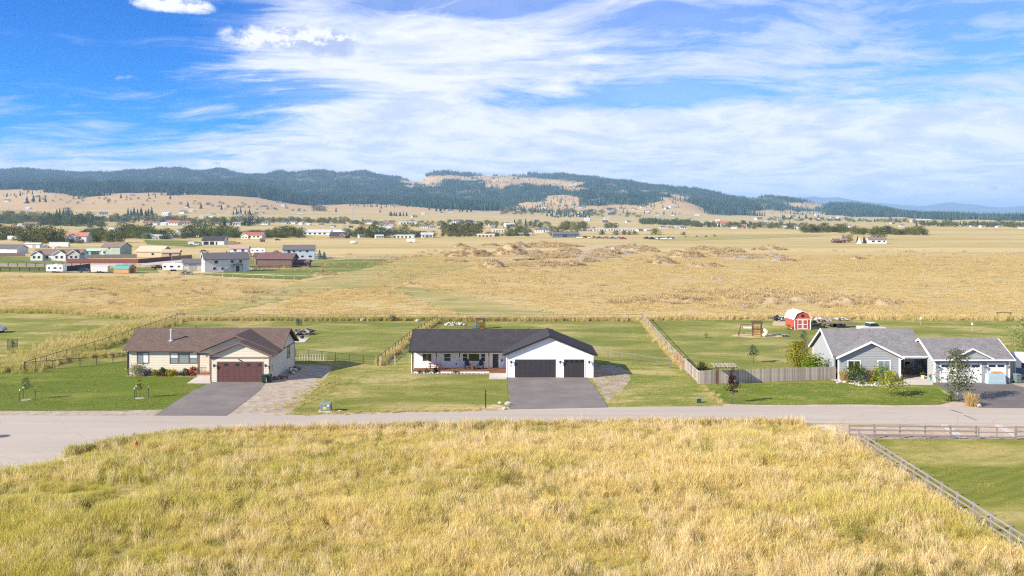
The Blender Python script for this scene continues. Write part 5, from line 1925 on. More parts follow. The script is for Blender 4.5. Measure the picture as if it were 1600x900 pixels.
o = thing('fire_hydrant', 'orange-red fire hydrant standing in the tall grass', 'hydrant', P(212.5, 704))
HYD = pmat('hydrant_red', (.62, .10, .05), .5, .1, 4)
MB().tube([(0, 0, 0), (0, 0, .06), (0, 0, .07), (0, 0, .62)], [.2, .2, .13, .12], 12).build('barrel', HYD, o)
MB().tube([(0, 0, .621), (0, 0, .68), (0, 0, .78), (0, 0, .84)], [.16, .16, .09, .04], 12).build('bonnet', HYD, o)
for a, b_ in (((-.11, 0, .5), (-.24, 0, .5)), ((.11, 0, .5), (.24, 0, .5)), ((0, -.11, .46), (0, -.25, .46))):
    MB().tube([a, b_], .065, 8).build('outlet_cap', HYD, o)
o = thing('marker_stake', 'thin pale marker stake in the tall grass near the hydrant', 'stake', P(252, 722))
MB().box(-.03, .03, -.03, .03, 0, 1.25).build('stake', pmat('pale_wood', (.5, .42, .3), .8), o)
MB().box(-.034, .034, -.034, .034, 1.26, 1.36).build('stake_tip', HYD, o)

o = thing('manhole_cover', 'dark round manhole cover in the road at the left edge', 'manhole cover', (P(4, 682).x, P(4, 682).y, .024))
MB().tube([(0, 0, 0), (0, 0, .012)], .62, 24).build('rim', pmat('iron_rim', (.2, .19, .19), .7), o)
MB().tube([(0, 0, .0125), (0, 0, .018)], .5, 24).build('lid', pmat('iron_lid', (.09, .085, .10), .6, .2, 12), o)
rd = bpy.data.objects['road']
for k, (x, y) in enumerate(((1486, 641), (1490, 642), (1494, 643.2), (1498, 644.4), (1502, 645.6), (1508, 650), (1512, 651.5), (1516, 653), (1520, 654.7), (1524, 656.5))):
    q = P(x, y)
    m = MB(); m.face([(q.x - .13, q.y - .1, .004), (q.x + .13, q.y - .13, .004), (q.x + .14, q.y + .1, .004), (q.x - .11, q.y + .13, .004)])
    m.build('tar_patch', pmat('tar', (.05, .042, .035), .8) if k == 0 else bpy.data.materials['tar'], rd, recalc=False)

# red barn shaped shed
SX, SY = P(1254, 515.5).x, P(1254, 515.5).y
o = thing('barn_shed', 'red barn shaped shed with white gambrel roof and white trimmed doors', 'shed', (SX, SY, 0), .06)
BARNRED = pmat('barn_red', (.43, .075, .05), .7, .08, 3)
SHW, SHD = 1.42, 4.4
prof = [(-SHW, .12), (-SHW, 1.92), (-1.0, 2.72), (0, 3.14), (1.0, 2.72), (SHW, 1.92), (SHW, .12)]
MB().extrude(prof, 'y', 0, SHD).build('wall', BARNRED, o)
rp = [(-SHW - .14, 1.80), (-1.03, 2.79), (0, 3.23), (1.03, 2.79), (SHW + .14, 1.80)]
WROOF = pmat('white_metal_roof', (.80, .78, .76), .5, .03, 2)
for a, b_ in zip(rp[:-1], rp[1:]):
    MB().slab([(a[0], -.14, a[1]), (a[0], SHD + .14, a[1]), (b_[0], SHD + .14, b_[1]), (b_[0], -.14, b_[1])], .06).build('roof_panel', WROOF, o)
for x in (-SHW + .05, SHW - .05):
    MB().box(x - .07, x + .07, -.035, -.004, .12, 1.86).build('corner_trim', WTRIM, o)
MB().box(-SHW + .12, SHW - .12, -.033, -.004, 1.80, 1.90).build('door_header', WTRIM, o)
for sx in (-1, 1):
    d_ = MB().box(*sorted((sx * .03, sx * .88)), -.028, -.004, .16, 1.76).build('door', BARNRED, o)
    for (a, b_, e, f) in ((.03, .13, .16, 1.76), (.78, .88, .16, 1.76), (.13, .78, .16, .26), (.13, .78, 1.66, 1.76), (.13, .78, .90, 1.0)):
        MB().box(*sorted((sx * a, sx * b_)), -.045, -.029, e, f).build('door_trim', WTRIM, d_)
MB().tube([(0, -.045, 2.42), (0, -.004, 2.42)], .26, 8).build('gable_vent', BLACKTRIM, o)
MB().box(-SHW - .05, SHW + .05, -.05, SHD + .05, 0, .115).build('skid', WEATHER, o)

# playset behind the plank fence
WOODP = pmat('playset_wood', (.13, .06, .035), .75, .2, 3)
DKWOOD = pmat('dark_play_wood', (.09, .05, .035), .8, .2, 3)


def playset(label, loc, rz, slide_col, full=True):
    o = thing('playset', label, 'playset', loc, rz)
    for x in (-.8, .8):
        for y in (-.7, .7):
            MB().box(x - .06, x + .06, y - .06, y + .06, 0, 2.7).build('post', WOODP, o)
    MB().box(-.85, .85, -.75, .75, 1.35, 1.43).build('platform', WOODP, o)
    for k in range(7):
        x = -.72 + k * .24
        MB().box(x - .05, x + .05, -.77, -.752, 1.44, 2.1).build('baluster', WOODP, o)
    for z in (.45, .8, 1.15):
        MB().box(-.85, .85, -.80, -.765, z - .05, z + .05).build('rung', WOODP, o)
    MB().box(-.5, .5, -.74, -.70, .1, 1.3).build('climbing_wall', pmat('climb_yellow', (.5, .25, .05), .7, .3, 3), o)
    MB().slab([(-1.0, -.9, 2.65), (1.0, -.9, 2.65), (1.0, 0, 3.1), (-1.0, 0, 3.1)], .05).build('roof_panel', DKWOOD, o)
    MB().slab([(1.0, .9, 2.65), (-1.0, .9, 2.65), (-1.0, 0, 3.1), (1.0, 0, 3.1)], .05).build('roof_panel', DKWOOD, o)
    MB().bar((-.8, 0, 2.25), (-3.1, 0, 2.25), .12).build('swing_beam', WOODP, o)
    for sy in (-1, 1):
        MB().bar((-3.0, 0, 2.3), (-3.5, sy * .9, 0), .11).build('swing_leg', WOODP, o)
    for x in (-1.5, -2.4):
        sw = MB().box(x - .25, x + .25, -.1, .1, .5, .55).build('swing', BLACKTRIM, o)
        for q in (-.22, .22):
            MB().bar((x + q, 0, .55), (x + q, 0, 2.2), .02).build('rope', BLACKTRIM, sw)
    if full:
        MB().box(-2.7, -.95, .2, .24, 1.5, 1.85).build('banner', pmat('banner_cloth', (.6, .66, .72), .8), o)
        pts = [(.85 + .85 * math.sin(t * PI), -.2 - .7 * t, 1.55 - 1.4 * t) for t in np.linspace(0, 1, 10)]
        MB().tube(pts, .36, 12, False).build('slide', slide_col, o, True)
    else:
        MB().slab([(-1.9, -.3, .2), (-1.9, .3, .2), (-.85, .3, 1.45), (-.85, -.3, 1.45)], .06).build('slide', slide_col, o)
    return o


playset('wooden playset with swings and a curling cream slide', P(1183, 525.5), -.15, pmat('cream_slide', (.72, .60, .36), .4)).scale = (.85, .85, .82)
playset('wooden playset with blue slide behind the white house', (P(751, 513.5).x, P(751, 513.5).y, 0), .25, pmat('blue_slide', (.03, .12, .55), .4), False).scale = (.78, .78, .60)

# pergola in front of the plank fence
o = thing('pergola', 'small dark pergola with slatted top in front of the plank fence', 'pergola', P(1134, 601.5))
for x, y in ((-.95, -.25), (.92, -.05), (-.95, .75), (.92, .85)):
    MB().box(x - .05, x + .05, y - .05, y + .05, 0, 2.0 + .1 * (y > .3)).build('post', WOODP, o)
for y in (-.28, .8):
    MB().bar((-1.45, y, 2.06 + .08 * (y > 0)), (1.25, y, 2.06 + .08 * (y > 0)), .06, .13).build('beam', WOODP, o)
for k in range(15):
    x = -1.4 + k * .185
    MB().bar((x, -.6, 2.13), (x + .05, 1.25, 2.30), .05, .08).build('slat', WEATHER, o)

# porch furniture, white house
o = thing('picnic_table', 'wooden picnic bench table on the white porch', 'table', (-9.6, 115.7, .345))
for y in (-.24, -.08, .08, .24):
    MB().box(-.8, .8, y - .07, y + .07, .70, .745).build('top_board', CEDAR, o)
for sy in (-.6, .6):
    MB().box(-.8, .8, sy - .12, sy + .12, .42, .46).build('bench', CEDAR, o)
for x in (-.6, .6):
    for sy in (-1, 1):
        MB().bar((x, sy * .15, .7), (x, sy * .55, 0), .07).build('leg', CEDARPOST, o)
    MB().bar((x, -.65, .39), (x, .65, .39), .06).build('cross_bar', CEDARPOST, o)


def armchair(label, loc, rz, mat, seatmat, rocker=False):
    o = thing('rocking_chair' if rocker else 'armchair', label, 'chair', loc, rz)
    MB().box(-.28, .28, -.28, .26, .40, .46).build('seat', seatmat, o)
    m = MB(); m.mesh8([(-.28, .22, .47), (.28, .22, .47), (.28, .28, .47), (-.28, .28, .47), (-.27, .34, 1.12), (.27, .34, 1.12), (.27, .40, 1.12), (-.27, .40, 1.12)]); m.build('backrest', seatmat, o)
    for x in (-.3, .3):
        MB().box(x - .04, x + .04, -.3, .3, .64, .68).build('armrest', mat, o)
        for y in (-.27, .25):
            MB().box(x - .025, x + .025, y - .025, y + .025, .05, .64).build('leg', mat, o)
        MB().box(x - .03, x + .03, -.42, .46, .0, .05).build('runner', mat, o)
    return o


armchair('black armchair near the middle window of the white porch', (-5.55, 115.9, .345), .3, BLACKTRIM, CHARCOAL)
armchair('black armchair nearer the front door of the white porch', (-3.92, 115.9, .345), -.3, BLACKTRIM, CHARCOAL)
o = thing('fire_bowl', 'low brown round table between the two black armchairs', 'table', (-4.85, 115.5, .345))
MB().tube([(0, 0, 0), (0, 0, .3), (0, 0, .42)], [.22, .3, .36], 12).build('base', CEDARPOST, o)
MB().tube([(0, 0, .421), (0, 0, .46)], .38, 14).build('top', CEDAR, o)
RKW = pmat('rocker_wood', (.34, .20, .14), .7, .15, 3)
armchair('brown rocking chair under the grey porch window', (48.7, 113.4, .13), .3, RKW, RKW, True)
armchair('brown rocking chair beside the grey porch corner', (49.85, 113.2, .13), -.15, RKW, RKW, True)
o = thing('hanging_basket', 'hanging flower basket under the grey porch roof', 'flower basket', (50.0, 111.5, 1.75))
MB().tube([(0, 0, 0), (0, 0, .22)], [.12, .22], 10).build('basket', pmat('coir', (.3, .16, .07), .9), o)
V, Fc, cc = crown_geo(77, .2, .42, .26, 14, 10, .05); link('flowers', np_mesh('flowers', V, Fc, leafmat('flowers_peach', (.45, .2, .1), (.7, .45, .3))), None, o)
MB().bar((0, 0, .2), (0, 0, .94), .015).build('chain', BLACKTRIM, o)
for lab, x, y, pm, lf in (('teal glazed pot with yellow flowers at the porch edge', 49.35, 109.1, pmat('teal_glaze', (.03, .22, .24), .3), L_YEL), ('cream pot with green plant behind the teal pot', 48.9, 110.4, pmat('cream_glaze', (.6, .52, .36), .4), L_GRN)):
    o = thing('plant_pot', lab, 'plant pot', (x, y, .1))
    MB().tube([(0, 0, 0), (0, 0, .4)], [.16, .26], 12).build('pot', pm, o)
    V, Fc, cc = crown_geo(78, .38, .75, .25, 14, 10, .06); link('plant', np_mesh('plant', V, Fc, lf), None, o)

# box under pale blue cover at the single garage door
o = thing('covered_crate', 'crate under a pale blue cover before the single garage door', 'crate', (55.95, 107.45, .04))
m = MB(); m.mesh8([(-1.0, -.4, 0), (1.02, -.42, 0), (1.0, .42, 0), (-1.02, .4, 0), (-.95, -.36, 1.18), (.93, -.38, 1.2), (.93, .36, 1.2), (-.95, .36, 1.16)]); m.build('cover', pmat('pale_blue_tarp', (.34, .45, .50), .6, .1, 2, .6, 4), o)
m = MB(); m.face([(-1.04, -.43, .002), (1.06, -.45, .002), (1.02, -.415, .28), (-.99, -.395, .25)]); m.build('hem', pmat('tarp_hem', (.27, .38, .43), .6), o)
o = thing('wooden_rack', 'low orange wooden rack lying on the covered crate', 'rack', (56.1, 107.45, 1.245))
for k in range(6):
    MB().box(-.5 + k * .19, -.4 + k * .19, -.2, .2, .0, .12).build('slat', pmat('orange_wood', (.5, .25, .09), .7) if k == 0 else bpy.data.materials['orange_wood'], o)
for y in (-.23, .23):
    MB().box(-.55, .6, y - .02, y + .02, .0, .16).build('side_rail', bpy.data.materials['orange_wood'], o)

# scrap beside the tan house, log heap, pad


def heap(label, cat, loc, n, sx, sy, mats, seed, long=(.6, 1.6), name='scrap_heap', h=.6):
    o = thing(name, label, cat, loc)
    rng = random.Random(seed)
    for k in range(n):
        L = rng.uniform(*long); w = rng.uniform(.08, .28)
        m = MB().cbox((rng.uniform(-sx, sx), rng.uniform(-sy, sy), .08 + rng.random() * h * .7), L, w, rng.uniform(.06, .25), rng.uniform(0, PI), rng.uniform(-.2, .2), rng.uniform(-.3, .3))
        m.build('piece', rng.choice(mats), o, recalc=False)
    return o


SCRAP = [BLACKTRIM, pmat('scrap_white', (.6, .6, .6), .6), pmat('scrap_grey', (.25, .25, .26), .6), pmat('scrap_brown', (.2, .13, .09), .8)]
heap('dark and white clutter along the wall of the tan house', 'clutter', (-27.3, 115.5, .02), 22, .6, 2.0, SCRAP, 1, (.4, .9))
heap('low pale clutter nearer the garage corner of the tan house', 'clutter', (-27.5, 110.6, .02), 12, .7, .8, [SCRAP[1], SCRAP[2], SCRAP[3]], 2, (.3, .8), h=.35)
heap('heap of dark branches and scrap on the back lawn', 'brush heap', P(474, 523), 46, 1.3, .7, [SCRAP[0], SCRAP[3], SCRAP[3], WEATHER, SCRAP[2]], 3, (.6, 1.9), 'brush_heap', 1.0)
walk([(459, 535), (476, 535), (484, 528), (464, 528)], 'small concrete pad behind the tan house', .08)
o = thing('fire_barrel', 'small dark barrel on the concrete pad', 'barrel', P(472, 529.5))
MB().tube([(0, 0, .08), (0, 0, .55)], .3, 12).build('drum', SCRAP[0], o)
MB().tube([(0, 0, .551), (0, 0, .57)], .32, 12).build('rim', SCRAP[3], o)
o = thing('garden_trellis', 'row of white garden hoops behind the chain link fence', 'trellis', P(470, 563.5))
for k in range(10):
    pts = [(k * .36 + .16 * math.cos(a), 0, .75 + .16 * math.sin(a)) for a in np.linspace(0, PI, 7)]
    MB().tube([(k * .36 + .16, 0, 0)] + pts + [(k * .36 - .16, 0, 0)], .018, 5).build('hoop', SCRAP[1], o)
MB().bar((-.16, 0, .45), (3.4, 0, .45), .02).build('cross_wire', SCRAP[1], o)
heap('rusty scrap and boards piled right of the red shed', 'scrap pile', P(1278, 509), 30, 2.2, 1.0, [SCRAP[0], SCRAP[3], WEATHER], 5, (.6, 2.2), 'scrap_pile', 1.3)
heap('row of grey scrap along the edge of the dry field', 'scrap pile', P(1298, 501.5), 26, 3.2, .5, [SCRAP[1], SCRAP[2], WEATHER], 6, (.5, 1.6), 'scrap_pile', .7)
heap('grey covered heap left of the red shed', 'scrap pile', P(1217, 501.5), 26, 1.2, .7, [SCRAP[2], SCRAP[0], pmat('tarp_grey', (.36, .36, .38), .7)], 7, (.7, 1.6), 'scrap_pile', 1.2)
o = thing('flatbed_trailer', 'brown flatbed trailer behind the grey house', 'trailer', P(1312, 511.5))
MB().box(-2.6, 2.4, -.9, .9, .75, .88).build('deck', SCRAP[3], o)
MB().bar((2.4, 0, .8), (3.6, 0, .6), .09).build('drawbar', SCRAP[3], o)
for x in (-.5, .4):
    for y in (-.95, .95):
        MB().tube([(x, y - .1, .36), (x, y + .1, .36)], .36, 12).build('wheel', BLACKTRIM, o)
for x in (-2.5, -1.2, 0, 1.2, 2.3):
    MB().bar((x, .85, .88), (x, .85, 1.35), .06).build('stake', SCRAP[3], o)


def rail_stand(label, loc, w, rz=0):
    o = thing('hitching_rail', label, 'rail', loc, rz)
    for x in (-w / 2, w / 2):
        MB().box(x - .09, x + .09, -.09, .09, 0, .85).build('post', DKWOOD, o)
    MB().bar((-w / 2 - .2, 0, .9), (w / 2 + .2, 0, .9), .14).build('rail', DKWOOD, o)
    return o


rail_stand('dark wooden rail on two posts at the corner of the back fence', P(282, 498), 1.3)
rail_stand('dark wooden rail on two posts in the dry field at the right edge', P(1569, 496), 2.5)
for lab, x, y in (('thin post with white bird box behind the grey house ridge', 1438.7, 509), ('thin post with white bird box nearer the grey garage', 1519, 518)):
    o = thing('bird_box_post', lab, 'bird box', P(x, y))
    MB().box(-.03, .03, -.03, .03, 0, 1.15).build('post', WEATHER, o)
    MB().box(-.12, .12, -.1, .1, 1.15, 1.38).build('box', WTRIM, o)
    m = MB(); m.extrude([(-.16, 1.383), (0, 1.48), (.16, 1.383)], 'y', -.14, .14); m.build('roof', WTRIM, o)
o = thing('lawn_trolley', 'small dark trolley on the lawn right of the playset', 'trolley', P(1226, 526))
MB().box(-.45, .45, -.25, .25, .25, .42).build('tray', SCRAP[2], o)
for x in (-.3, .3):
    for y in (-.28, .28):
        MB().tube([(x, y - .04, .14), (x, y + .04, .14)], .14, 10).build('wheel', BLACKTRIM, o)
MB().bar((.45, 0, .35), (.95, 0, .8), .04).build('handle', BLACKTRIM, o)
# ------------------------------------------------------------------ the settlement across the field
def flat(name, col, rough=0.75):
    return pmat(name, col, rough, .06, .7)


FW = flat('far_white', (.60, .60, .59)); FCREAM = flat('far_cream', (.60, .53, .42)); FTAN = flat('far_tan', (.46, .37, .26))
FBLUE = flat('far_pale_blue', (.42, .50, .58)); FGREEN = flat('far_sage', (.30, .36, .30)); FBROWN = flat('far_brown', (.16, .105, .085))
FPLY = flat('far_plywood', (.50, .38, .24)); FTEAL = flat('far_teal', (.24, .42, .36)); FGREY = flat('far_grey', (.36, .37, .38))
RGREY = flat('far_roof_grey', (.135, .125, .13)); RBROWN = flat('far_roof_brown', (.20, .15, .12)); RBLACK = flat('far_roof_black', (.055, .05, .055))
RMAROON = flat('far_roof_maroon', (.15, .085, .085)); RRED = flat('far_roof_red', (.33, .12, .09)); RORANGE = flat('far_roof_orange', (.44, .19, .13))
RMETAL = flat('far_roof_metal', (.47, .48, .49)); RTEAL = flat('far_roof_teal', (.08, .26, .24)); RPLY = flat('far_roof_ply', (.54, .42, .29)); RGREEN = flat('far_roof_green', (.04, .22, .15))
FGLASS = glassmat('far_glass', (.03, .035, .04))
FGLASS.node_tree.nodes['Principled BSDF'].inputs['Specular IOR Level'].default_value = .25
FGLASS.node_tree.nodes['Principled BSDF'].inputs['Roughness'].default_value = .2


def homestead(name, label, cat, loc, rz, L, Wd, hw, rise, wall, roof, win=(), doors=(), gables=(), chim=None, over=.4, trim=None, wt=None, leftwin=(), group=None, storeys=1):
    """house with its ridge along local x, front to local -y, walls as one closed shell, separate roof slopes, windows and doors"""
    o = thing(name, label, cat, loc, rz, group)
    trim = trim or FW
    prof = [(-Wd / 2, -.3), (-Wd / 2, hw), (0, hw + rise), (Wd / 2, hw), (Wd / 2, -.3)]
    MB().extrude(prof, 'x', -L / 2, L / 2).build('wall', wall, o)
    k = rise / (Wd / 2)
    ye, ze = Wd / 2 + over, hw - over * k + .16
    zr = hw + rise + .16
    MB().slab([(-L / 2 - over, -ye, ze), (L / 2 + over, -ye, ze), (L / 2 + over, 0, zr), (-L / 2 - over, 0, zr)], .15).build('roof_slope', roof, o)
    MB().slab([(L / 2 + over, ye, ze), (-L / 2 - over, ye, ze), (-L / 2 - over, 0, zr), (L / 2 + over, 0, zr)], .15).build('roof_slope', roof, o)
    for sx in (-1, 1):
        x = sx * (L / 2 + over + .03)
        for sy in (-1, 1):
            m = MB(); m.mesh8([(x - .03, sy * ye, ze - .26), (x + .03, sy * ye, ze - .26), (x + .03, 0, zr - .26), (x - .03, 0, zr - .26), (x - .03, sy * ye, ze + .01), (x + .03, sy * ye, ze + .01), (x + .03, 0, zr + .01), (x - .03, 0, zr + .01)])
            m.build('fascia', wt or trim, o)
    for (u, w, z0, z1) in win:
        f = MB().box(u - w / 2 - .1, u + w / 2 + .1, -Wd / 2 - .05, -Wd / 2 - .002, z0 - .1, z1 + .1).build('window', trim, o)
        MB().box(u - w / 2, u + w / 2, -Wd / 2 - .065, -Wd / 2 - .051, z0, z1).build('pane', FGLASS, f)
    for (y, w, z0, z1, sx) in leftwin:
        a, b = sorted((sx * (L / 2 + .002), sx * (L / 2 + .05))); c, d_ = sorted((sx * (L / 2 + .051), sx * (L / 2 + .065)))
        f = MB().box(a, b, y - w / 2 - .1, y + w / 2 + .1, z0 - .1, z1 + .1).build('window', trim, o)
        MB().box(c, d_, y - w / 2, y + w / 2, z0, z1).build('pane', FGLASS, f)
    for (u, w, h, mt) in doors:
        MB().box(u - w / 2, u + w / 2, -Wd / 2 - .05, -Wd / 2 - .002, 0, h).build('door', mt, o)
    for (u, w, proj, gh, gr, wm) in gables:
        # projecting front gable
        pr = [(u - w / 2, -.3), (u - w / 2, gh), (u, gh + gr), (u + w / 2, gh), (u + w / 2, -.3)]
        MB().extrude(pr, 'y', -Wd / 2 - proj, -.2).build('gable_wall', wm or wall, o)
        kk = gr / (w / 2); xe, zz, zt = w / 2 + .35, gh - .35 * kk + .16, gh + gr + .17
        back = 0
        for sx in (-1, 1):
            q = [(u + sx * xe, -Wd / 2 - proj - .35, zz), (u + sx * xe, back, zz), (u, back, zt), (u, -Wd / 2 - proj - .35, zt)]
            if sx > 0: q = [q[1], q[0], q[3], q[2]]
            MB().slab([q[0], q[1], q[2], q[3]], .14).build('gable_roof', roof, o)
            yy = -Wd / 2 - proj - .38
            m = MB(); m.mesh8([(u + sx * xe, yy - .03, zz - .25), (u + sx * xe, yy + .03, zz - .25), (u, yy + .03, zt - .25), (u, yy - .03, zt - .25), (u + sx * xe, yy - .03, zz + .01), (u + sx * xe, yy + .03, zz + .01), (u, yy + .03, zt + .01), (u, yy - .03, zt + .01)])
            m.build('fascia', wt or trim, o)
        for du in (-w * .2, w * .2):
            f = MB().box(u + du - .6, u + du + .6, -Wd / 2 - proj - .05, -Wd / 2 - proj - .002, .85, 2.15).build('window', trim, o)
            MB().box(u + du - .5, u + du + .5, -Wd / 2 - proj - .065, -Wd / 2 - proj - .051, .95, 2.05).build('pane', FGLASS, f)
    if chim:
        x, y, w, h = chim
        MB().box(x - w / 2, x + w / 2, y - w / 2, y + w / 2, hw, hw + rise + h).build('chimney', wall, o)
    return o


def camper(label, loc, rz, L=7.0, H=2.7, mat=None, name='camper', cat='camper', low=None, wbody=2.4):
    o = thing(name, label, cat, loc, rz)
    mat = mat or pmat('camper_white', (.74, .74, .72), .45, .03, 1)
    prof = [(-L / 2, .55), (-L / 2, H - .25), (-L / 2 + .25, H), (L / 2 - .5, H), (L / 2, H - .7), (L / 2 - .15, .55)]
    MB().extrude(prof, 'y', -wbody / 2, wbody / 2).build('body', mat, o)
    if low is not None:
        MB().box(-L / 2 + .05, L / 2 - .2, -wbody / 2 - .012, wbody / 2 + .012, .56, 1.38).build('lower_band', low, o)
    for (u, w) in ((-L * .38, .8), (-L * .05, 1.2), (L * .30, .8)):
        for sy in (-1, 1):
            a, b = sorted((sy * (wbody / 2 + .002), sy * (wbody / 2 + .02)))
            MB().box(u - w / 2, u + w / 2, a, b, 1.35, 1.95).build('window', FGLASS, o)
    MB().box(L * .13, L * .13 + .65, -wbody / 2 - .02, -wbody / 2 - .003, .65, 2.2).build('door', WTRIM, o)
    MB().box(-.5, .5, -.4, .4, H + .003, H + .24).build('air_unit', WTRIM, o)
    for x in (-.45, .45):
        for y in (-wbody / 2 + .1, wbody / 2 - .1):
            MB().tube([(x, y - .12, .36), (x, y + .12, .36)], .36, 12).build('wheel', BLACKTRIM, o)
    MB().bar((L / 2 - .2, 0, .6), (L / 2 + 1.1, 0, .5), .1).build('drawbar', BLACKTRIM, o)
    return o


def car(label, loc, rz, col, pickup=False, group=None):
    o = thing('parked_pickup' if pickup else 'parked_car', label, 'pickup truck' if pickup else 'car', loc, rz, group)
    mt = pmat('car_paint', col, .3, .03, 1, spec=.5)
    b = [(-2.25, .45), (-2.25, .95), (-2.05, 1.02), (1.05, 1.02), (2.1, .88), (2.28, .6), (2.2, .4), (-2.1, .4)]
    MB().extrude(b, 'y', -.9, .9).build('body', mt, o)
    c = [(-.75, 1.022), (-.55, 1.55), (.45, 1.58), (1.15, 1.022)] if pickup else [(-1.85, 1.022), (-1.35, 1.52), (.25, 1.55), (1.1, 1.022)]
    MB().extrude(c, 'y', -.78, .78).build('cabin', FGLASS, o)
    MB().extrude([(c[1][0] - .03, c[1][1]), (c[1][0], c[1][1] + .05), (c[2][0], c[2][1] + .05), (c[2][0] + .03, c[2][1])], 'y', -.76, .76).build('roof_panel', mt, o)
    for x in (-1.4, 1.4):
        for y in (-.84, .84):
            w = MB().tube([(x, y - .11, .34), (x, y + .11, .34)], .34, 14).build('wheel', BLACKTRIM, o)
            MB().tube([(x, y * 1.0 - .12, .34), (x, y + .12, .34)], .18, 10).build('rim', GALV, w)
    for y in (-.65, .65):
        MB().box(2.235, 2.30, y - .18, y + .18, .62, .76).build('headlight', WTRIM, o)
        MB().box(-2.29, -2.252, y - .15, y + .15, .70, .85).build('tail_light', RRED, o)
    return o


def W(px):      # metres per photograph pixel at a ground row
    return CAM_H / (px - HORIZON)


G = hit
camper('white and blue motorhome beside the grey garage', Vector((64.3, 110.4, .05)), R(-14), 8.6, 2.95, None, 'motorhome', 'motorhome', pmat('motorhome_blue', (.07, .105, .19), .4))
car('white pickup truck parked behind the grey house', (60.2, 155.5, 0), R(12), (.72, .71, .70), True)
car('small grey car at the left edge of the dry lawn', G(-14, 520), R(5), (.25, .25, .27))

homestead('ranch_house', 'grey roofed white ranch house at the left edge beyond the field', 'house', G(-6, 396.5) + Vector((0, 6, 0)), R(-4), 22, 10, 2.7, 1.9, FW, RGREY, [(-5, 1.5, .9, 2.1)], [(3.5, 4.6, 2.2, WDOOR)])
homestead('gabled_house', 'white ranch house with three front gables and chimney', 'house', G(80, 407.5) + Vector((0, 8, 0)), R(2), 20.5, 9.5, 2.7, 2.1, FW, RBROWN,
          [(-3.6, 1.2, .8, 2.1), (1.2, 1.2, .8, 2.1), (-5.4, 1.2, .8, 2.1), (6, 1.2, .8, 2.1)], [(3.4, 1.1, 2.1, FGREY)],
          [(-7.4, 5.2, 1.6, 2.6, 1.5, None), (2.2, 5.6, 1.2, 2.7, 1.6, None), (8.3, 5.0, .9, 2.8, 1.7, FGREY)], (-3.2, 1, 1.1, .9))
homestead('sage_house', 'sage green two storey house with wooden balcony', 'house', G(174, 399.5) + Vector((0, 6, 0)), R(-12), 10.5, 9.5, 4.4, 2.0, FGREEN, RBROWN, [(-.8, .9, 3.2, 4.0), (-3.4, 1.4, 1.0, 2.1)], [(-4.4, 1.0, 2.1, FW)])
o = thing('balcony', 'white wooden balcony on the front of the sage green house', 'balcony', G(160, 400) + Vector((0, -.5, 0)))
MB().box(-2.2, 2.2, -1.2, 1.2, 2.5, 2.65).build('deck', FTAN, o)
for x in (-2.1, 2.1):
    MB().box(x - .1, x + .1, -1.1, -.9, 0, 2.5).build('post', FBROWN, o)
for k in range(12):
    MB().box(-2.15 + k * .38, -2.08 + k * .38, -1.2, -1.13, 2.651, 3.6).build('baluster', FW, o)
MB().box(-2.2, 2.2, -1.22, -1.12, 3.601, 3.72).build('rail', FW, o)
homestead('lean_to_shed', 'pale teal shed with dark open bay', 'shed', G(143, 399) + Vector((0, 5, 0)), 0, 8, 5, 2.2, .9, FTEAL, RTEAL if False else flat('far_roof_mint', (.34, .52, .46)), [], [(.6, 4.0, 1.9, RBLACK)])
o = thing('dome_tent', 'white domed tent in front of the sage green house', 'tent', G(184, 402))
V_ = [(2.0 * math.cos(a), .3, 1.55 * math.sin(a)) for a in np.linspace(0, PI, 11)]
MB().extrude([(p[0], p[2]) for p in V_], 'y', -1.6, 1.6).build('canopy', FW, o)
MB().box(-.5, .5, -1.63, -1.605, 0, 1.1).build('door_flap', FGREY, o)
homestead('unfinished_house', 'unfinished house sheathed in bare plywood', 'house', G(232, 402) + Vector((0, 7, 0)), R(-8), 13, 10, 2.7, 2.3, FPLY, RPLY, [(2, 1.2, .9, 2.0)])
homestead('unfinished_garage', 'unfinished plywood garage wing with bare trusses', 'garage', G(262, 403) + Vector((0, 5, 0)), R(10), 7.5, 7, 2.5, 1.2, FPLY, FTAN, [(0, 1.2, 1, 2)])

homestead('white_house', 'tall white house with dark roof and rear stairs beside the campers', 'house', G(345, 425) + Vector((0, 5, 0)), R(24), 15, 9.5, 4.5, 2.0, FW, RBLACK if False else flat('far_roof_slate', (.115, .105, .11)),
          [(-3.6, 1.1, 3.0, 4.0), (-4.2, .9, .9, 1.7), (1.8, .9, 3.2, 4.0), (4.6, .9, 3.2, 4.0), (-1.5, .8, .9, 1.6)], [(3.6, 1.2, 2.0, RBLACK)], leftwin=[(-1, 1.4, 2.6, 3.4, -1)])
o = thing('outside_stairs', 'dark timber deck and stairs at the back of the tall white house', 'stairs', G(371, 424.5), R(24))
for k in range(9):
    MB().box(-4.6 + k * .36, -4.2 + k * .36, -.7, .7, .22 + k * .27, .28 + k * .27).build('step', RBLACK, o)
MB().box(-1.4, 1.6, -.8, 1.2, 2.6, 2.72).build('deck', RBLACK, o)
for x in (-1.3, 1.5):
    MB().box(x - .1, x + .1, -.7, -.5, 0, 2.6).build('post', RBLACK, o)
for k in range(8):
    MB().box(-1.4 + k * .42, -1.36 + k * .42, -.8, -.74, 2.721, 3.6).build('baluster', RBLACK, o)
homestead('low_garage', 'low white garage between the white camper and the tall white house', 'garage', G(295, 421.5) + Vector((0, 5, 0)), R(14), 7, 8, 2.3, 1.4, FW, RGREY, [], [(0, 2.6, 2.0, FGREY)])
homestead('brown_barn', 'long brown barn with maroon metal roof', 'barn', G(428, 418.5) + Vector((0, 6, 0)), R(-3), 13.2, 8.5, 3.3, 1.9, FBROWN, RMAROON, [], [], wt=RBROWN)
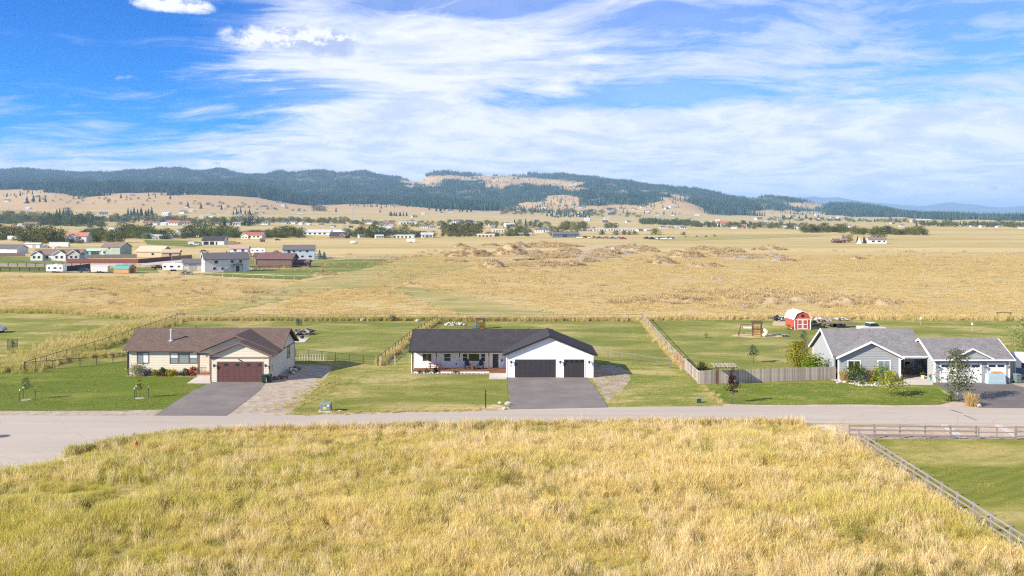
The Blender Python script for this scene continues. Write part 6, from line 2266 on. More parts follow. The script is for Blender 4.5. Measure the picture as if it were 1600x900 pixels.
homestead('brown_house', 'brown house with maroon roof behind the long brown barn', 'house', G(408, 415) + Vector((0, 10, 0)), R(20), 10, 8, 2.8, 1.9, FBROWN, RMAROON, [(-2, 1, 1, 2)], [(2, 2.4, 2.1, FGREY)], wt=RBROWN)
homestead('brown_shed', 'low brown shed right of the long brown barn', 'shed', G(466, 418) + Vector((0, 5, 0)), 0, 6.5, 5, 1.9, .8, FBROWN, RMAROON, [], [(1, 1, 1.7, RBLACK)], wt=RBROWN)
homestead('pale_blue_house', 'pale blue two storey house before the blue spruce', 'house', G(463, 405) + Vector((0, 6, 0)), R(10), 14, 9, 4.3, 1.9, FBLUE, RGREY,
          [(-2.2, 1.0, 3.1, 3.9), (.6, .8, 3.2, 3.8), (3.6, 1.2, 3.1, 3.9), (-1, 1.2, .8, 1.6), (1.5, 1.2, .8, 1.6), (5, 1.4, .8, 1.6)], [(-4.4, 1.2, 4.0, RBLACK)], leftwin=[(0, 1.2, 2.8, 3.8, -1)])
homestead('white_workshop', 'white workshop with black roof and dark bays on the grass', 'workshop', G(331.5, 382.5) + Vector((0, 6, 0)), R(2), 15, 10, 3.0, 2.6, FW, RBLACK, [], [(-4.6, 3.4, 2.2, FGLASS), (-.6, 2.8, 2.2, FGLASS), (2.4, 1.0, 2.1, FGLASS)])
homestead('red_roofed_house', 'white two storey house with orange-red roof among trees', 'house', G(115, 379.5) + Vector((0, 8, 0)), R(4), 15, 11, 4.8, 2.6, FW, RORANGE, [(-4, 1.2, 3, 4.2), (-1, 1.2, .8, 2), (3, 1.4, 3, 4.2), (5, 1.4, .8, 2)], [], [(-2.5, 6, 1.2, 4.6, 1.8, None)])
homestead('cream_house', 'cream house with dark red roof beside a tree row', 'house', G(393, 373.5) + Vector((0, 7, 0)), R(-4), 18, 10, 3.4, 2.2, FCREAM, RRED, [(-2, 2.0, 1.4, 2.6), (2, 1.6, 1.4, 2.6), (5.5, 2.0, 1.4, 2.6)], [], [(-6, 6.5, 1.0, 3.0, 1.6, None)])
homestead('grey_barn', 'grey metal barn with gable facing the field', 'barn', G(281, 371.5) + Vector((0, 8, 0)), R(62), 14, 10, 4.2, 2.4, FGREY, RMETAL, [], [(0, 3, 3, RBLACK)])
homestead('open_shed', 'long white shed with dark open bays', 'shed', G(249, 373.5) + Vector((0, 5, 0)), 0, 17, 7, 2.7, 1.0, FW, RMETAL, [], [(3, 7, 2.2, RBLACK)])
homestead('green_roofed_house', 'small white house with bright green roof', 'house', G(225, 373) + Vector((0, 5, 0)), R(30), 8, 8, 2.9, 1.9, FW, RGREEN, [(1.5, 1.2, 1, 2)])
homestead('grey_bungalow', 'grey bungalow with flat porch beside the cream house', 'house', G(424, 368.5) + Vector((0, 5, 0)), 0, 13, 8, 3, 1.4, FGREY, RGREY, [(-3, 1.6, 1, 2), (2, 1.6, 1, 2)])
homestead('long_barn', 'very long white metal barn beyond the tree row', 'barn', G(489, 367.5) + Vector((0, 8, 0)), R(-2), 36, 14, 3.2, 2.4, FW, RMETAL, [(-8 + k * 5, 2.5, .8, 2.4) for k in range(5)])
homestead('arched_barn', 'white round roofed barn right of the very long barn', 'barn', G(522, 367.5) + Vector((0, 8, 0)), R(3), 22, 12, 2.6, 2.8, FW, FW, [], [(3, 3, 2.4, FGREY)])
homestead('dark_house', 'dark brown house with black roof before the round roofed barn', 'house', G(529, 372.5) + Vector((0, 6, 0)), R(-6), 16, 9, 2.8, 2.6, FBROWN, RBLACK, [(-2, 1.6, 1, 2), (3, 1.6, 1, 2)], [], [(4, 5, 1, 2.6, 1.6, None)])
homestead('dark_blue_house', 'long dark blue house in the middle of the valley', 'house', G(884, 371) + Vector((0, 6, 0)), R(3), 24, 9, 3.0, 1.8, flat('far_navy', (.10, .14, .19)), RGREY, [(-7, 2, 1, 2.2), (5, 2, 1, 2.2), (8.5, 2, 1, 2.2)], [(-1, 4, 2.3, RBLACK)])
homestead('farmhouse', 'low white farmhouse with brown roof alone on the plain', 'house', G(1374, 380.5) + Vector((0, 6, 0)), R(-6), 12.5, 8, 2.7, 1.7, FW, RBROWN, [(-3, 2, .9, 2), (1, 2, .9, 2), (4.5, 1.2, .9, 2)])
homestead('red_outbuilding', 'small red outbuilding beside the farmhouse', 'shed', G(1320, 380) + Vector((0, 3, 0)), 0, 3.2, 4, 2.4, 1.2, RRED, RBROWN, [], [(0, 1.2, 1.9, RBLACK)])
homestead('brown_outbuilding', 'low brown outbuilding left of the farmhouse', 'shed', G(1308, 380) + Vector((0, 3, 0)), 0, 5.5, 4, 1.9, 1.2, FBROWN, FBROWN, [], [(1, 2, 1.7, RBLACK)])
homestead('white_outbuilding', 'low white outbuilding between the conifers and farmhouse', 'shed', G(1356, 380) + Vector((0, 3, 0)), 0, 4.5, 4, 1.9, .8, FW, FW, [(0, 1, .8, 1.5)])
o = thing('tepee', 'white tepee beside the farmhouse conifers', 'tent', G(1343, 380.5))
MB().tube([(0, 0, 0), (0, 0, 4.0)], [2.2, .15], 12).build('cover', FW, o)
for a in (0, 2, 4):
    MB().bar((.1 * math.cos(a), .1 * math.sin(a), 3.7), (.6 * math.cos(a), .6 * math.sin(a), 5.0), .08).build('pole', FTAN, o)

camper('white camper trailer in front of the dark board fence', G(88, 426), R(172), 6.2, 2.75)
camper('white camper trailer beside the black truck', G(271, 423.5), R(8), 7.0, 2.75)
camper('white camper trailer behind the maroon roofed house', G(404, 396.5), R(4), 7.5, 2.8)
camper('long white camper left of the big trees', G(24, 375), R(-6), 12, 3.4)
car('dark blue car left of the white box trailer', G(133, 426), R(10), (.03, .045, .07))
car('black pickup truck beside the white camper', G(247, 421), R(-5), (.012, .012, .016), True)
car('small white pickup left of the white workshop', G(307, 383), R(170), (.6, .6, .6), True)
car('dark car on the dry grass right of the cream house', G(434, 376), R(10), (.05, .05, .06))
car('brown car left of the maroon roofed house on dry grass', G(319, 395), R(-8), (.22, .16, .13))


def box_trailer(label, loc, rz, L, H, mat):
    o = thing('box_trailer', label, 'trailer', loc, rz)
    MB().box(-L / 2, L / 2, -1.2, 1.2, .5, H).build('box', mat, o)
    MB().box(-L / 2 - .1, L / 2 + .35, -1.25, 1.25, H + .003, H + .1).build('roof_panel', mat, o)
    for x in (-.5, .4):
        for y in (-1.1, 1.1):
            MB().tube([(x, y - .15, .36), (x, y + .15, .36)], .36, 12).build('wheel', BLACKTRIM, o)
    MB().box(-L / 2 - .02, -L / 2 - .003, -.9, .9, .6, H - .2).build('door', WTRIM, o)
    MB().bar((L / 2, 0, .6), (L / 2 + 1.0, 0, .5), .1).build('drawbar', BLACKTRIM, o)
    return o


box_trailer('white box trailer beside the dark blue car', G(157, 426.3), R(4), 5.6, 2.4, FW)
box_trailer('white freight container alone on the dry plain', G(642, 379), R(4), 6.5, 2.9, FW)
box_trailer('large white trailer behind the gabled white house', G(93, 386.5), R(2), 12, 3.2, FW)
box_trailer('small white trailer beside the white workshop', G(299, 382.8), R(6), 4, 2.3, FW)
o = thing('tank_trailer', 'white tank on the dry plain right of the dark house', 'tank', G(553, 381.5))
MB().tube([(-2.6, 0, 1.3), (-2.4, 0, 1.3), (2.4, 0, 1.3), (2.6, 0, 1.3)], [.6, 1.0, 1.0, .6], 14).build('tank', FW, o, True)
for x in (-1.6, 1.6):
    MB().box(x - .15, x + .15, -.7, .7, 0, .5).build('leg', FGREY, o)
o = thing('barn_shed', 'small wooden shed with teal gambrel roof', 'shed', G(195, 426.5), R(-14))
pf = [(-1.9, .0), (-1.9, 1.6), (-1.4, 2.4), (0, 2.8), (1.4, 2.4), (1.9, 1.6), (1.9, .0)]
MB().extrude([(p[0], p[1]) for p in pf], 'x', -2.9, 2.9).build('wall', flat('shed_cedar', (.42, .22, .09)), o)
rp = [(-2.05, 1.5), (-1.45, 2.46), (0, 2.88), (1.45, 2.46), (2.05, 1.5)]
for a, b in zip(rp[:-1], rp[1:]):
    MB().slab([(-3.05, a[0], a[1]), (3.05, a[0], a[1]), (3.05, b[0], b[1]), (-3.05, b[0], b[1])], .06).build('roof_panel', RTEAL, o)
MB().box(2.905, 2.94, -.8, .8, 0, 1.7).build('door', FBROWN, o)
heap('grey spoil heap with boards before the low white garage', 'spoil heap', G(291, 429), 40, 1.9, 1.0, [SCRAP[2], SCRAP[3], WEATHER], 12, (.8, 2.0), 'spoil_heap', 1.6)
homestead('tool_shed', 'tiny brown shed on the dry grass right of the cream house', 'shed', G(410, 378), 0, 3, 3, 1.9, .8, FBROWN, FBROWN, [], [(0, 1, 1.6, RBLACK)])
homestead('pink_roofed_house', 'low white house with pinkish roof behind the maroon roof', 'house', G(371, 395.5) + Vector((0, 5, 0)), R(5), 9, 7, 2.4, 1.4, FW, flat('far_roof_pink', (.40, .28, .25)), [(-2, 1.4, .9, 1.9), (2, 1.4, .9, 1.9)])
homestead('long_white_shed', 'long low white shed behind the gabled white house', 'shed', G(49, 387.5) + Vector((0, 3, 0)), R(2), 9, 4, 2.4, .6, FW, FW, [], [(1, 2, 2, FGREY)])
car('grey pickup beside the large white trailer', G(71, 387.5), R(175), (.2, .24, .3), True)


# fences of the settlement
def board_fence(label, px, h, mat, step=.9, group=None):
    w = px_poly(px)
    o = thing('board_fence', label, 'fence', w[0], 0, group)
    b = Vector(w[0])
    for a, c in zip(w[:-1], w[1:]):
        n = max(1, int((c - a).length / step))
        ang = math.atan2((c - a).y, (c - a).x)
        me = unit_box('board', (c - a).length / n - .03, .05, h, mat)
        for k in range(n):
            q = link('board', me, None, o, a.lerp(c, (k + .5) / n) - b)
            q.rotation_euler = (0, 0, ang)
        for k in range(0, n + 1, 3):
            link('post', unit_box('post', .12, .12, h + .12, mat), None, o, a.lerp(c, k / n) - b + Vector((0, .1, 0)))
    return o


board_fence('dark red board fence along the lane', [(104, 411), (216, 411.5), (268, 406.5)], 1.75, flat('fence_red', (.17, .055, .045)))
board_fence('brown board fence continuing from the dark red fence', [(268.5, 406.3), (300, 404)], 1.75, flat('fence_tan', (.27, .18, .12)))
board_fence('grey board fence behind the dark red fence', [(122, 404), (168, 403.5), (214, 403)], 1.75, flat('fence_grey', (.24, .20, .18)))
board_fence('grey board fence left of the gabled white house', [(-30, 401), (39, 400.5)], 1.75, flat('fence_umber', (.20, .15, .13)))
board_fence('black board fence behind the white camper', [(100, 424), (120, 423), (141, 420)], 1.9, flat('fence_black', (.06, .04, .04)))
FBK = flat('rail_black', (.035, .028, .028))


def far_rail(label, px, step=3.6, h=1.4, mat=None, rails=(.5, .9, 1.3)):
    w = px_poly(px)
    o = thing('rail_fence', label, 'fence', w[0])
    b = Vector(w[0])
    st = run(w, step)
    for p in st:
        link('post', unit_box('post', .2, .2, h, mat or FBK), None, o, p - b)
    for z in rails:
        for p, q in zip(st[:-1], st[1:]):
            MB().bar((p.x - b.x, p.y - b.y, z), (q.x - b.x, q.y - b.y, z), .06, .2).build('rail', mat or FBK, o, recalc=False)
    return o


far_rail('black rail fence along the lane at the left', [(-30, 416), (70, 416.5), (140, 416)])
far_rail('black rail fence nearer the field at the left', [(-30, 424), (76, 424)])
far_rail('post and rail fence before the long brown barn', [(376, 421), (420, 420), (485, 419)], 3.4, 1.2, DKWOOD, (1.0,))
far_rail('thin post fence along the edge of the settlement lawns', [(300, 431), (380, 433), (460, 436), (500, 436)], 4.2, 1.2, WEATHER, (1.0,))
far_rail('thin wire fence behind the green plot', [(486, 404), (540, 404.5), (630, 404)], 5, 1.2, WEATHER, (1.0,))

# lanes and lawns of the settlement
LANE = worldmat('lane_gravel', (.44, .39, .34), (.54, .48, .43), .2, None, 2.0)
sheet('lane', px_poly([(-60, 411), (60, 413), (160, 412.5), (220, 411), (300, 405), (345, 404), (345, 406), (300, 408.5), (225, 415), (120, 416), (-60, 415)]), .03, LANE, 'pale gravel lane through the settlement', .3, 3, 31)
FL1 = lawnmat('far_lawn', (.13, .17, .035), (.21, .22, .06), (.36, .30, .12), .30, .05)
for i, (pts, lab) in enumerate((([(-60, 401), (40, 401), (110, 410), (60, 412), (-60, 410)], 'lawn before the gabled white house'),
                                ([(-60, 416), (130, 416.5), (140, 423), (70, 426), (-60, 424)], 'grass between the black rail fences'),
                                ([(300, 428), (372, 424), (480, 419), (500, 430), (470, 437), (380, 434)], 'lawn behind the tall white house'),
                                ([(370, 412), (390, 404), (440, 405), (500, 407), (560, 405), (630, 405), (600, 414), (545, 424), (500, 428), (480, 418), (400, 420)], 'green plot right of the long brown barn'),
                                ([(225, 375), (300, 376), (330, 381), (300, 386), (230, 382)], 'green grass by the white workshop'),
                                ([(140, 426), (180, 418), (240, 418), (250, 426), (200, 428)], 'grass round the teal roofed shed'),
                                ([(530, 452), (575, 424), (640, 411), (760, 413), (720, 420), (650, 434), (600, 452)], 'faint green patch in the dry field'),
                                ([(615, 447), (690, 453), (770, 471), (880, 493), (860, 498), (760, 498), (690, 482), (640, 465)], 'faint green swale in the dry field'),
                                ([(636, 405), (664, 410), (575, 438), (440, 470), (320, 496), (250, 497), (370, 467), (510, 433), (590, 415)], 'faint green swath running back to the settlement'),
                                ([(1000, 371), (1100, 368), (1260, 366), (1300, 369), (1180, 373), (1040, 377)], 'green strip of field on the plain'))):
    sheet('grass_plot', px_poly(pts), .035 + .004 * i, FL1 if i < 6 else lawnmat('faint_green', (.23, .225, .07), (.32, .285, .10), (.44, .345, .155), .44, .10), lab, 2.6, 2.0, 40 + i)

# spoil mounds in the field
MOUND = bpy.data.materials.new('mound_earth')
MOUND = worldmat('mound_earth', (.32, .235, .135), (.45, .34, .19), .35, (.19, .135, .09), 1.2, .95, 1.0, .65)
MOUNDG = worldmat('mound_stony', (.30, .255, .20), (.40, .345, .28), .3, (.22, .16, .11), 1.0, .95, 1.0, .6)


def mound(label, px, py, wpx, hpx, mat, seed, depth=.55):
    g = G(px, py)
    s = g.y / F
    Lx, Hz = wpx * s / 2, hpx * s * 0.80
    Ly = max(Lx * depth, Hz * 2.2)
    n, k = 30, 16
    xs = np.linspace(-1, 1, n); ys = np.linspace(-1, 1, k)
    X, Y = np.meshgrid(xs, ys, indexing='ij')
    sx, sy = X * Lx, Y * Ly
    rr = np.sqrt(X ** 2 + Y ** 2)
    e = np.clip(1 - rr, 0, 1) ** .75
    lump = .35 + 1.25 * fbm(sx / 2.6 + seed * 9, sy / 2.6 + seed, seed, 4) * fbm(sx / 6 + seed, sy / 6, seed + 9, 2) * 2
    Z = Hz * e * lump * 1.25 + e * .5 * (fbm(sx / .7, sy / .7, seed + 4, 2) - .5) - .05
    V = np.stack([sx, sy, Z], -1).reshape(-1, 3)
    idx = np.arange(n * k).reshape(n, k)
    Fq = np.stack([idx[:-1, :-1], idx[1:, :-1], idx[1:, 1:], idx[:-1, 1:]], -1).reshape(-1, 4)
    me = np_mesh('earth_mound', V, Fq, mat)
    me.polygons.foreach_set('use_smooth', [True] * len(me.polygons))
    o = link('earth_mound', me, None, None, g + Vector((0, Ly * .4, 0)))
    return tag(o, label, None, None, 'structure'), (g.x, g.y + Ly * .4, Lx, Ly)


MOUNDS = []
for i, (px, py, w, h, st, lab) in enumerate((
        (735, 401, 80, 14, 0, 'tall brown spoil mound left of the middle of the field'), (795, 398, 56, 13, 0, 'brown spoil mound with dark hollow'),
        (850, 386, 130, 6, 0, 'long dark spoil bank at the far side of the field'), (985, 388, 60, 6, 1, 'stony grey spoil bank'),
        (815, 398, 40, 5, 0, 'low spoil mound right of the dark hollow'), (900, 403, 150, 8, 1, 'pale stony bank across the field'),
        (768, 418, 46, 10, 0, 'lone lumpy mound nearer than the spoil bank'), (855, 416, 130, 9, 0, 'low grassy bank nearer than the stony bank'),
        (890, 392, 34, 7, 0, 'small dark mound on the stony ground'), (1034, 412, 56, 14, 0, 'pointed brown mound right of the middle'),
        (1072, 402, 60, 12, 0, 'brown twin mound right of the pointed mound'), (960, 397, 80, 7, 1, 'grey rubble bank'),
        (1118, 400, 40, 7, 0, 'dark bushy mound near the pond'), (1105, 391, 70, 5, 0, 'dark low bank behind the pond'), (1200, 402, 70, 6, 1, 'pale stony bank beside the pond'),
        (1165, 404, 50, 5, 1, 'low stony bank before the pond'), (1110, 417, 50, 8, 0, 'low mound with dry weeds'),
        (1385, 477, 60, 15, 0, 'rough brown mound near the right end of the weeds'), (1320, 476, 90, 10, 0, 'long brown weedy bank'), (1165, 480, 34, 9, 1, 'grey spoil heap near the red shed'),
        (1060, 470, 90, 8, 0, 'weedy brown bank in the middle of the rough ground'), (1230, 474, 110, 9, 0, 'weedy brown bank behind the red shed'), (1000, 472, 60, 7, 0, 'weedy low bank at the left of the rough ground'),
        (300, 460, 46, 5, 0, 'low brown mound left in the dry field'), (640, 444, 24, 5, 0, 'tiny mound with weeds in the dry field'), (130, 455, 60, 4, 0, 'low weedy bank at the far left'), (420, 458, 60, 4, 0, 'low weedy bank in the dry field'),
        (1180, 465, 100, 6, 0, 'low weedy ridge behind the grey spoil heap'), (1130, 438, 40, 4, 1, 'small stony heap in the dry field'), (1340, 405, 24, 4, 0, 'small dark weed heap on the plain'),
        (505, 430, 40, 5, 0, 'weedy bank at the edge of the green plot'), (360, 381, 30, 4, 0, 'small mound behind the white workshop'))):
    _, ext = mound(lab, px, py, w, h, MOUNDG if st else MOUND, i + 1)
    MOUNDS.append(ext + (st,))
mrng = random.Random(8)
for k in range(30):
    if k < 20:
        px, py = mrng.uniform(690, 1010), mrng.uniform(384, 411)
    else:
        px, py = mrng.uniform(1010, 1230), mrng.uniform(390, 414)
    _, ext = mound('small rough heap among the spoil banks', px, py, mrng.uniform(24, 60), mrng.uniform(3, 6.5), MOUNDG if mrng.random() < .3 else MOUND, 60 + k)
    MOUNDS.append(ext + (0,))
sheet('pond', px_poly([(1168, 398.5), (1180, 396.2), (1192, 398), (1204, 401), (1186, 402.5), (1172, 401.5)]), .06, glassmat('pond_water', (.05, .06, .06)), 'small pale pond among the spoil banks', .6, 1.5, 55)
for i, pts in enumerate(([(800, 406), (860, 400), (950, 401), (985, 405), (900, 410), (820, 411)], [(880, 388), (985, 379), (1010, 384), (960, 391), (900, 394)], [(1130, 401), (1240, 400), (1255, 404), (1180, 408), (1130, 406)], [(740, 402), (800, 400), (860, 405), (780, 409)])):
    sheet('bare_patch', px_poly(pts), .05, worldmat('bare_spoil', (.46, .37, .26), (.52, .43, .33), .15, (.45, .34, .18), 1.0, amt3=.9, thr3=(.38, .56)), 'bare pale spoil between the mounds', 1.5, 2.0, 60 + i)
# ------------------------------------------------------------------ trees of the valley: a few built, the rest copied


def proto_tree(name, cat, h, r, leaf, seed, ncl, nleaf, size, clear, profile, conifer=False):
    o = thing(name, 'tree', cat, (0, 0, -300))
    if conifer:
        v = []; f = []
        conifer_geo(random.Random(seed), 0, 0, 0, h, r, v, f, 8, 9)
        me = mesh_from(v, f, 'crown'); me.materials.append(leaf)
        link('crown', me, None, o)
    else:
        V, Fc, cc = crown_geo(seed, h * clear, h * .97, r, ncl, nleaf, size, profile, .22, .4)
        link('crown', np_mesh('crown', V, Fc, leaf), None, o)
    MB().tube([(0, 0, -.5), (0, 0, h * .35), (0, 0, h * .7)], [.028 * h, .02 * h, .008 * h], 6).build('trunk', BARK, o)
    return o


PT = {
    'r': [proto_tree('leafy_tree', 'tree', 10, 5.0, L_FAR, 300 + k, 60, 12, .42, .12, 'round') for k in range(4)],
    'y': [proto_tree('leafy_tree', 'tree', 10, 4.6, L_FARY, 320 + k, 56, 12, .42, .12, 'round') for k in range(3)],
    't': [proto_tree('slender_tree', 'tree', 10, 2.4, L_FARY, 340 + k, 46, 10, .34, .15, 'column') for k in range(3)],
    'c': [proto_tree('conifer_tree', 'conifer', 10, 2.3, L_FARC, 360 + k, 0, 0, 0, 0, '', True) for k in range(4)],
    's': [proto_tree('round_bush', 'bush', 10, 7.5, L_FAR, 380 + k, 60, 12, .6, .03, 'dome') for k in range(3)],
    'b': [proto_tree('blue_spruce', 'conifer', 10, 3.6, leafmat('needles_blue', (.05, .085, .085), (.12, .17, .17), .1, .8, .1), 390, 0, 0, 0, 0, '', True)],
    'p': [proto_tree('purple_tree', 'tree', 10, 4.4, leafmat('leaves_far_purple', (.015, .012, .022), (.05, .035, .05), .1), 395, 70, 12, .42, .08, 'round')],
}
used_proto = set()
trng = random.Random(42)


def put(kind, px, py, hpx, label, group=None):
    g = hit(px, py)
    h = hpx * g.y / F
    pr = trng.choice(PT[kind])
    s = h / 10.0
    ws = s * trng.uniform(1.0, 1.4)
    if pr.name not in used_proto:
        used_proto.add(pr.name)
        o = pr
        o.location = g; o.rotation_euler = (0, 0, trng.uniform(0, 6)); o.scale = (ws, ws, s)
        o['label'] = label
        if group: o['group'] = group
        return o
    return dup(pr, g, trng.uniform(0, 6), label, group, (ws, ws, s))


def belt(kinds, pts, n, h0, h1, label, group, jy=1.0):
    """trees along a strip given by (px, base row) stations"""
    xs = [p[0] for p in pts]; ys_ = [p[1] for p in pts]
    for k in range(n):
        x = xs[0] + (xs[-1] - xs[0]) * (k + trng.uniform(.1, .9)) / n
        y = float(np.interp(x, xs, ys_)) + trng.uniform(-jy, jy)
        put(trng.choice(kinds), x, y, trng.uniform(h0, h1), label[0] if trng is None else (label if isinstance(label, str) else label[0]), group)


LBL = {'r': 'leafy', 'y': 'olive', 't': 'slender', 'c': 'dark conifer', 's': 'round bush'}
WORD = {'r': 'dark green leafy tree', 'y': 'olive green leafy tree', 't': 'slender pale tree', 'c': 'dark conifer', 's': 'round dark bush'}


def strip(kinds, pts, n, h0, h1, place, jy=1.0):
    xs = [p[0] for p in pts]; ys_ = [p[1] for p in pts]
    for k in range(n):
        x = xs[0] + (xs[-1] - xs[0]) * (k + trng.uniform(.1, .9)) / n
        y = float(np.interp(x, xs, ys_)) + trng.uniform(-jy, jy)
        kd = trng.choice(kinds)
        hh = trng.uniform(h0, h1) * (.45 if kd == 's' else 1)
        put(kd, x, y, hh, WORD[kd] + ' ' + place, WORD[kd] + 's ' + place)


strip('rryc', [(-15, 347), (60, 351), (112, 353)], 26, 11, 19, 'in the grove at the left edge', 2.5)
strip('ccr', [(88, 338), (115, 339)], 6, 11, 14, 'standing tall above the left grove', 1)
strip('rrcy', [(62, 350), (155, 351)], 22, 12, 19, 'behind the houses at the left', 1.5)
strip('ry', [(-12, 372), (32, 375)], 6, 18, 24, 'beside the long white camper', 1.5)
strip('rry', [(36, 379), (80, 380)], 7, 20, 27, 'in the clump left of the orange roofed house', 1.2)
strip('cr', [(80, 378), (98, 379)], 4, 17, 22, 'next to the orange roofed house', 1)
put('p', 129, 376.5, 15, 'dark purple tree right of the orange roofed house')
strip('yrr', [(142, 377), (190, 379)], 9, 12, 18, 'right of the dark purple tree', 1.5)
strip('yr', [(133, 366), (160, 366)], 4, 8, 12, 'thinly leaved behind the sage green house', 1)
strip('rry', [(186, 368), (242, 370)], 12, 14, 22, 'in the wood behind the green roofed house', 2)
strip('cc', [(198, 338), (206, 338), (222, 339), (238, 338)], 9, 12, 16, 'in the line on the dry slope at the left', 1)
strip('rcy', [(158, 345), (290, 346)], 16, 6, 12, 'along the far edge of the left town', 1.5)
strip('yrr', [(284, 371), (330, 370), (372, 371)], 14, 13, 20, 'in the row behind the white workshop', 1.5)
strip('yc', [(318, 353), (395, 352)], 10, 10, 17, 'among the roofs of the left town', 2)
put('r', 394, 352, 19, 'big dark green tree standing above the left town roofs')
strip('rry', [(430, 369), (472, 369)], 9, 12, 17, 'in the dense row left of the very long barn', 1)
strip('ry', [(396, 369), (430, 370)], 5, 9, 13, 'behind the cream house', 1)
strip('ry', [(432, 346), (495, 347)], 11, 5, 9, 'along the town edge left of the mast', 1)
strip('ry', [(500, 348), (545, 346)], 8, 6, 9, 'along the town edge below the mast', 1)
strip('c', [(360, 336), (392, 336)], 5, 8, 12, 'round the red house on the slope', 1)
for x, y, h in ((293.5, 324, 9.5), (314, 326.5, 11), (346, 328, 9), (189, 310, 8), (266, 311.5, 8), (243, 309, 5), (525, 331.5, 8), (567, 346.5, 7), (594, 332, 6), (123, 311, 9), (42, 318, 12), (52, 316, 12), (62, 316, 11), (71, 316, 10), (25, 309, 6)):
    put('c', x, y, h, 'lone dark conifer on the dry grass slope at the left', 'lone conifers on the dry slope at the left')
strip('r', [(488, 330), (508, 330)], 4, 7, 9, 'in the small clump on the dry slope', .5)
strip('s', [(350, 323), (460, 329)], 6, 5, 8, 'dotting the dry slope', 1)
strip('crr', [(560, 371), (602, 371)], 8, 13, 20, 'beside the dark roofed rows', 1)
strip('rr', [(536, 368), (560, 371)], 5, 8, 13, 'right of the dark brown house', 1)
strip('yr', [(608, 365), (640, 366)], 6, 7, 12, 'between the white sheds', 1)
strip('yr', [(640, 371), (662, 371)], 4, 9, 13, 'beside the gabled white shed', .7)
for k in range(34):
    x = 690 + 62 * (k + trng.random()) / 34
    put('t', x, 366.5 + trng.uniform(-2, 1), trng.uniform(14, 19), 'slender pale aspen in the square grove', 'aspens in the square grove')
strip('s', [(690, 369.5), (752, 370)], 10, 8, 10, 'in the low hedge before the square grove', .4)
strip('c', [(607, 337), (636, 338)], 8, 6, 9, 'in the clump on the middle slope', .7)
strip('c', [(668, 329), (742, 332)], 10, 6, 10, 'in the line below the wooded hill', 1)
strip('cr', [(748, 352), (780, 352)], 5, 6, 9, 'behind the long white warehouse', 1)
strip('rr', [(793, 368), (828, 368)], 9, 10, 15, 'right of the long white warehouse', .8)
strip('cr', [(797, 350), (850, 356)], 6, 7, 11, 'in the middle of the far town', 1)
strip('cccr', [(790, 331), (870, 334), (930, 336)], 20, 6, 10, 'in the broken line on the far slope', 1.3)
strip('cc', [(854, 338), (922, 341)], 17, 7, 10, 'in the belt below the red barn roof', 1.2)
strip('ry', [(858, 370), (902, 369)], 6, 8, 12, 'behind the dark blue house', 1)
strip('yr', [(878, 358), (916, 358)], 8, 9, 13, 'in the clump above the dark blue house', 1)
strip('r', [(946, 357), (962, 357)], 4, 7, 10, 'left of the white storage row', .5)
for x, w in ((941, 8), (963, 7), (975, 7.5), (984, 6), (992, 6.5), (1024, 11), (1068, 5)):
    put('s', x, 367, w * .9, 'round dark bush alone on the edge of the plain', 'round bushes on the edge of the plain')
strip('ccr', [(1002, 349), (1080, 351)], 40, 6, 10, 'in the dark wood at the right of the valley', 1.6)
strip('crr', [(1085, 354), (1165, 355)], 22, 5, 10, 'among the roofs at the right of the valley', 2)
strip('rc', [(1160, 352), (1260, 356)], 16, 5, 9, 'scattered below the right hill', 2)
strip('rry', [(1254, 364), (1325, 362)], 24, 8, 14, 'in the long grove on the right plain', 1.2)
strip('ry', [(1330, 366), (1450, 367)], 30, 8, 14, 'in the second grove on the right plain', 1)
strip('ccr', [(1430, 352), (1530, 353), (1620, 354)], 34, 5, 10, 'along the far right edge of the valley', 1.5)
strip('cr', [(1290, 344), (1430, 348)], 12, 4, 7, 'at the foot of the low right hill', 1)
strip('c', [(1215, 342), (1290, 343)], 8, 5, 9, 'on the pale slope of the right hill', 2)
put('t', 1318, 379, 12, 'slender tree behind the red outbuilding'); put('y', 1327, 379, 12.5, 'broad tree left of the tepee'); put('c', 1340, 380, 12, 'narrow conifer left of the tepee')
put('c', 1350, 380, 13, 'tall conifer right of the tepee'); put('c', 1355, 380, 9, 'small conifer beside the tall one at the farmhouse'); put('r', 1372, 375, 20, 'big rounded tree behind the farmhouse roof')
put('r', 484, 403, 18, 'big leafy tree at the right corner of the pale blue house'); put('b', 499, 405.5, 16, 'blue spruce right of the pale blue house'); put('b', 506, 405.5, 13, 'smaller blue spruce at the end of the pale blue house')
put('r', 432, 403, 12, 'leafy tree left of the pale blue house'); put('r', 478, 398, 15, 'leafy tree behind the pale blue house')
put('y', 379, 404, 12, 'olive tree behind the tall white house'); put('c', 369, 402, 10, 'dark conifer behind the tall white house'); put('r', 389, 404, 9, 'dark tree left of the brown house'); put('c', 354, 398, 7, 'small conifer behind the tall white roof')
strip('s', [(1040, 372), (1130, 369)], 5, 4, 6, 'on the green strip of the plain', .5)
for k in PT:
    for pr in PT[k]:
        if pr.name not in used_proto:
            for ch in list(pr.children): bpy.data.objects.remove(ch)
            bpy.data.objects.remove(pr)

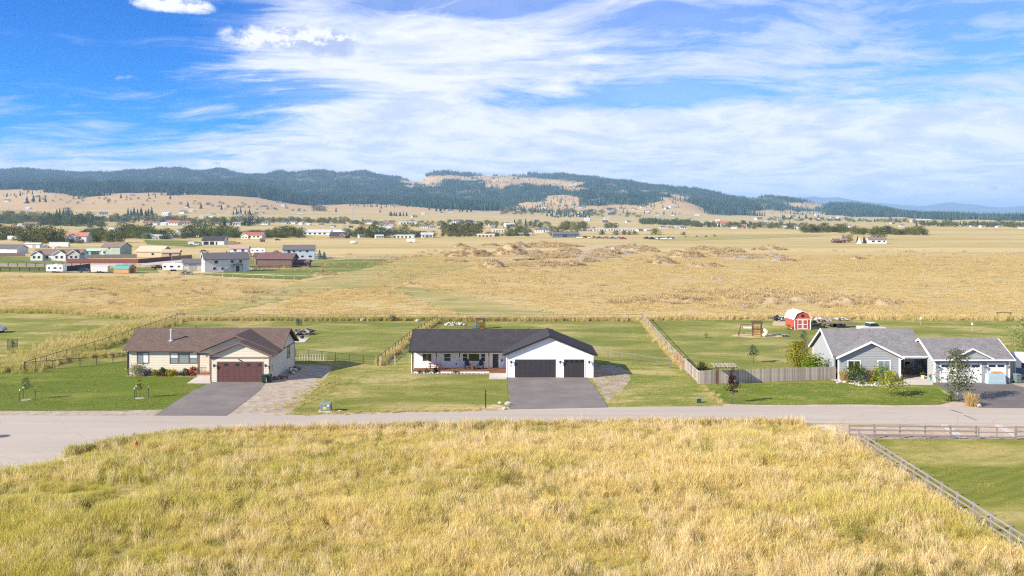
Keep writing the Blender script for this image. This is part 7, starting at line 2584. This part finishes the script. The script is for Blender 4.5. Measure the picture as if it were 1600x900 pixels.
# low scrub and tree masses that nobody could count, under and between the built trees
def thicket():
    rng = np.random.default_rng(99)
    P_ = []; S_ = []
    for (x0, y0, x1, y1, n, h0, h1, jy) in ((-20, 346, 160, 352, 150, 4, 10, 4), (-20, 373, 130, 379, 70, 4, 10, 2), (130, 368, 290, 371, 120, 4, 11, 4), (150, 344, 420, 350, 150, 3, 8, 4), (285, 369, 475, 370, 110, 4, 10, 2), (420, 346, 560, 349, 90, 3, 6, 2),
                                            (530, 368, 680, 370, 80, 3, 8, 2), (560, 350, 860, 354, 150, 2, 6, 4), (690, 368, 830, 369, 60, 3, 6, 1), (780, 331, 1000, 336, 130, 2, 5, 4), (850, 358, 930, 360, 40, 3, 6, 2), (1000, 348, 1090, 351, 170, 3, 6, 2.5), (1080, 353, 1260, 356, 170, 2, 6, 3), (1250, 360, 1450, 366, 60, 3, 7, 2.5), (1430, 351, 1640, 354, 190, 2, 6, 2.5), (1200, 343, 1440, 347, 110, 2, 4, 2), (40, 310, 480, 326, 60, 2, 4, 6)):
        for k in range(n):
            t_ = rng.random()
            g = hit(x0 + (x1 - x0) * t_, y0 + (y1 - y0) * t_ + rng.uniform(-jy, jy))
            P_.append(tuple(g)); h_ = rng.uniform(h0, h1) * g.y / F / 10
            S_.append((h_ * 1.5, h_ * 1.5, h_))
    so = []
    for k, (lf, pf) in enumerate(((L_FAR, 'round'), (L_FARY, 'round'), (L_FAR, 'dome'))):
        V, Fc, cc = crown_geo(410 + k, .3, 9.5, 5.0, 46, 10, .5, pf, .24, .45)
        so.append(bpy.data.objects.new('scrub', np_mesh('scrub', V, Fc, lf)))
    scatter('valley_scrub', P_, rng.random(len(P_)) * 6.28, np.array(S_), so, 'scrub and small trees massed between the far houses', 'scrub', None, 9)


thicket()

# ------------------------------------------------------------------ far town buildings: prototypes and copies
WIN6 = [(-3.2, 1.3, .9, 2.1), (0, 1.3, .9, 2.1), (3.2, 1.3, .9, 2.1)]


def proto_house(name, words, L, Wd, hw, rise, wall, roof, win=WIN6, doors=()):
    o = homestead(name, words, 'house' if 'house' in name or 'home' in name else 'building', (0, 0, -300), 0, L, Wd, hw, rise, wall, roof, win, doors, wt=FW)
    return o, L, words


PH = {
    'w': proto_house('small_house', 'small white house with grey roof', 10, 8, 2.8, 1.9, FW, RGREY),
    'm': proto_house('small_house', 'small white house with pale metal roof', 10, 8, 2.8, 1.6, FW, RMETAL),
    't': proto_house('small_house', 'small tan house with brown roof', 10, 8, 2.8, 1.9, FTAN, RBROWN),
    'r': proto_house('small_house', 'small white house with red roof', 10, 8, 2.8, 1.9, FW, RRED),
    'd': proto_house('small_house', 'small dark house with black roof', 10, 8, 2.8, 1.9, FBROWN, RBLACK),
    'b': proto_house('small_house', 'small pale blue house with grey roof', 10, 8, 2.8, 1.9, FBLUE, RGREY),
    'h': proto_house('mobile_home', 'long white mobile home', 16, 5, 2.6, .7, FW, FW),
    's': proto_house('long_shed', 'long white storage shed', 30, 9, 2.8, 1.2, FW, RMETAL, [(-10 + 5 * k, 2.4, .2, 2.2) for k in range(5)]),
    'k': proto_house('long_shed', 'long tan shed with pale roof', 24, 9, 2.8, 1.3, FTAN, flat('far_roof_cream', (.55, .48, .40)), [(-8 + 5 * k, 2.4, .2, 2.2) for k in range(4)]),
}
used_house = set()


def town(kind, px, py, wpx, place):
    pr, L, words = PH[kind]
    g = hit(px, py)
    s = wpx * g.y / F / L
    s = min(max(s * .88, .7), 2.2)
    lab = words + ' ' + place
    grp = words + 's ' + place
    rz = R(trng.uniform(-25, 25)) if kind not in 'sk' else R(trng.uniform(-5, 5))
    g = g + Vector((0, 3 * s, -.1))
    if kind not in used_house:
        used_house.add(kind)
        pr.location = g; pr.rotation_euler = (0, 0, rz); pr.scale = (s,) * 3
        pr['label'] = lab; pr['group'] = grp
        return pr
    return dup(pr, g, rz, lab, grp, s)


LT = 'among the left town trees'
for k, x, y, w in (('w', 24, 346, 13), ('w', 39, 346.5, 14), ('r', 68, 347.5, 9), ('m', 31, 352.5, 8), ('t', 46, 355, 20), ('h', 135, 349.5, 22), ('w', 150, 349.5, 14), ('m', 177, 361.5, 15), ('w', 189, 350, 9), ('r', 232, 351.5, 10), ('w', 243, 351.5, 12), ('m', 256, 352, 12), ('r', 272, 352, 18), ('w', 262, 348, 10), ('r', 289, 351, 14), ('t', 300, 349, 8), ('m', 330, 341.5, 9), ('w', 397, 346, 10), ('m', 370, 352.5, 15), ('w', 414, 351.5, 13), ('b', 444, 350, 10), ('w', 458, 350, 12), ('m', 470, 351, 8), ('t', 310, 356, 9), ('w', 340, 352, 10), ('m', 108, 345, 9), ('w', 84, 348, 9), ('d', 355, 357, 8), ('w', 305, 370, 18), ('t', 165, 373, 12), ('m', 200, 371, 12), ('r', 194, 372, 9), ('m', 315, 340, 7), ('t', 347, 345, 8)):
    town(k, x, y, w, LT)
LS = 'on the dry slope at the left'
for k, x, y, w in (('m', 40, 318, 10), ('w', 10, 315, 9), ('w', 160, 336.5, 13), ('w', 285, 333.5, 12), ('m', 259, 336.5, 13), ('r', 383, 333.5, 8), ('b', 373, 335.5, 9), ('w', 413, 325, 13), ('w', 434, 318, 12), ('m', 442, 322.5, 7), ('t', 206, 306.5, 7), ('w', 52, 309, 7), ('m', 287, 304.5, 6), ('t', 240, 305, 6)):
    town(k, x, y, w, LS)
MT = 'in the middle of the far town'
for k, x, y, w in (('h', 537, 354, 13), ('m', 600, 362.5, 24), ('w', 566, 371.5, 15), ('d', 579, 371.5, 16), ('m', 592, 372, 14), ('s', 629, 371.5, 20), ('w', 645, 371, 11), ('m', 667, 371.5, 21), ('w', 664, 356.5, 12), ('b', 676, 357, 9), ('w', 716, 349.5, 16), ('d', 733, 348.5, 12), ('w', 748, 349.5, 10), ('b', 768, 353.5, 10), ('s', 781, 361.5, 26), ('m', 796, 355, 17), ('k', 818, 368, 20), ('w', 844, 363, 16), ('k', 759, 370, 17), ('s', 637, 350, 32), ('t', 602, 351, 14), ('w', 579, 350, 11), ('r', 612, 351.5, 9), ('w', 690, 352, 9), ('m', 704, 351, 8), ('t', 822, 356, 10), ('w', 838, 347, 9), ('w', 858, 362, 13), ('d', 548, 356, 8), ('b', 520, 355, 8), ('w', 502, 353, 9), ('m', 482, 352, 8), ('t', 575, 364, 10)):
    town(k, x, y, w, MT)
for k, x, y, w in (('w', 705, 331.5, 9), ('r', 647, 340, 10), ('m', 661, 335, 7), ('w', 690, 334, 7), ('w', 833, 330, 7), ('m', 850, 327, 8), ('d', 869, 340.5, 8), ('r', 869, 340, 9)):
    town(k, x, y, w, 'on the slope below the wooded hill')
RS = 'on the pale hillside'
for k, x, y, w in (('w', 926, 330.5, 14), ('b', 907, 325, 14), ('d', 952, 328, 9), ('t', 970, 327, 9), ('t', 990, 328, 10), ('w', 1005, 325.5, 8), ('m', 1050, 325, 9), ('w', 1042, 327.5, 7), ('m', 918, 344.5, 11), ('d', 946, 348, 9), ('w', 982, 348, 8), ('w', 940, 312, 6), ('w', 925, 313, 5)):
    town(k, x, y, w, RS)
RT = 'in the strip at the right of the valley'
for x in (916, 938, 960, 982):
    town('s', x, 360.5, 22, 'in the row behind the plain')
for k, x, y, w in (('w', 1036, 357, 10), ('t', 1048, 357.5, 10), ('m', 1058, 357.5, 9), ('w', 1068, 358, 11), ('r', 1131, 354, 20), ('m', 1110, 349, 9), ('w', 1148, 357, 11), ('t', 1162, 355, 12), ('w', 1186, 344, 11), ('m', 1197, 349, 10), ('b', 1217, 343, 9), ('w', 1239, 340, 9), ('t', 1253, 344, 7), ('w', 1301, 342, 7), ('m', 1313, 342, 9), ('w', 1322, 343, 8), ('m', 1277, 337, 7), ('w', 1282, 343, 7), ('w', 1312, 356, 10), ('m', 1330, 355.5, 7), ('w', 1248, 357, 13), ('m', 1225, 357, 11), ('r', 1258, 353, 7), ('k', 1440, 347.5, 36), ('m', 1428, 346, 9), ('r', 1536, 355.5, 9), ('w', 1570, 343, 6), ('w', 1410, 354, 8), ('t', 1395, 350, 7), ('w', 1520, 355, 7), ('m', 1560, 355.5, 7), ('w', 1597, 357, 8), ('w', 1095, 352, 9), ('m', 1122, 346, 8), ('w', 1085, 348, 8), ('t', 1208, 353, 9), ('w', 1173, 350, 8)):
    town(k, x, y, w, RT)
for k, x, y, w in (('w', 1000, 361.5, 9), ('m', 1012, 361, 8)):
    town(k, x, y, w, 'at the right end of the long storage row')
for k in range(52):
    if k < 24:
        town(trng.choice('wmtdbw'), trng.uniform(20, 560), trng.uniform(322, 346), trng.uniform(5, 8.5), LS)
    elif k < 40:
        town(trng.choice('wmtdbw'), trng.uniform(780, 1110), trng.uniform(328, 347), trng.uniform(5, 8), RS)
    else:
        town(trng.choice('wmtrbw'), trng.uniform(430, 900), trng.uniform(350, 364), trng.uniform(6, 9), MT)
# parked vehicles and containers seen far off beside the dark blue house
CP = [car('far parked car', (0, 0, -300), 0, c, pk) for c, pk in (((.6, .6, .6), False), ((.03, .04, .09), True), ((.3, .05, .04), False), ((.03, .03, .03), True))]
cw = ('white car', 'dark blue pickup', 'dark red car', 'black pickup')
first = set()
for k, (x, y, i) in enumerate(((906, 372.5, 0), (913, 372, 2), (920, 372.5, 0), (928, 372.5, 1), (936, 373, 3), (946, 373, 2), (957, 373.5, 1), (966, 373.5, 0), (974, 374, 2), (1010, 373.5, 3), (1018, 374, 3), (1030, 374, 0), (1037, 374.2, 0), (1050, 374, 0))):
    lab = cw[i] + ' parked far off right of the dark blue house'
    g = hit(x, y)
    if i not in first:
        first.add(i); c = CP[i]; c.location = g; c.rotation_euler = (0, 0, trng.uniform(0, 6)); c.scale = (1.25,) * 3; c['label'] = lab; c['group'] = cw[i] + 's beside the dark blue house'
    else:
        dup(CP[i], g, trng.uniform(0, 6), lab, cw[i] + 's beside the dark blue house', 1.25)
# lattice mast
g = hit(551, 347.5)
o = thing('radio_mast', 'tall lattice radio mast above the left town', 'mast', g)
mh = 26 * g.y / F
STEEL = pmat('mast_steel', (.42, .36, .34), .5)
leg = [(-1.6, -1), (1.6, -1), (0, 1.6)]
for (x, y) in leg:
    MB().bar((x, y, 0), (x * .35, y * .35, mh), .35).build('leg', STEEL, o)
for k in range(9):
    t0, t1 = k / 9, (k + 1) / 9
    for q in range(3):
        a, b = leg[q], leg[(q + 1) % 3]
        s0, s1 = 1 - .65 * t0, 1 - .65 * t1
        MB().bar((a[0] * s0, a[1] * s0, mh * t0), (b[0] * s1, b[1] * s1, mh * t1), .2).build('brace', STEEL, o)
for z in (.86, .95):
    for a in (0, 2.1, 4.2):
        MB().cbox((1.3 * math.cos(a), 1.3 * math.sin(a), mh * z), 1.0, 1.0, 2.6, a).build('antenna', FW, o)
for x, y, hh in ((436, 368, 15), (8, 372, 14), (1, 350, 9), (240, 372, 15)):
    g = hit(x, y); h_ = hh * g.y / F
    o = thing('power_pole', 'wooden power pole among the roofs of the left town', 'power pole', g, 0, 'power poles in the left town')
    MB().tube([(0, 0, 0), (0, 0, h_)], [.22, .14], 8).build('pole', DKWOOD, o)
    MB().bar((-1.2, 0, h_ - .6), (1.2, 0, h_ - .6), .16).build('cross_arm', DKWOOD, o)
# ------------------------------------------------------------------ grasses (stuff)
GR_NEAR = grassmat('tall_dry_grass', (0.82, 0.675, 0.315), (0.70, 0.55, 0.22), (0.50, 0.46, 0.085), -.16, .48)
GR_FAR = grassmat('dry_field_grass', (0.70, 0.55, 0.27), (0.59, 0.455, 0.20), (0.46, 0.40, 0.13), -.42, .45)
GR_STRIP = grassmat('fence_grass', (0.78, 0.62, 0.34), (0.64, 0.49, 0.23), (0.42, 0.40, 0.10), -.12, .45)
GR_WEED = grassmat('brown_weed', (0.58, 0.45, 0.25), (0.46, 0.34, 0.18), (0.32, 0.26, 0.11), -.3, .3)
GR_LAWN = grassmat('short_lawn_blades', (0.20, 0.21, 0.05), (0.125, 0.17, 0.03), (0.085, 0.14, 0.02), 0.0, .25)


def srcset(name, mat, n, blades, rad, h, w, lean, wind, heads, seed):
    out = []
    for k in range(n):
        v, f = tuft(seed + k, blades, rad, h, w, lean, wind, heads)
        out.append(source(name, v, f, mat))
    return out


def sample_poly(poly, dens, seed):
    rng = np.random.default_rng(seed)
    xs = [p[0] for p in poly]; ys = [p[1] for p in poly]
    x0, x1, y0, y1 = min(xs), max(xs), min(ys), max(ys)
    n = int((x1 - x0) * (y1 - y0) * dens)
    x = x0 + (x1 - x0) * rng.random(n); y = y0 + (y1 - y0) * rng.random(n)
    k = inside(poly, x, y)
    return x[k], y[k], rng


# the unmown field in front: tall straw with olive patches
near_poly = [(-46, 44), (-44, 66)] + [tuple(hit(px, py).xy) for px, py in ((-60, 752), (0, 741), (60, 734), (95, 725), (130, 710), (165, 697), (230, 688), (300, 681), (420, 675.5), (560, 671.5), (700, 668.5), (860, 666), (1000, 664.5), (1150, 663.5), (1250, 664), (1285, 668), (1312, 682), (1360, 712), (1420, 755), (1500, 812), (1580, 868))] + [(41, 47), (41, 40), (-46, 40)]
x, y, rng = sample_poly(near_poly, 10.5, 11)
den = fbm(x / 2.2, y / 2.2, 21, 3)
k = rng.random(len(x)) < np.clip((den - .20) * 3.4, .42, 1)
x, y, den = x[k], y[k], den[k]
big = fbm(x / 7, y / 5, 33, 3)
ang = (fbm(x / 9, y / 9, 44, 2) - .5) * 2.4
# height falls where the stand is lodged or thin
hsc = .40 + .75 * np.clip((big - .25) * 1.9, 0, 1) * (.55 + .9 * den) + .28 * (rng.random(len(x)) < .035)
hsc *= np.interp(y, [44, 60, 72, 82], [.95, 1.0, .95, .8])
lodge = np.clip((fbm(x / 4, y / 3, 66, 3) - .56) * 9, 0, 1)
tilt = np.stack([np.zeros(len(x)), .10 + .12 * rng.normal(size=len(x)) + .75 * lodge * np.sign(rng.random(len(x)) - .25)], -1)
tilt[:, 0] = .12 * rng.normal(size=len(x)) - .25 * lodge
sc = np.stack([hsc * .55 + .5, hsc * .55 + .5, hsc], -1)
srcs = srcset('dry_grass_tuft', GR_NEAR, 6, 46, .36, .92, .013, .42, (.12, .02), .6, 500)
scatter('dry_grass_field', np.stack([x, y, np.zeros(len(x))], -1), np.where(rng.random(len(x)) < .55, rng.random(len(x)) * 6.28, ang + rng.normal(0, .8, len(x))), sc, srcs, 'tall dry yellow grass filling the unmown field in front', 'grass', tilt, 1)
print('near tufts', len(x))
# taller pale plumes standing over the rest in drifts
px_, py_, rng = sample_poly(near_poly, 5.0, 15)
k = rng.random(len(px_)) < np.clip((fbm(px_ / 3.0, py_ / 2.2, 81, 3) - .47) * 6, .02, .9) * np.interp(px_, [-35, 5], [.45, 1.0])
px_, py_ = px_[k], py_[k]
GR_PLUME = grassmat('pale_plume_grass', (0.88, 0.73, 0.44), (0.80, 0.62, 0.32), (0.66, 0.58, 0.22), -.35, .5)
srcs = srcset('plume_tuft', GR_PLUME, 4, 18, .26, 1.15, .012, .34, (.16, .02), 1.0, 550)
sz = rng.uniform(.65, 1.15, len(px_))
scatter('pale_plume_grass', np.stack([px_, py_, np.zeros(len(px_))], -1), rng.random(len(px_)) * 6.28, sz, srcs, 'pale plumed grass standing above the dry meadow', 'grass', np.stack([.1 * rng.normal(size=len(px_)), .12 + .1 * rng.normal(size=len(px_))], -1), 6)
# darker seeded weeds scattered through it
px_, py_, rng = sample_poly(near_poly, 1.6, 16)
k = rng.random(len(px_)) < np.clip((fbm(px_ / 2.5, py_ / 2.0, 91, 3) - .5) * 6, .02, .9)
px_, py_ = px_[k], py_[k]
GR_OLIVE = grassmat('olive_weed', (0.40, 0.29, 0.12), (0.30, 0.22, 0.09), (0.22, 0.22, 0.04), .1, .35)
srcs = srcset('olive_weed_tuft', GR_OLIVE, 3, 40, .34, .7, .018, .6, (.1, 0), .5, 570)
scatter('olive_weeds', np.stack([px_, py_, np.zeros(len(px_))], -1), rng.random(len(px_)) * 6.28, rng.uniform(.6, 1.2, len(px_)), srcs, 'dark olive weeds mixed into the dry meadow', 'weeds', None, 7)

# ragged grass along the fence lines and unmown edges
edge_pts = []


def along(px, n, wdt, seed, hs=(.5, 1.0)):
    w = px_poly(px)
    rng = np.random.default_rng(seed)
    st = np.array([(p.x, p.y) for p in run(w, .25)])
    i = rng.integers(0, len(st) - 1, n)
    p = st[i] + (st[i + 1] - st[i]) * rng.random((n, 1))
    p = p + rng.normal(0, 1, (n, 2)) * wdt
    edge_pts.append(np.concatenate([p, rng.uniform(hs[0], hs[1], (n, 1))], 1))


along([(277, 500), (500, 500.5), (760, 500.5), (1004, 500.5), (1060, 499)], 2400, .7, 1, (.5, 1.05))
along([(1040, 498), (1240, 497.5), (1440, 498.5), (1700, 500)], 2200, 1.2, 2, (.5, 1.1))
along([(591, 571), (640, 531), (683, 503)], 500, .35, 3, (.5, 1.0))
along([(1069, 577), (1045, 550), (1005, 502.5)], 480, .35, 4, (.3, .8))
along([(70, 570), (160, 540), (274, 502)], 1200, 1.0, 5, (.5, 1.1))
along([(-40, 578), (40, 577)], 500, 1.6, 6, (.6, 1.1))
along([(30, 572), (90, 548), (150, 528), (250, 502)], 1600, 2.0, 7, (.5, 1.2))
along([(-60, 487), (90, 488.5), (235, 498)], 1000, 1.2, 8, (.5, 1.0))
along([(140, 557), (175, 556)], 260, .8, 9, (.5, .9))
along([(440, 648), (520, 646), (640, 643), (780, 641)], 260, .3, 10, (.12, .3))
along([(1096, 602), (1128, 632)], 60, .25, 11, (.1, .3))
along([(425, 641), (470, 630), (496, 613), (515, 590)], 200, .8, 12, (.1, .35))
along([(1327, 686), (1420, 752), (1540, 840), (1610, 890)], 420, .45, 14, (.2, .6))
along([(100, 714), (180, 695), (300, 681), (420, 675.5), (700, 668.5), (1000, 664.5), (1250, 664)], 1100, .28, 15, (.3, .95))
e = np.concatenate(edge_pts)
rng = np.random.default_rng(77)
srcs = srcset('edge_grass_tuft', GR_STRIP, 4, 30, .34, 1.0, .028, .40, (.10, .0), .5, 600)
scatter('fence_line_grass', np.stack([e[:, 0], e[:, 1], np.zeros(len(e))], -1), rng.random(len(e)) * 6.28, np.stack([.6 + .4 * e[:, 2], .6 + .4 * e[:, 2], e[:, 2]], -1), srcs, 'pale ungrazed grass along fences and lawn edges', 'grass', None, 2)

# the dry field behind the lawns, thinning with distance
field = [tuple(hit(px, py).xy) for px, py in ((-120, 486), (90, 488), (250, 499), (280, 500.5), (1005, 500.5), (1040, 499), (1240, 498), (1760, 499), (1760, 400), (1300, 398), (620, 400), (560, 428), (480, 440), (300, 433), (-120, 430))]
x, y, rng = sample_poly(field, .95, 12)
d0 = fbm(x / 9, y / 14, 22, 3)
keep = rng.random(len(x)) < np.clip((d0 - .2) * 2.6, .12, 1) * np.interp(y, [170, 260, 420], [1.0, .5, .22])
x, y, d0 = x[keep], y[keep], d0[keep]
swale = [tuple(hit(px, py).xy) for px, py in ((615, 447), (690, 453), (770, 471), (880, 493), (860, 498), (760, 498), (690, 482), (640, 465))]
swath = [tuple(hit(px, py).xy) for px, py in ((636, 405), (664, 410), (575, 438), (440, 470), (320, 496), (250, 497), (370, 467), (510, 433), (590, 415))]
keep = ~inside(swale, x, y) & ~(inside(swath, x, y) & (rng.random(len(x)) < .7))
x, y, d0 = x[keep], y[keep], d0[keep]
h = (.20 + .28 * np.clip((d0 - .3) * 2.2, 0, 1)) * np.interp(y, [170, 300], [1.0, .9]) * rng.uniform(.7, 1.2, len(x))
wsc = np.interp(y, [170, 300, 450], [1.3, 2.2, 3.2])
srcs = srcset('field_grass_tuft', GR_FAR, 4, 60, .60, .8, .032, .5, (.10, .0), .4, 700)
scatter('dry_field_behind', np.stack([x, y, np.zeros(len(x))], -1), rng.random(len(x)) * 6.28, np.stack([wsc, wsc, h], -1), srcs, 'dry golden grass over the wide field behind the lawns', 'grass', None, 3)
print('field tufts', len(x))

# brown weeds over the mounds and rough ground
wp = []
rng = np.random.default_rng(5)
for (cx, cy, lx, ly, st) in MOUNDS:
    n = int(min(420, lx * ly * (.7 if st else 1.6)))
    a = rng.random(n) * 6.283; q = np.sqrt(rng.random(n)) * 1.0
    wp.append(np.stack([cx + q * lx * np.cos(a), cy + q * ly * np.sin(a)], -1))
rough = [tuple(hit(px, py).xy) for px, py in ((940, 470), (1040, 455), (1200, 452), (1340, 462), (1430, 472), (1420, 482), (1250, 482), (1060, 482), (960, 480))]
x, y, rng = sample_poly(rough, .5, 13)
k = rng.random(len(x)) < np.clip((fbm(x / 5, y / 8, 9, 3) - .42) * 6, 0, 1)
wp.append(np.stack([x[k], y[k]], -1))
x, y, rng = sample_poly([(-240, 200), (260, 200), (330, 520), (-60, 520), (-240, 260)], .02, 14)
k = rng.random(len(x)) < np.clip((fbm(x / 18, y / 30, 19, 3) - .5) * 6, 0, 1)
wp.append(np.stack([x[k], y[k]], -1))
wp = np.concatenate(wp)
dg = bpy.context.evaluated_depsgraph_get()
zz = np.zeros(len(wp))
for o in [o for o in C.objects if o.name.startswith('earth_mound')]:
    V = np.empty(len(o.data.vertices) * 3); o.data.vertices.foreach_get('co', V); V = V.reshape(30, 16, 3)
    lx = V[-1, 0, 0]; ly = V[0, -1, 1]
    u = (wp[:, 0] - o.location.x + lx) / (2 * lx) * 29; w = (wp[:, 1] - o.location.y + ly) / (2 * ly) * 15
    ok = (u >= 0) & (u <= 29) & (w >= 0) & (w <= 15)
    zz[ok] = np.maximum(zz[ok], V[np.clip(u[ok].round().astype(int), 0, 29), np.clip(w[ok].round().astype(int), 0, 15), 2] - .1)
srcs = srcset('weed_tuft', GR_WEED, 4, 34, .55, .8, .05, .6, (.05, 0), .5, 800)
far = np.interp(wp[:, 1], [180, 450], [1.0, 1.9])
hh = rng.uniform(.5, 1.25, len(wp))
scatter('brown_weeds', np.stack([wp[:, 0], wp[:, 1], zz], -1), rng.random(len(wp)) * 6.28, np.stack([far * 1.1, far * 1.1, hh * np.sqrt(far)], -1), srcs, 'brown dead weeds over the mounds and rough ground', 'weeds', None, 4)

# short blades on the mown lawns so that they catch light unevenly
lp = []
for poly, dn in ((LL, 13), (CF, 10), (RF, 13), (CO, 9), (CR, 10), (LB, 3), (CB, 3), (RB, 2.2), (LFAR, 2.5)):
    x, y, rng = sample_poly([(p[0], p[1]) for p in poly], dn, int(dn * 10))
    m = (np.abs(x) < 85) & (y < 180) & (y > 40)
    x, y = x[m], y[m]
    q = fbm(x / 1.6, y / 2.2, 3, 3)
    m = rng.random(len(x)) < np.clip((q - .25) * 2.6, .1, 1)
    lp.append(np.stack([x[m], y[m]], -1))
lp = np.concatenate(lp)
rng = np.random.default_rng(8)
inpave = np.zeros(len(lp), bool)
for nm in ('driveway', 'driveway.001', 'driveway.002'):
    ob = bpy.data.objects[nm]
    inpave |= inside([(v_.co.x, v_.co.y) for v_ in ob.data.vertices], lp[:, 0], lp[:, 1])
for (a, b, c, d_) in ((-47.2, -28.2, 108.5, 121.5), (-12.6, 9.9, 111.4, 124.2), (38.2, 58.2, 108, 118.6)):
    inpave |= (lp[:, 0] > a) & (lp[:, 0] < b) & (lp[:, 1] > c) & (lp[:, 1] < d_)
lp = lp[~inpave]


def lawn_blades():
    m = bpy.data.materials.new('lawn_blades')
    m.use_nodes = True
    t = NT(m.node_tree)
    b = t.n['Principled BSDF']
    b.inputs['Roughness'].default_value = .9
    g = t.node('ShaderNodeNewGeometry')
    oi = t.node('ShaderNodeObjectInfo')
    f = t.noise(t.mapping(g.outputs['Position'], scale=(.55, 1.25, 0)), .33, 5, .62)
    c = t.ramp(t.math('ADD', f, t.math('MULTIPLY', oi.outputs['Random'], .25)), [(.36, (.12, .155, .02)), (.60, (.23, .225, .05)), (.82, (.42, .34, .14))])
    t.put(b.inputs['Base Color'], c)
    return m


srcs = srcset('lawn_tuft', lawn_blades(), 3, 20, .32, .05, .016, .7, (0, 0), 0, 900)
scatter('lawn_grass', np.concatenate([lp, np.full((len(lp), 1), .03)], 1), rng.random(len(lp)) * 6.28, rng.uniform(.6, 1.3, len(lp)), srcs, 'short grass blades over the mown lawns', 'grass', None, 5)
print('lawn tufts', len(lp))
